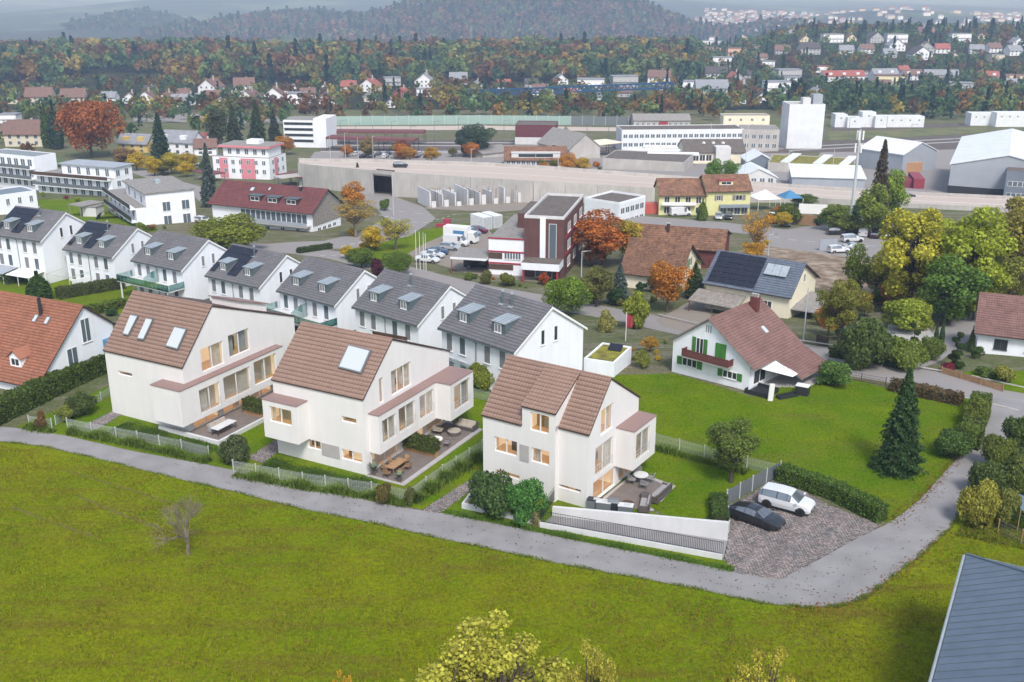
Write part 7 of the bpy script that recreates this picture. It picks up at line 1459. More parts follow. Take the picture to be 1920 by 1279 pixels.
# ---------------------------------------------------------------- vehicles in the town
CARS = [('sedan', (802, 492), -20, WHITE, 'white saloon nearest the street on the office car park'), ('sedan', (812, 483), -20, (.6, .62, .65), 'silver-white saloon second from the street on the office car park'), ('sedan', (820, 477), -20, DBLUE, 'dark blue car third from the street on the office car park'), ('hatch', (845, 469), -20, SILV, 'silver estate left of the white van'), ('van', (856, 461), -20, WHITE, 'white delivery van on the office car park'), ('hatch', (884, 441), -30, (.25, .32, .42), 'pale blue hatchback behind the box truck'), ('hatch', (898, 437), -30, DRED, 'dark red hatchback beside the trailers'), ('van', (897, 502), 0, BLACK, 'black van under the office carport'),
 ('van', (1276, 405), 10, WHITE, 'white flatbed van before the yellow house'), ('hatch', (1347, 411), -100, SILV, 'silver-white estate before the yellow house'), ('hatch', (1366, 411), -100, BLACK, 'black car right of the silver estate at the yellow house'), ('hatch', (1447, 412), -100, WHITE, 'white car behind the orange tree by the yellow house'), ('hatch', (1473, 424), -95, GREY, 'dark grey car at the wooden fence of the parking lot'), ('suv', (1569, 440), 5, BLACK, 'black estate car at the left of the parking lot'), ('suv', (1597, 454), 8, (.6, .61, .63), 'silver-white car in the parking lot, left one of the front pair'), ('sedan', (1602, 469), 5, SILV, 'silver estate nearest in the parking lot'), ('van', (1622, 442), 60, WHITE, 'white van in the parking lot'), ('hatch', (1640, 446), 65, BLACK, 'black car right of the white van in the parking lot'), ('hatch', (1655, 440), 60, DBLUE, 'dark blue car in the middle of the parking lot'), ('sedan', (1662, 447), 60, WHITE, 'white car in the right half of the parking lot'), ('hatch', (1672, 431), 80, GREY, 'dark grey car at the back of the parking lot'), ('hatch', (1660, 432), 60, BLACK, 'black car at the back of the parking lot'), ('hatch', (1572, 474), 10, WHITE, 'white car half hidden by the site screen'), ('hatch', (1690, 470), 20, SILV, 'silver car under the yellow trees, left'), ('hatch', (1745, 478), 20, WHITE, 'white car under the yellow trees, right'),
 ('suv', (751, 314), 3, BLACK, 'black car driving on the raised highway'), ('sedan', (1700, 371), 3, BLACK, 'black car driving on the road before the red container'), ('sedan', (915, 312), 5, SILV, 'silver car before the station building'), ('sedan', (970, 316), 5, GREY, 'grey car before the station building'), ('hatch', (381, 418), -30, WHITE, 'white car behind the cube block'), ('hatch', (366, 310), -10, SILV, 'silver car below the white double house'), ('hatch', (350, 322), -30, BLACK, 'black car below the yellow double house')]
for k, px, rz, c, t in CARS:
    if 'raised highway' in t:
        q = G(px[0], px[1], 6.0); o = carpx(k, px, rz, c, t, name='driving_car'); o.location = q + Vector((0, 0, .05)); continue
    carpx(k, px, rz, c, t, name='delivery_van' if k == 'van' else 'parked_car', cat='van' if k == 'van' else 'car')
for i in range(14): carpx(('hatch', 'sedan', 'suv')[i % 3], (668 + i * 10 + (i % 3) * 2, 291 + (i % 2) * 5), 80, (WHITE, BLACK, SILV, DBLUE, GREY)[i % 5], '%s car in the station car park, %s from left' % (('white', 'black', 'silver', 'blue', 'grey')[i % 5], ORD(i + 1)), group='cars in the station car park')
o = empty('box_truck', 'white box truck with blue print on the office car park', 'truck', G(866, 455), R(-20)); mb = MB(); mb.box((-1, 0, .9), 5.2, 2.3, 2.5, M['frame']); b_ = mb.build('cargo_box', o); mb = MB(); mb.box((-.2, -1.17, 1.3), 2.4, .03, 1.4, M['canvas_blue']); mb.build('print', b_); mb = MB(); mb.prism([(1.7, -1.05, .5), (3.4, -1.05, .5), (3.3, -1.05, 1.5), (2.8, -1.05, 2.4), (1.7, -1.05, 2.5)], (0, 2.1, 0), M['frame']); mb.build('cab', o); mb = MB(); mb.prism([(3.34, -.9, 1.5), (3.34, .9, 1.5), (2.86, .9, 2.3), (2.86, -.9, 2.3)], (.05, 0, .03), M['car_glass']); mb.build('windscreen', o)
for x in (-2.4, 2.5):
    for s in (-1, 1): mb = MB(); mb.prism([(x + math.cos(t) * .42, s * 1.0 - .12, .42 + math.sin(t) * .42) for t in np.linspace(0, 6.28, 13)[:-1]], (0, .24, 0), M['tyre']); mb.build('wheel', o)
def pavilion(label, px, w, h, m):
    o = empty('pavilion_tent', label, 'tent', G(*px), R(12)); mb = MB(); q = [(-w / 2, -w / 2, h * .6), (w / 2, -w / 2, h * .6), (w / 2, w / 2, h * .6), (-w / 2, w / 2, h * .6)]
    for i in range(4): mb.face([q[i], q[(i + 1) % 4], (0, 0, h)], m)
    mb.build('canopy', o)
    for x, y, z in q: mb = MB(); mb.bar((x, y, -.5), (x, y, z), .06, M['frame']); mb.build('pole', o)
pavilion('white pointed pavilion tent right of the yellow house', (1432, 392), 6, 5, M['canvas']); pavilion('blue pavilion tent beside the white one', (1479, 388), 5, 4.4, M['canvas_blue'])
wall_line('timber_wall', 'low pale timber wall along the parking lot', [(1487, 420), (1530, 424)], 2.4, .3, M['wood']); wall_line('garden_wall', 'white banner wall behind the parking lot hedge', [(1497, 400), (1550, 402)], 2.4, .3, M['canvas']); wall_line('site_screen', 'pale mesh site screen at the earth plot', [(1536, 470), (1568, 468)], 2.2, .1, M['sheet_grey'])
wall_line('planter_edge', 'low timber fence line beside the street garden', [(1560, 655), (1700, 682)], .7, .08, M['wood_grey'])
fence([(1570, 708), (1660, 724)], .95, 'dark picket fence below the round shrub at the street', slat=False, post_m=M['wood_dark'], wire_m=M['wood_dark'], name='picket_fence', wires=3)
fence([(1765, 700), (1838, 722), (1880, 735)], .8, 'orange lattice fence before the bungalow garden', slat=True, post_m=M['wood'], wire_m=M['wood'], name='lattice_fence'); fence([(1530, 645), (1552, 650)], 1.3, 'brown board fence by the solar house', slat=True, post_m=M['wood_dark'], wire_m=M['wood_dark'], name='board_fence'); fence([(1870, 1000), (1960, 1040)], 1.2, 'leaning wooden stake fence at the right edge', slat=False, post_m=M['wood'], wire_m=M['wood_grey'], name='stake_fence', wires=4)
# ---------------------------------------------------------------- trees and shrubs one can tell apart
tree('fine:1', (1370, 905), 783, 112, (.085, .115, .022), 'round leafy green tree on the lawn behind the right-hand terrace'); tree('spruceN:2', (1682, 882), 690, 112, (.032, .062, .018), 'large dark spruce standing alone on the lawn', 'spruce_tree')
p_ = G(353, 1040); o = empty('bare_tree', 'small leafless tree standing alone in the meadow', 'tree', p_, .6, scale=(zat(915, p_.x, p_.y) - p_.z) / 5.2); link('trunk', proto_bare(8, 6, 6., .44, .15), o)
TT = [('bush:1', (922, 966), 874, 78, (.05, .085, .025), 'dark leafy bush in the white-walled bed, left one', 1), ('bush:2', (984, 980), 902, 74, (.055, .135, .03), 'dense bright green bush in the white-walled bed, right one', 1),
 ('bush:3', (155, 778), 733, 52, (.055, .075, .02), 'round dark bush between the two left fences', 1), ('shrub:2', (122, 790), 762, 40, (.12, .14, .03), 'pale low shrub beside the left mesh fence', 1), ('shrub:3', (80, 805), 772, 26, (.12, .075, .03), 'brownish shrub at the fence end by the side path', 1), ('bush:4', (443, 868), 815, 62, (.06, .08, .03), 'dark shrub at the gate between leftmost and middle new houses', 1), ('shrub:1', (720, 945), 905, 34, (.10, .085, .025), 'brownish shrub behind the middle lane fence', 1), ('shrub:2', (770, 948), 915, 24, (.08, .09, .03), 'small shrub at the corner post of the middle fence', 1), ('shrub:4', (1005, 985), 962, 26, (.17, .16, .07), 'pale grass tuft shrub at the bed corner', 1),
 ('bush:2', (1562, 722), 678, 66, (.07, .12, .025), 'round green shrub at the lawn edge near the picket fence', 1), ('bush:3', (1783, 858), 802, 62, (.055, .095, .02), 'clipped dark shrub at the lane side of the lawn', 1), ('bush:1', (905, 728), 676, 52, (.13, .15, .02), 'yellow-green bush between middle new house and white row', 1), ('bush:4', (1828, 800), 745, 50, (.10, .12, .02), 'tall olive shrub where lane meets street', 1), ('bush:1', (1812, 838), 785, 44, (.085, .12, .02), 'green shrub in the lane-side hedge line', 1)]
for k, (x, y, t, w, c) in enumerate(((1868, 880, 810, 60, (.09, .11, .02)), (1905, 850, 780, 60, (.06, .09, .02)), (1850, 930, 858, 66, (.06, .085, .02)), (1900, 930, 850, 70, (.08, .10, .02)), (1835, 985, 895, 72, (.19, .18, .03)), (1880, 985, 915, 60, (.11, .12, .025)), (1920, 905, 840, 60, (.05, .08, .02)))): TT.append(('bush:%d' % (k % 4 + 1), (x, y), t, w, c, ['yellow-green shrub on the right bank, highest', 'dark shrub at the right edge below the street', 'dark green shrub on the right bank near the lane', 'mixed green shrub above the stake fence', 'bright yellowish bush on the right bank', 'olive bush beside the cold frame', 'dark bush behind the cold frame at the right edge'][k], 1))
TT += [('dense:1', (432, 474), 404, 150, (.12, .135, .018), 'broad yellow-green maple behind the grey-roofed row', 0), ('dense:2', (678, 502), 464, 58, (.075, .11, .016), 'round street maple left of the purple shrub', 0), ('dense:3', (748, 516), 469, 58, (.075, .115, .016), 'round street maple right of the purple shrub', 0), ('shrub:3', (708, 517), 487, 30, (.06, .015, .025), 'purple-leaved shrub between two round maples', 1), ('dense:2', (1063, 592), 516, 82, (.10, .15, .018), 'round bright green maple at the street behind the nearest row house', 0),
 ('bush:4', (912, 533), 505, 26, (.10, .10, .03), 'clipped boxy shrub before the office', 1), ('shrub:1', (950, 536), 510, 34, (.10, .11, .02), 'low green shrub by the office entrance', 1), ('shrub:2', (1018, 534), 513, 26, (.22, .05, .015), 'red ball shrub by the office entrance', 1), ('shrub:3', (880, 524), 512, 28, (.09, .12, .02), 'low shrub under the office carport edge', 1),
 ('round:1', (1130, 500), 391, 118, (.24, .085, .018), 'large rust-orange tree right of the office', 0), ('tall:2', (1180, 500), 405, 50, (.22, .17, .02), 'yellowing tree behind the rust-orange one', 0), ('spruce:3', (1161, 568), 494, 52, (.075, .10, .085), 'blue spruce before the farmhouse', 0), ('round:3', (1118, 575), 492, 62, (.10, .10, .025), 'olive tree left of the blue spruce', 0), ('shrub:2', (1188, 616), 552, 62, (.15, .17, .02), 'yellow-green bush at the street below the blue spruce', 1), ('shrub:4', (1135, 622), 586, 42, (.20, .19, .06), 'pale flowering bush at the street corner', 1), ('round:2', (1250, 585), 484, 78, (.26, .11, .018), 'orange-leaved tree before the farmhouse gable', 0), ('column:1', (1301, 560), 493, 34, (.035, .055, .02), 'dark yew beside the orange tree', 0),
 ('sparse:1', (668, 445), 366, 92, (.22, .15, .03), 'thin half-bare autumn tree at the junction', 0), ('sparse:2', (742, 468), 402, 78, (.22, .20, .03), 'thin yellow-green tree on the junction lawn', 0), ('tall:1', (664, 398), 338, 46, (.28, .13, .02), 'orange tree beside the underpass', 0), ('spruce:2', (672, 352), 305, 26, (.04, .065, .02), 'small spruce left of the underpass', 0), ('spruce:1', (395, 388), 268, 44, (.06, .08, .068), 'tall blue-grey spruce by the red-roofed house', 0), ('spruce:3', (303, 303), 210, 50, (.03, .055, .025), 'dark spruce before the white double house', 0), ('column:2', (92, 278), 196, 22, (.045, .075, .02), 'slim green conifer, left one of two beside the beech', 0), ('column:1', (108, 280), 188, 26, (.028, .05, .03), 'slim dark conifer, right one of two beside the beech', 0), ('dense:3', (174, 296), 180, 116, (.20, .07, .02), 'great rust-red beech on the left', 0)]
for k, (kd, x, y, t, w, c, l) in enumerate((('round', 290, 330, 290, 32, YELLOW, 'yellow tree left of the spruce foot'), ('round', 322, 327, 284, 40, (.24, .20, .02), 'yellow-green tree below the white double house'), ('round', 350, 320, 283, 42, (.26, .19, .02), 'golden tree right of the spruce'), ('round', 236, 312, 274, 50, (.16, .10, .04), 'brownish tree below the yellow double house'), ('tall', 412, 280, 194, 46, (.055, .065, .03), 'tall dark tree in the group behind the blue spruce, leftmost'), ('spruce', 441, 278, 196, 44, (.045, .06, .03), 'dark spruce second in the group behind the blue spruce'), ('spruce', 484, 274, 188, 48, (.04, .06, .025), 'tallest dark spruce left of the car deck'), ('spruce', 516, 270, 206, 36, (.04, .05, .03), 'slim spruce beside the car deck'), ('round', 533, 290, 250, 40, (.25, .12, .02), 'orange tree below the car deck'), ('tall', 870, 295, 232, 34, (.035, .055, .035), 'dark pine at the station, left one'), ('round', 900, 293, 228, 56, (.05, .075, .04), 'broad dark pine at the station, right one'), ('round', 755, 297, 257, 30, (.16, .055, .03), 'rusty tree in the station car park'), ('round', 690, 297, 255, 30, (.16, .12, .04), 'thin brown tree in the station car park'), ('round', 768, 304, 274, 30, (.26, .14, .02), 'low orange tree right of the rusty one'), ('round', 810, 305, 272, 30, (.26, .16, .02), 'orange tree beside the pines'), ('round', 1065, 328, 284, 34, (.34, .15, .015), 'vivid orange tree before the station building'), ('round', 1088, 326, 294, 40, (.28, .19, .02), 'golden tree right of the vivid orange one'), ('shrubF', 1020, 320, 306, 22, (.30, .15, .02), 'small orange bush by the station building'), ('round', 1336, 347, 294, 36, (.08, .14, .02), 'green maple behind the yellow house, left'), ('round', 1369, 347, 297, 32, (.08, .14, .02), 'green maple behind the yellow house, right'), ('column', 1316, 414, 372, 20, (.09, .13, .02), 'climbing tree against the yellow house'), ('sparse', 1416, 488, 384, 70, (.34, .17, .02), 'orange-yellow tree by the barn'), ('round', 1412, 492, 450, 44, (.32, .18, .02), 'low golden tree below the orange-yellow one'), ('shrub', 1476, 420, 384, 48, (.08, .10, .02), 'round dark hedge tree by the blue tent'), ('round', 1562, 432, 378, 60, (.10, .13, .02), 'leafy tree behind the black estate car'), ('shrub', 1590, 440, 408, 76, (.10, .12, .02), 'trailing green hedge mass above the parking lot'), ('spruce', 1640, 440, 262, 62, (.07, .055, .035), 'tall thin brown spruce beside the radio mast'), ('tall', 1632, 446, 340, 60, (.11, .14, .02), 'ivy-green tree at the foot of the thin spruce'), ('round', 1664, 428, 310, 54, (.13, .18, .02), 'bright green tree right of the thin spruce'), ('round', 1508, 386, 362, 50, (.07, .10, .02), 'dark green tree behind the tents'), ('open', 1702, 590, 372, 150, (.25, .235, .025), 'tall airy yellow tree, left one of the big group'), ('open', 1800, 596, 378, 150, (.19, .22, .022), 'tall yellow-green tree in the middle of the big group'), ('open', 1886, 580, 360, 130, (.17, .15, .03), 'tall olive-gold tree at the right edge'), ('round', 1778, 610, 470, 120, (.07, .12, .02), 'dark green tree under the yellow group'), ('round', 1856, 590, 455, 90, (.13, .14, .025), 'olive tree beside the dark green one'), ('tall', 1640, 560, 470, 70, (.16, .16, .03), 'thin olive tree at the earth plot edge'), ('tall', 1600, 565, 452, 46, (.10, .13, .02), 'slim green tree behind the solar house'), ('fine', 1572, 655, 516, 90, (.12, .12, .02), 'dense olive conifer right of the solar house'), ('bush', 1625, 690, 590, 90, (.06, .085, .02), 'dark spreading shrub in the street garden'), ('bush', 1690, 690, 628, 76, (.10, .13, .02), 'leafy shrub before the gravel garden'), ('bush', 1700, 620, 560, 100, (.16, .19, .02), 'bright yellow-green shrub behind the gravel garden'), ('bush', 1745, 672, 628, 46, (.08, .11, .02), 'clipped green hedge ball at the side street'), ('shrub', 1880, 716, 684, 44, (.16, .16, .03), 'golden shrub in the bungalow garden'), ('bush', 1830, 672, 650, 24, (.05, .08, .02), 'dark clipped ball by the bungalow'), ('shrub', 1848, 706, 690, 44, (.08, .12, .025), 'low spreading juniper in the bungalow garden'), ('shrub', 1778, 698, 680, 26, (.14, .02, .03), 'crimson shrub at the lattice fence'), ('column', 1753, 648, 604, 9, (.04, .07, .02), 'slim cypress by the side street, left'), ('column', 1764, 648, 600, 10, (.04, .07, .02), 'slim cypress by the side street, right'), ('column', 1819, 660, 610, 11, (.05, .075, .02), 'slim cypress at the bungalow corner'), ('column', 75, 562, 508, 44, (.045, .08, .016), 'conical green thuja in the row-house garden'), ('round', 1218, 660, 628, 30, (.26, .16, .03), 'orange flower bush by the garden path'), ('shrub', 1205, 690, 655, 30, (.14, .15, .03), 'garden shrub beside the mossy garage'), ('round', 285, 432, 420, 22, (.18, .09, .03), 'small brown tree by the cube block'), ('shrub', 265, 436, 418, 26, (.12, .14, .02), 'small shrub by the cube block'), ('shrub', 722, 395, 372, 22, (.07, .11, .02), 'clipped shrub at the traffic island'), ('sparse', 628, 340, 318, 40, (.20, .12, .03), 'thin tree beside the wine-red carport'))): TT.append((kd + ':%d' % (k % 3 + 1), (x, y), t, w, c, l, 1 if kd in ('shrub', 'shrubF', 'bush') else 0))
for kd, b_, t, w, c, l, s in TT: (shrub(b_, t, w, c, l, kind=kd) if s else tree(kd, b_, t, w, c, l, {'spruce': 'spruce_tree', 'column': 'conifer_tree'}.get(kd.split(':')[0], 'deciduous_tree')))
for i, (px, top, w, c, l) in enumerate(((905, 1176, 430, (.25, .24, .035), 'large yellow-leaved tree top at the bottom edge'), (1435, 1208, 210, (.25, .22, .03), 'smaller yellow tree top right of the large one'), (640, 1248, 90, (.40, .19, .02), 'orange-leaved tree tip left of the large yellow one'), (1110, 1195, 150, (.25, .23, .035), 'thin yellow tree top between the two larger ones'))): q = aty(px, 1240, 40 + i * .7); q.z = h1(q.x, q.y); tree('sap:%d' % (i + 4), (0, 0), top, w * 1.25 * .72, c, l, p=q)
def topiary(label, px, top, n, w):
    p = G(*px); h = zat(top, p.x, p.y) - p.z; o = empty('topiary', label, 'topiary', p); cr, tr = get_proto('bush:1'); mb = MB(); mb.bar((0, 0, 0), (0, 0, h), .06, M['bark']); mb.build('stem', o)
    for k in range(n): s = w * mpp(p) * (1 - .6 * k / n) / 2.3; a = k * 2.2; link('leaf_ball', cr, o, loc=(math.cos(a) * .3, math.sin(a) * .3, h * (k + .1) / n), scale=(s, s, h / n / 1.8 * 1.1), color=(.06, .10, .02))
topiary('spiral-clipped topiary tree at the lattice fence', (1790, 690), 622, 6, 26); topiary('spiral-clipped topiary tree behind the gravel garden', (1710, 668), 606, 5, 20)
for px, w, h, c, l in (([(10, 533), (133, 510)], 1.6, 1.6, (.05, .085, .018), 'long dark hedge between the first two row gardens'), ([(110, 560), (230, 540)], 1.8, 1.7, (.08, .095, .025), 'long hedge below the second row house'), ([(170, 590), (232, 575)], 1.6, 1.3, (.11, .15, .02), 'light green hedge behind the leftmost new house'), ([(0, 515), (40, 508)], 1.5, 1.4, (.05, .08, .02), 'short hedge at the left edge of the row gardens'), ([(1672, 730), (1800, 758)], 1.5, 1.1, (.11, .075, .03), 'reddish clipped hedge along the street'), ([(1560, 668), (1700, 692)], 1.4, 1.3, (.06, .095, .02), 'hedge along the lattice at the street garden'), ([(1815, 842), (1838, 765)], 1.8, 1.7, (.085, .115, .02), 'leafy hedge between lawn and lane'), ([(620, 466), (560, 475)], 1.2, 1.0, (.05, .08, .02), 'low hedge at the foot of the red-roofed house')): hedge(px, w, h, c, l, n_per=70, leaf=.09)
structure('row_gardens', drape(gp((-60, 560), (0, 505), (60, 490), (150, 500), (240, 520), (260, 560), (230, 590), (60, 575)), .02, M['lawn'])); structure('block_lawn', drape(gp((70, 375), (180, 372), (215, 400), (330, 440), (200, 425), (80, 400)), .02, M['lawn'])); structure('bungalow_lawn', drape(gp((1800, 700), (1850, 690), (1960, 700), (1960, 745), (1860, 728)), .04, M['lawn'])); structure('gravel_garden', drape(gp((1665, 610), (1740, 615), (1760, 640), (1720, 650), (1660, 630)), .04, M['pebble']))
o = empty('cold_frame', 'pale plastic cold frame at the right edge among shrubs', 'cold frame', G(1905, 985), R(-20)); mb = MB(); mb.prism([(-2.5, -1, 0), (2.5, -1, 0), (2.5, -1, 1.2), (0, -1, 1.9), (-2.5, -1, 1.2)], (0, 3, 0), M['glass_green']); mb.build('cover', o)
for x in (-2.5, 0, 2.5): mb = MB(); mb.bar((x, -1, 0), (x, -1, 1.9 if x == 0 else 1.2), .04, M['wood']); mb.build('frame', o)
# fallen leaves along the lane: nobody could count them
rng = np.random.default_rng(3); ln = [G(*p) for p in LANE_LOW[2:22]]; lu = [G(*p) for p in LANE_UP[4:23]][::-1]; P = []
for k in range(800):
    i = rng.integers(0, 18); a = ln[i].lerp(ln[i + 1], rng.uniform()); b = lu[min(i, 17)].lerp(lu[min(i + 1, 18)], rng.uniform()); t = rng.choice([rng.normal(.0, .05), rng.normal(.35, .04), rng.normal(.66, .05), rng.normal(1., .05)]); q = a.lerp(b, float(t)); P.append((q.x, q.y, h1(q.x, q.y) + .045))
P = np.array(P); V, F = quads(P, np.tile([0, 0, 1.], (len(P), 1)), .042, rng, 1.2, .93); V[:, 2] = np.maximum(V[:, 2], H(V[:, 0], V[:, 1]) + .034); link('fallen_leaves', np_mesh('fallen_leaves', V, F, M['leaf']), None, 'scattered dead leaves along the wheel tracks of the lane', 'leaves', kind='stuff', color=(.085, .055, .025))

# garden shrubs and small trees about the town, area by area
rg = random.Random(11)
for poly, n, kinds, pal, place, hr in (
 ([(1085, 540), (1235, 545), (1230, 598), (1110, 590)], 9, ('round', 'shrub'), (OLIVE, ORANGE, YGREEN, DGREEN), 'between the office and the farmhouse', (18, 40)),
 ([(1500, 590), (1640, 560), (1700, 585), (1650, 650), (1530, 640)], 16, ('shrub', 'round'), (GREEN, OLIVE, YGREEN, DGREEN, ORANGE), 'behind the street garden', (20, 55)),
 ([(1600, 640), (1730, 650), (1740, 690), (1600, 690)], 8, ('bush', 'shrub'), (DGREEN, GREEN, YGREEN), 'in the street garden', (16, 34)),
 ([(1640, 540), (1930, 520), (1930, 620), (1700, 600)], 14, ('round', 'shrub'), (GREEN, OLIVE, YELLOW, YGREEN, RUST), 'under the big yellow trees', (30, 80)),
 ([(640, 425), (760, 430), (760, 475), (650, 490)], 8, ('round', 'shrub'), (OLIVE, YGREEN, YELLOW), 'around the junction', (12, 45)),
 ([(0, 300), (190, 300), (330, 440), (180, 430), (0, 430)], 18, ('shrub', 'round'), (GREEN, DGREEN, OLIVE, RED, YGREEN), 'among the white blocks', (8, 22)),
 ([(240, 300), (420, 300), (420, 330), (250, 335)], 9, ('round', 'shrub'), (YELLOW, ORANGE, OLIVE, GREEN), 'below the double houses', (16, 36)),
 ([(1480, 398), (1640, 400), (1690, 425), (1500, 425)], 12, ('shrub', 'round'), (GREEN, OLIVE, DGREEN), 'along the road above the parking lot', (14, 40)),
 ([(930, 306), (1130, 306), (1130, 325), (930, 325)], 8, ('shrub', 'round'), (YELLOW, ORANGE, OLIVE), 'before the station building', (8, 24)),
 ([(620, 286), (900, 286), (900, 300), (620, 300)], 9, ('round',), (YELLOW, ORANGE, OLIVE, RUST), 'at the station car park', (16, 34)),
 ([(1180, 655), (1260, 640), (1255, 690), (1180, 705)], 9, ('shrub',), (YELLOW, ORANGE, OLIVE, GREEN), 'along the garden path by the shuttered house', (8, 18)),
 ([(1185, 505), (1330, 515), (1320, 560), (1200, 565)], 7, ('round', 'shrub'), (ORANGE, DGREEN, OLIVE), 'around the farmhouse', (22, 50)),
 ([(1440, 395), (1480, 400), (1460, 470), (1400, 470)], 6, ('round', 'shrub'), (YELLOW, OLIVE, ORANGE), 'between yellow house and parking lot', (14, 36)),
 ([(880, 512), (1000, 530), (990, 542), (870, 524)], 6, ('shrub',), (GREEN, OLIVE, ORANGE), 'on the office forecourt', (6, 14)),
 ([(40, 590), (220, 560), (230, 600), (150, 640)], 6, ('bush', 'shrub'), (GREEN, DGREEN, YGREEN), 'in the garden of the orange-roofed house', (14, 26))):
    (xa, xb), (ya, yb2) = (min(p[0] for p in poly), max(p[0] for p in poly)), (min(p[1] for p in poly), max(p[1] for p in poly)); pts = []
    while len(pts) < n:
        x, y = rg.uniform(xa, xb), rg.uniform(ya, yb2); ins = False
        for i in range(len(poly)):
            (x0, y0), (x1, y1) = poly[i], poly[i - 1]
            if (y0 > y) != (y1 > y) and x < (x1 - x0) * (y - y0) / (y1 - y0) + x0: ins = not ins
        if ins: pts.append((x, y))
    for i, (x, y) in enumerate(sorted(pts)):
        k = rg.choice(kinds); h = rg.uniform(*hr); c = rg.choice(pal); nm = {GREEN: 'green', DGREEN: 'dark green', YGREEN: 'yellow-green', YELLOW: 'yellow', ORANGE: 'orange', RUST: 'rust-brown', OLIVE: 'olive', RED: 'red-leaved'}[c]; sh = k != 'round'; h *= .55 if sh else 1.1
        tree('%s:%d' % (k, i % 3 + 1), (x, y), y - h, h * (1.5 if sh else .95), c, '%s %s, %s from left %s' % (nm, 'shrub' if sh else 'small tree', ORD(i + 1), place), 'shrub' if sh else 'deciduous_tree', 'plants ' + place, cat='shrub' if sh else 'tree')
# turf: blades standing in the meadow and the lawn, beyond counting
def turf(name, label, poly, n, h, w, pal, seed):
    rng = np.random.default_rng(seed); xs = [p[0] for p in poly]; ys = [p[1] for p in poly]; X = rng.uniform(min(xs), max(xs), n * 3); Y = rng.uniform(min(ys), max(ys), n * 3); ins = np.zeros(len(X), bool)
    for i in range(len(poly)): (x0, y0), (x1, y1) = poly[i], poly[i - 1]; ins ^= ((y0 > Y) != (y1 > Y)) & (X < (x1 - x0) * (Y - y0) / (y1 - y0 + 1e-12) + x0)
    X, Y = X[ins][:n], Y[ins][:n]; n = len(X); Z = H(X, Y) + .015; a = rng.uniform(0, 6.28, n); hh = h * rng.uniform(.4, 1.3, n) * (.7 + .6 * (np.sin(X * .9 + np.sin(Y * .7)) * np.sin(Y * .8) > 0)); d = np.stack([np.cos(a), np.sin(a), a * 0], 1); s = np.stack([-d[:, 1], d[:, 0], a * 0], 1) * w; P = np.stack([X, Y, Z], 1); T = P + d * (hh * rng.uniform(.3, 1.4, n))[:, None] + np.outer(hh, [0, 0, 1])
    V = np.stack([P - s, P + s, T + s * .3, T - s * .3], 1).reshape(-1, 3); pal = np.array(pal); patch = (np.sin(X * .23 + 1.7 * np.sin(Y * .19)) + np.sin(Y * .31 + X * .11)) * .5; j = np.clip((rng.uniform(0, 1, n) * .7 + (patch * .5 + .5) * .3) * len(pal), 0, len(pal) - 1).astype(int)
    link(name, np_mesh(name, V, np.arange(n * 4).reshape(-1, 4), M['turf_blade'], col=np.repeat(pal[j], 4, 0)), None, label, 'grass', kind='stuff')
MP = gp((-20, 832), (203, 870), (446, 930), (700, 988), (928, 1038), (1147, 1082), (1425, 1138), (1575, 1144), (1650, 1108), (1735, 1045), (1790, 1000), (1930, 1020), (1950, 1300), (-20, 1300))
turf('meadow_grass', 'rough yellow-green meadow grass below the lane', MP, 85000, .10, .035, [(.095, .15, .004), (.14, .19, .004), (.19, .215, .006), (.235, .23, .01), (.24, .19, .025), (.18, .13, .035), (.15, .105, .035)], 21)
turf('lawn_grass', 'mown green lawn behind the right-hand new house', LAWN, 45000, .07, .03, [(.07, .15, .002), (.10, .195, .003), (.14, .215, .004), (.17, .21, .015)], 22)
turf('bank_grass', 'rough grass on the bank right of the lane', gp((1790, 1005), (1830, 950), (1960, 830), (1960, 1040)), 12000, .18, .035, [(.06, .11, .01), (.10, .15, .012), (.15, .17, .02), (.20, .15, .03)], 23)

def litter(label, px, wd, n, color, seed):
    rng = np.random.default_rng(seed); pts = [G(*p) for p in px]; i = rng.integers(0, len(pts) - 1, n); t = rng.uniform(0, 1, n); P = np.array([pts[a].lerp(pts[a + 1], float(b)) for a, b in zip(i, t)]); P[:, 0] += rng.normal(size=n) * wd; P[:, 1] += rng.normal(size=n) * wd; P[:, 2] = H(P[:, 0], P[:, 1]) + .06
    V, F = quads(P, np.tile([0, 0, 1.], (n, 1)), .05, rng, 1.2, .9); link('fallen_leaves', np_mesh('fallen_leaves', V, F, M['leaf']), None, label, 'leaves', kind='stuff', color=color)
litter('orange fallen leaves along the outer bend of the lane', [(1480, 1142), (1575, 1140), (1650, 1102), (1725, 1046), (1785, 990)], .35, 500, (.28, .12, .03), 4)
litter('orange fallen leaves along the lawn edge of the lane', [(1670, 980), (1725, 935), (1762, 894), (1800, 852)], .4, 600, (.26, .13, .03), 5)
litter('pale and brown leaves strewn over the lower meadow', [(1200, 1200), (1400, 1230), (1600, 1180), (1500, 1260), (300, 1200), (900, 1120), (100, 1000)], 3.0, 1500, (.22, .15, .05), 6)
M['track'] = mat('wheel_track', (.125, .145, .012), .95, noise=.3, nscale=1.5, col2=(.14, .11, .03), bump=.6, bscale=4)
for k, px in enumerate(([(122, 882), (230, 914), (320, 943)], [(140, 928), (235, 968), (335, 1002)], [(20, 950), (100, 980), (175, 1006)])): structure('wheel_track', drape(strip(resample([G(*p) for p in px], 1.5), .28), .018, M['track']))

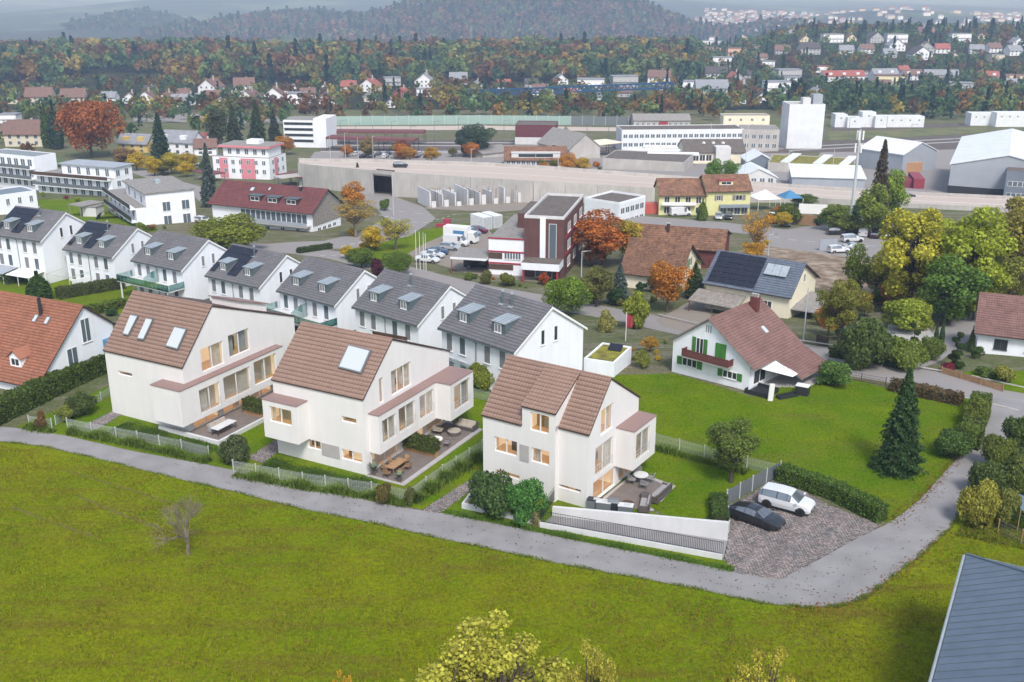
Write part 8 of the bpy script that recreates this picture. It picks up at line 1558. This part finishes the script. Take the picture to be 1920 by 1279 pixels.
# ---------------------------------------------------------------- far houses on the other bank
FR = [(203, 192, 28, 'g', 0, 2), (72, 198, 48, 'g', 1, 1), (137, 198, 44, 'g', 1, 1), (273, 196, 32, 'v', 0, 1), (243, 194, 26, 'v', 0, 1), (310, 196, 30, 'v', 0, 1), (343, 184, 25, 'g', 1, 1), (337, 200, 32, 'g', 0, 2), (367, 197, 30, 'g', 0, 2), (390, 176, 36, 'v', 0, 1), (398, 191, 30, 'g', 0, 1), (430, 193, 24, 'v', 0, 1), (458, 173, 38, 'g', 0, 1), (463, 196, 35, 'v', 0, 1), (513, 198, 44, 'v', 0, 1), (547, 175, 28, 'f', 0, 2), (560, 197, 40, 'f', 0, 2), (578, 185, 28, 'g', 1, 1), (607, 172, 16, 'v', 0, 1), (612, 197, 30, 'v', 0, 1),
 (653, 171, 28, 'g', 0, 0), (690, 172, 32, 'v', 0, 0), (737, 162, 30, 'f', 3, 2), (750, 186, 28, 'v', 4, 0), (732, 202, 18, 'v', 0, 3), (795, 165, 35, 'v', 0, 2), (795, 182, 28, 'f', 0, 2), (894, 167, 20, 'v', 0, 2), (947, 168, 26, 'g', 0, 0), (997, 165, 25, 'g', 3, 3), (1053, 159, 25, 'v', 0, 2), (1070, 184, 24, 'g', 1, 0), (1013, 179, 30, 'g', 0, 1), (1107, 171, 50, 'f', 0, 2), (1173, 165, 48, 'f', 3, 2), (1235, 159, 42, 'g', 0, 1), (1037, 189, 18, 'v', 0, 1), (1130, 188, 20, 'f', 0, 2)]
HS = [(1337, 105, 32, 'f', 5, 1), (1382, 104, 35, 'f', 5, 1), (1355, 125, 38, 'f', 0, 2), (1333, 86, 40, 'f', 0, 2), (1426, 98, 20, 'g', 1, 1), (1430, 113, 20, 'g', 1, 1), (1467, 101, 28, 'g', 3, 1), (1510, 81, 20, 'v', 2, 1), (1520, 103, 38, 'g', 3, 3), (1562, 81, 38, 'f', 0, 2), (1597, 78, 18, 'v', 2, 1), (1587, 103, 26, 'g', 0, 2), (1627, 101, 26, 'g', 0, 1), (1682, 81, 38, 'f', 0, 2), (1682, 96, 30, 'v', 0, 2), (1670, 109, 25, 'g', 3, 2), (1730, 113, 38, 'v', 0, 3), (1803, 80, 38, 'f', 0, 2), (1830, 101, 25, 'g', 0, 2), (1868, 99, 26, 'g', 0, 1), (1843, 73, 18, 'v', 2, 1), (1910, 88, 22, 'v', 0, 2), (1907, 105, 28, 'g', 0, 2), (1585, 159, 82, 't', 0, 0), (1662, 153, 50, 't', 0, 2), (1713, 151, 38, 't', 0, 1), (1668, 163, 54, 'f', 2, 1), (1762, 156, 60, 't', 3, 2), (1800, 177, 40, 'f', 3, 2), (1852, 153, 36, 't', 0, 0), (1903, 159, 36, 't', 2, 1), (1295, 173, 38, 'f', 0, 2), (1335, 184, 60, 'g', 3, 2), (1343, 151, 40, 'g', 0, 3), (1398, 147, 20, 'g', 3, 3), (1400, 177, 22, 'v', 2, 1), (1387, 195, 24, 'v', 0, 1), (1433, 193, 30, 'v', 0, 3), (1460, 177, 45, 'f', 0, 2), (1482, 151, 46, 'f', 3, 2), (1487, 165, 35, 'f', 0, 2), (1533, 182, 22, 'v', 0, 2), (1600, 166, 26, 'g', 0, 1), (1650, 173, 34, 'g', 3, 1), (1897, 169, 30, 'g', 0, 2)]
rh = random.Random(6)
for xa, xb, ya, yb2, n, L_ in ((1330, 1915, 70, 182, 46, HS), (640, 1290, 158, 196, 14, FR), (20, 640, 172, 200, 8, FR)):
    k = 0
    while k < n:
        x, y, w = round(rh.uniform(xa, xb)), round(rh.uniform(ya, yb2)), round(rh.uniform(18, 34))
        if all(abs(x - q[0]) > (w + q[2]) * .5 or abs(y - q[1]) > 12 for q in HS + FR): L_.append((x, y, w, rh.choice('ggvvf'), rh.choice((0, 0, 0, 1, 2, 3)), rh.choice((0, 1, 1, 2, 3))))
        k += 1
LM = [(45, 275, 70, 'g', 1, 1), (22, 258, 40, 'g', 2, 1), (15, 232, 32, 'f', 0, 2), (253, 285, 62, 't', 6, 2), (330, 288, 84, 't', 0, 2), (385, 292, 40, 'g', 0, 1), (390, 278, 36, 'g', 1, 0)]
WC = [((.78, .79, .82), 'white'), ((.62, .55, .45), 'beige'), ((.72, .66, .42), 'yellow'), ((.42, .42, .43), 'grey'), ((.33, .05, .05), 'red'), ((.66, .42, .30), 'peach'), ((.66, .48, .16), 'amber')]
RC = [((.30, .09, .07), 'red'), ((.17, .10, .08), 'brown'), ((.24, .25, .28), 'grey'), ((.07, .06, .06), 'dark')]
HPOS = []
def far_house(x, y, w, kd, wc, rc, label, grp):
    p = G(x, y); s = w * mpp(p); d = {'g': .75, 'v': 1.0, 'f': .8, 't': .55}[kd] * min(s, 16); h = min({'g': .42, 'v': .55, 'f': .5, 't': .35}[kd] * s, 8.5); h = max(h, 4.0); yaw = ((x * 37) % 30 - 15) / 57.; c, r_ = WC[wc][0], RC[rc][0]
    B = Bld('far_house' if kd != 't' else 'terrace_house', label, 'house', (p.x - s / 2, p.y), yaw, s, d, grp); HPOS.append((p.x, p.y, s * .7))
    if kd == 'f': B.block('wall', 0, s, 0, d, -3, h, M['wall_obj'], color=c); B.block('roof', -.3, s + .3, -.3, d + .3, h + .02, h + .5, M['roof_obj'], color=r_); [B.block('balcony', .3, s - .3, -.9, -.02, z, z + .9, M['wall_obj'], color=c) for z in (h * .08, h * .52)]
    elif kd == 'v': B.gable_wall(M['wall_obj'], 'v', 0, d, 0, s, s / 2, h * .62, h + s * .18, h * .62, z0=-3, color=c); B.gable_roof('v', 0, d, 0, s, s / 2, h * .62, h + s * .18, h * .62, M['roof_obj'], over=.6, ends=.5, plain=True, thick=.35, color=r_)
    else:
        B.gable_wall(M['wall_obj'], 'u', 0, s, 0, d, d / 2, h * .8, h * .8 + d * .42, h * .8, z0=-3, color=c); B.gable_roof('u', 0, s, 0, d, d / 2, h * .8, h * .8 + d * .42, h * .8, M['roof_obj'], over=.6, ends=.4, plain=True, thick=.35, color=r_)
        if kd == 't':
            for k in range(max(2, int(s / 9))): u = s * (k + .5) / max(2, int(s / 9)); mb = MB(); mb.prism([(u - 1.3, .6, h * .8), (u + 1.3, .6, h * .8), (u + 1.3, .6, h * .8 + 2.4), (u - 1.3, .6, h * .8 + 2.4)], (0, d * .35, 0), M['wall_obj']); B.add('dormer', mb, color=c)
    n = max(2, int(s / 3.6))
    for z in ((h * .12, h * .5) if kd != 't' else (h * .05, h * .42)): B.grid('F', .6, s - .6, n, [z], 1.5, 1.5 if h > 5 else 1.2, style='blue', split=False, bars=0, off=.03)
    if kd in 'gv': mb = MB(); mb.box((s * .62, d * .55, h * .8), .8, .8, h * .8 + .5, M['concrete']); B.add('chimney', mb)
for rows, place, grp in ((FR, 'on the bank below the wooded ridge', 'houses on the far bank'), (HS, 'on the hillside at upper right', 'houses on the hillside'), (LM, 'around the great beech on the left', 'houses around the beech')):
    srt = sorted(rows)
    for r_ in rows: far_house(*r_, '%s %s with %s roof, %s from left %s' % (WC[r_[4]][1], {'g': 'gabled house', 'v': 'gable-fronted house', 'f': 'flat-roofed house', 't': 'terraced house'}[r_[3]], RC[r_[5]][1], ORD(srt.index(r_) + 1), place), grp)
# skyline conifers of the hillside suburb
for k, (x, y, t, w) in enumerate(((1584, 70, 38, 20), (1618, 72, 38, 26), (1660, 68, 42, 14), (1672, 66, 36, 14), (1688, 66, 38, 14), (1700, 68, 36, 14), (1738, 72, 38, 30), (1770, 60, 34, 12), (1826, 66, 34, 18), (1858, 68, 34, 24), (1882, 60, 38, 12), (1905, 66, 40, 16), (1912, 64, 30, 12), (1385, 80, 50, 22), (1310, 90, 52, 14), (1725, 165, 140, 16), (1745, 166, 142, 16), (1760, 168, 146, 16), (1775, 170, 148, 16), (1490, 172, 152, 12))): tree('spruceF:%d' % (k % 3 + 1), (x, y), t, w, (.014, .032, .022), 'dark conifer standing out on the hillside, %s from left' % ORD(sorted([1584, 1618, 1660, 1672, 1688, 1700, 1738, 1770, 1826, 1858, 1882, 1905, 1912, 1385, 1310, 1725, 1745, 1760, 1775, 1490]).index(x) + 1), 'conifer_tree', 'conifers on the hillside')
# ---------------------------------------------------------------- woods that read as one mass
def wood(name, label, n, ylim, ulim, size, pal, nq, leaf, seed, keep=None, conif=.12, grow=0.):
    rng = np.random.default_rng(seed); Y = np.sqrt(rng.uniform(ylim[0] ** 2, ylim[1] ** 2, n)); U = rng.uniform(ulim[0], ulim[1], n); X = U * Y; ok = np.ones(n, bool)
    if keep is not None: ok &= keep(X, Y)
    for hx, hy, hr in HPOS: ok &= ((X - hx) / (hr + 4)) ** 2 + ((Y - hy + 9) / (hr + 16)) ** 2 > 1
    X, Y = X[ok], Y[ok]; n = len(X); Z = H(X, Y); S = size * rng.uniform(.6, 1.25, n); con = rng.uniform(size=n) < conif
    base = [];
    for q in range(4):
        P, N, _ = lobed(rng, nq, .36, .40, .56, 9, .55, .55); base.append((P, N))
    t = rng.uniform(0, 1, nq) ** 1.3; a = rng.uniform(0, 6.28, nq); r = .2 * (1 - t) * rng.uniform(.5, 1, nq); cone = (np.stack([np.cos(a) * r, np.sin(a) * r, .06 + t * .98], 1), np.stack([np.cos(a), np.sin(a), a * 0 + .5], 1)); VV, CC = [], []; pal = np.array(pal); j = rng.integers(0, len(pal), n); zone = np.sin(X * .013 + Y * .021) + np.sin(X * .029 - Y * .011 + 2)
    for i in range(n):
        P, N = cone if con[i] else base[i % 4]; th = rng.uniform(0, 6.28); c, s = math.cos(th), math.sin(th); Q = np.stack([P[:, 0] * c - P[:, 1] * s, P[:, 0] * s + P[:, 1] * c, P[:, 2] * (1.25 if con[i] else 1)], 1) * S[i] + [X[i], Y[i], Z[i]]
        V, _ = quads(Q, N, leaf * S[i] / size, rng, 1.0, .8); VV.append(V); col = np.array((.022, .048, .03)) if con[i] else pal[j[i] if rng.uniform() < .4 else int((zone[i] + 2) / 4.01 * len(pal))] * rng.uniform(.75, 1.25); CC.append(np.tile(col, (len(V), 1)))
    V = np.concatenate(VV); return link(name, np_mesh(name, V, np.arange(len(V)).reshape(-1, 4), M['forest_leaf'], col=np.concatenate(CC)), None, label, 'wood', kind='stuff')
AUT = [(0.199, 0.100, 0.047), (0.152, 0.094, 0.053), (0.195, 0.188, 0.054), (0.135, 0.195, 0.060), (0.083, 0.143, 0.060), (0.234, 0.140, 0.041), (0.281, 0.222, 0.047), (0.105, 0.173, 0.068), (0.075, 0.135, 0.068), (0.150, 0.195, 0.060)]
wood('forest', 'autumn forest covering the low ridge behind the river bank', 3900, (862, 1260), (-.66, .175), 16.5, AUT, 88, 1.45, 1, keep=lambda x, y: (y > 872 + 8 * np.sin(x * .03)) & ~((np.abs(x + 330) < 45) & (y < 960)), conif=.02)
wood('riverside_trees', 'mixed autumn trees in front of the far bank houses', 1500, (556, 868), (-.62, .2), 10, AUT + [(.12, .08, .015)], 60, .75, 2, keep=lambda x, y: (y < 668) | (np.sin(x * .03 + y * .05) > -.2), conif=.06)
wood('hillside_trees', 'trees and gardens between the hillside houses', 3300, (572, 1290), (.165, .62), 11, AUT + [(.09, .15, .055)] * 4 + [(.06, .11, .05)] * 3, 60, .8, 3, keep=lambda x, y: y > 572 + (x < 150) * 60, conif=.10)
wood('town_trees', 'small trees and garden green behind the white blocks on the left', 260, (330, 600), (-.56, -.19), 9, AUT + [(.09, .12, .035)] * 6, 60, .65, 4, conif=.15, keep=lambda x, y: (np.sin(x * .08) + np.sin(y * .07 + 1) > -.3) & ~((y < 470) & (x > -150)))
wood('hill_wood', 'wooded round hill beyond the ridge', 4600, (2180, 2780), (-.36, .27), 17, [(.21, .12, .06), (.15, .12, .06), (.12, .15, .06), (.19, .10, .06)], 22, 3.0, 5, keep=lambda x, y: hills(x, y) > 14, conif=.12)
wood('far_wood', 'hazy wooded rises far behind the left forest', 1800, (2700, 3400), (-.50, -.12), 20, [(.10, .09, .04), (.07, .09, .04)], 16, 3.2, 6, keep=lambda x, y: hills(x, y) > 14)
# the far town in the valley: specks of wall and roof
rng = np.random.default_rng(9); VV, CC = [], []
for k in range(1300):
    y = rng.uniform(2300, 4700); x = y * rng.uniform(.17, .56)
    if rng.uniform() > .85 - .5 * (math.sin(x * .006) + math.sin(y * .004)) * .5: continue
    z = h1(x, y); w, d, h = rng.uniform(9, 22), rng.uniform(8, 14), rng.uniform(5, 10); c = np.array(WC[rng.choice([0, 0, 0, 1, 3])][0]); r_ = np.array(RC[rng.choice([0, 1, 1, 2])][0]); q = lambda a, b, e: (x + a * w / 2, y + b * d / 2, z + e)
    for f, col in (([q(-1, -1, -2), q(1, -1, -2), q(1, -1, h), q(-1, -1, h)], c), ([q(-1, -1, -2), q(-1, 1, -2), q(-1, 1, h), q(-1, -1, h)], c), ([q(1, -1, -2), q(1, 1, -2), q(1, 1, h), q(1, -1, h)], c), ([q(-1.05, -1.1, h), q(1.05, -1.1, h), q(1.05, 0, h + 3.5), q(-1.05, 0, h + 3.5)], r_), ([q(-1.05, 1.1, h), q(1.05, 1.1, h), q(1.05, 0, h + 3.5), q(-1.05, 0, h + 3.5)], r_)): VV += f; CC += [col] * 4
link('far_town', np_mesh('far_town', np.array(VV), np.arange(len(VV)).reshape(-1, 4), M['town_speck'], col=np.array(CC)), None, 'distant town of pale houses filling the valley at upper right', 'town', kind='stuff')
# ---------------------------------------------------------------- haze: the valley air
hz = bpy.data.materials.new('haze'); hz.use_nodes = True; hz.node_tree.nodes.clear(); pv = hz.node_tree.nodes.new('ShaderNodeVolumePrincipled'); om = hz.node_tree.nodes.new('ShaderNodeOutputMaterial'); hz.node_tree.links.new(pv.outputs[0], om.inputs['Volume'])
pv.inputs['Color'].default_value = (.52, .70, 1.0, 1); pv.inputs['Absorption Color'].default_value = (1, 1, 1, 1); pv.inputs['Density'].default_value = .00024; pv.inputs['Anisotropy'].default_value = .0
mb = MB(); mb.prism([(-9500, -150, -116), (9500, -150, -116), (9500, 12300, -116), (-9500, 12300, -116)], (0, 0, 250), hz); mb.build('haze', None, kind='stuff', label='pale haze filling the valley air', cat='haze')
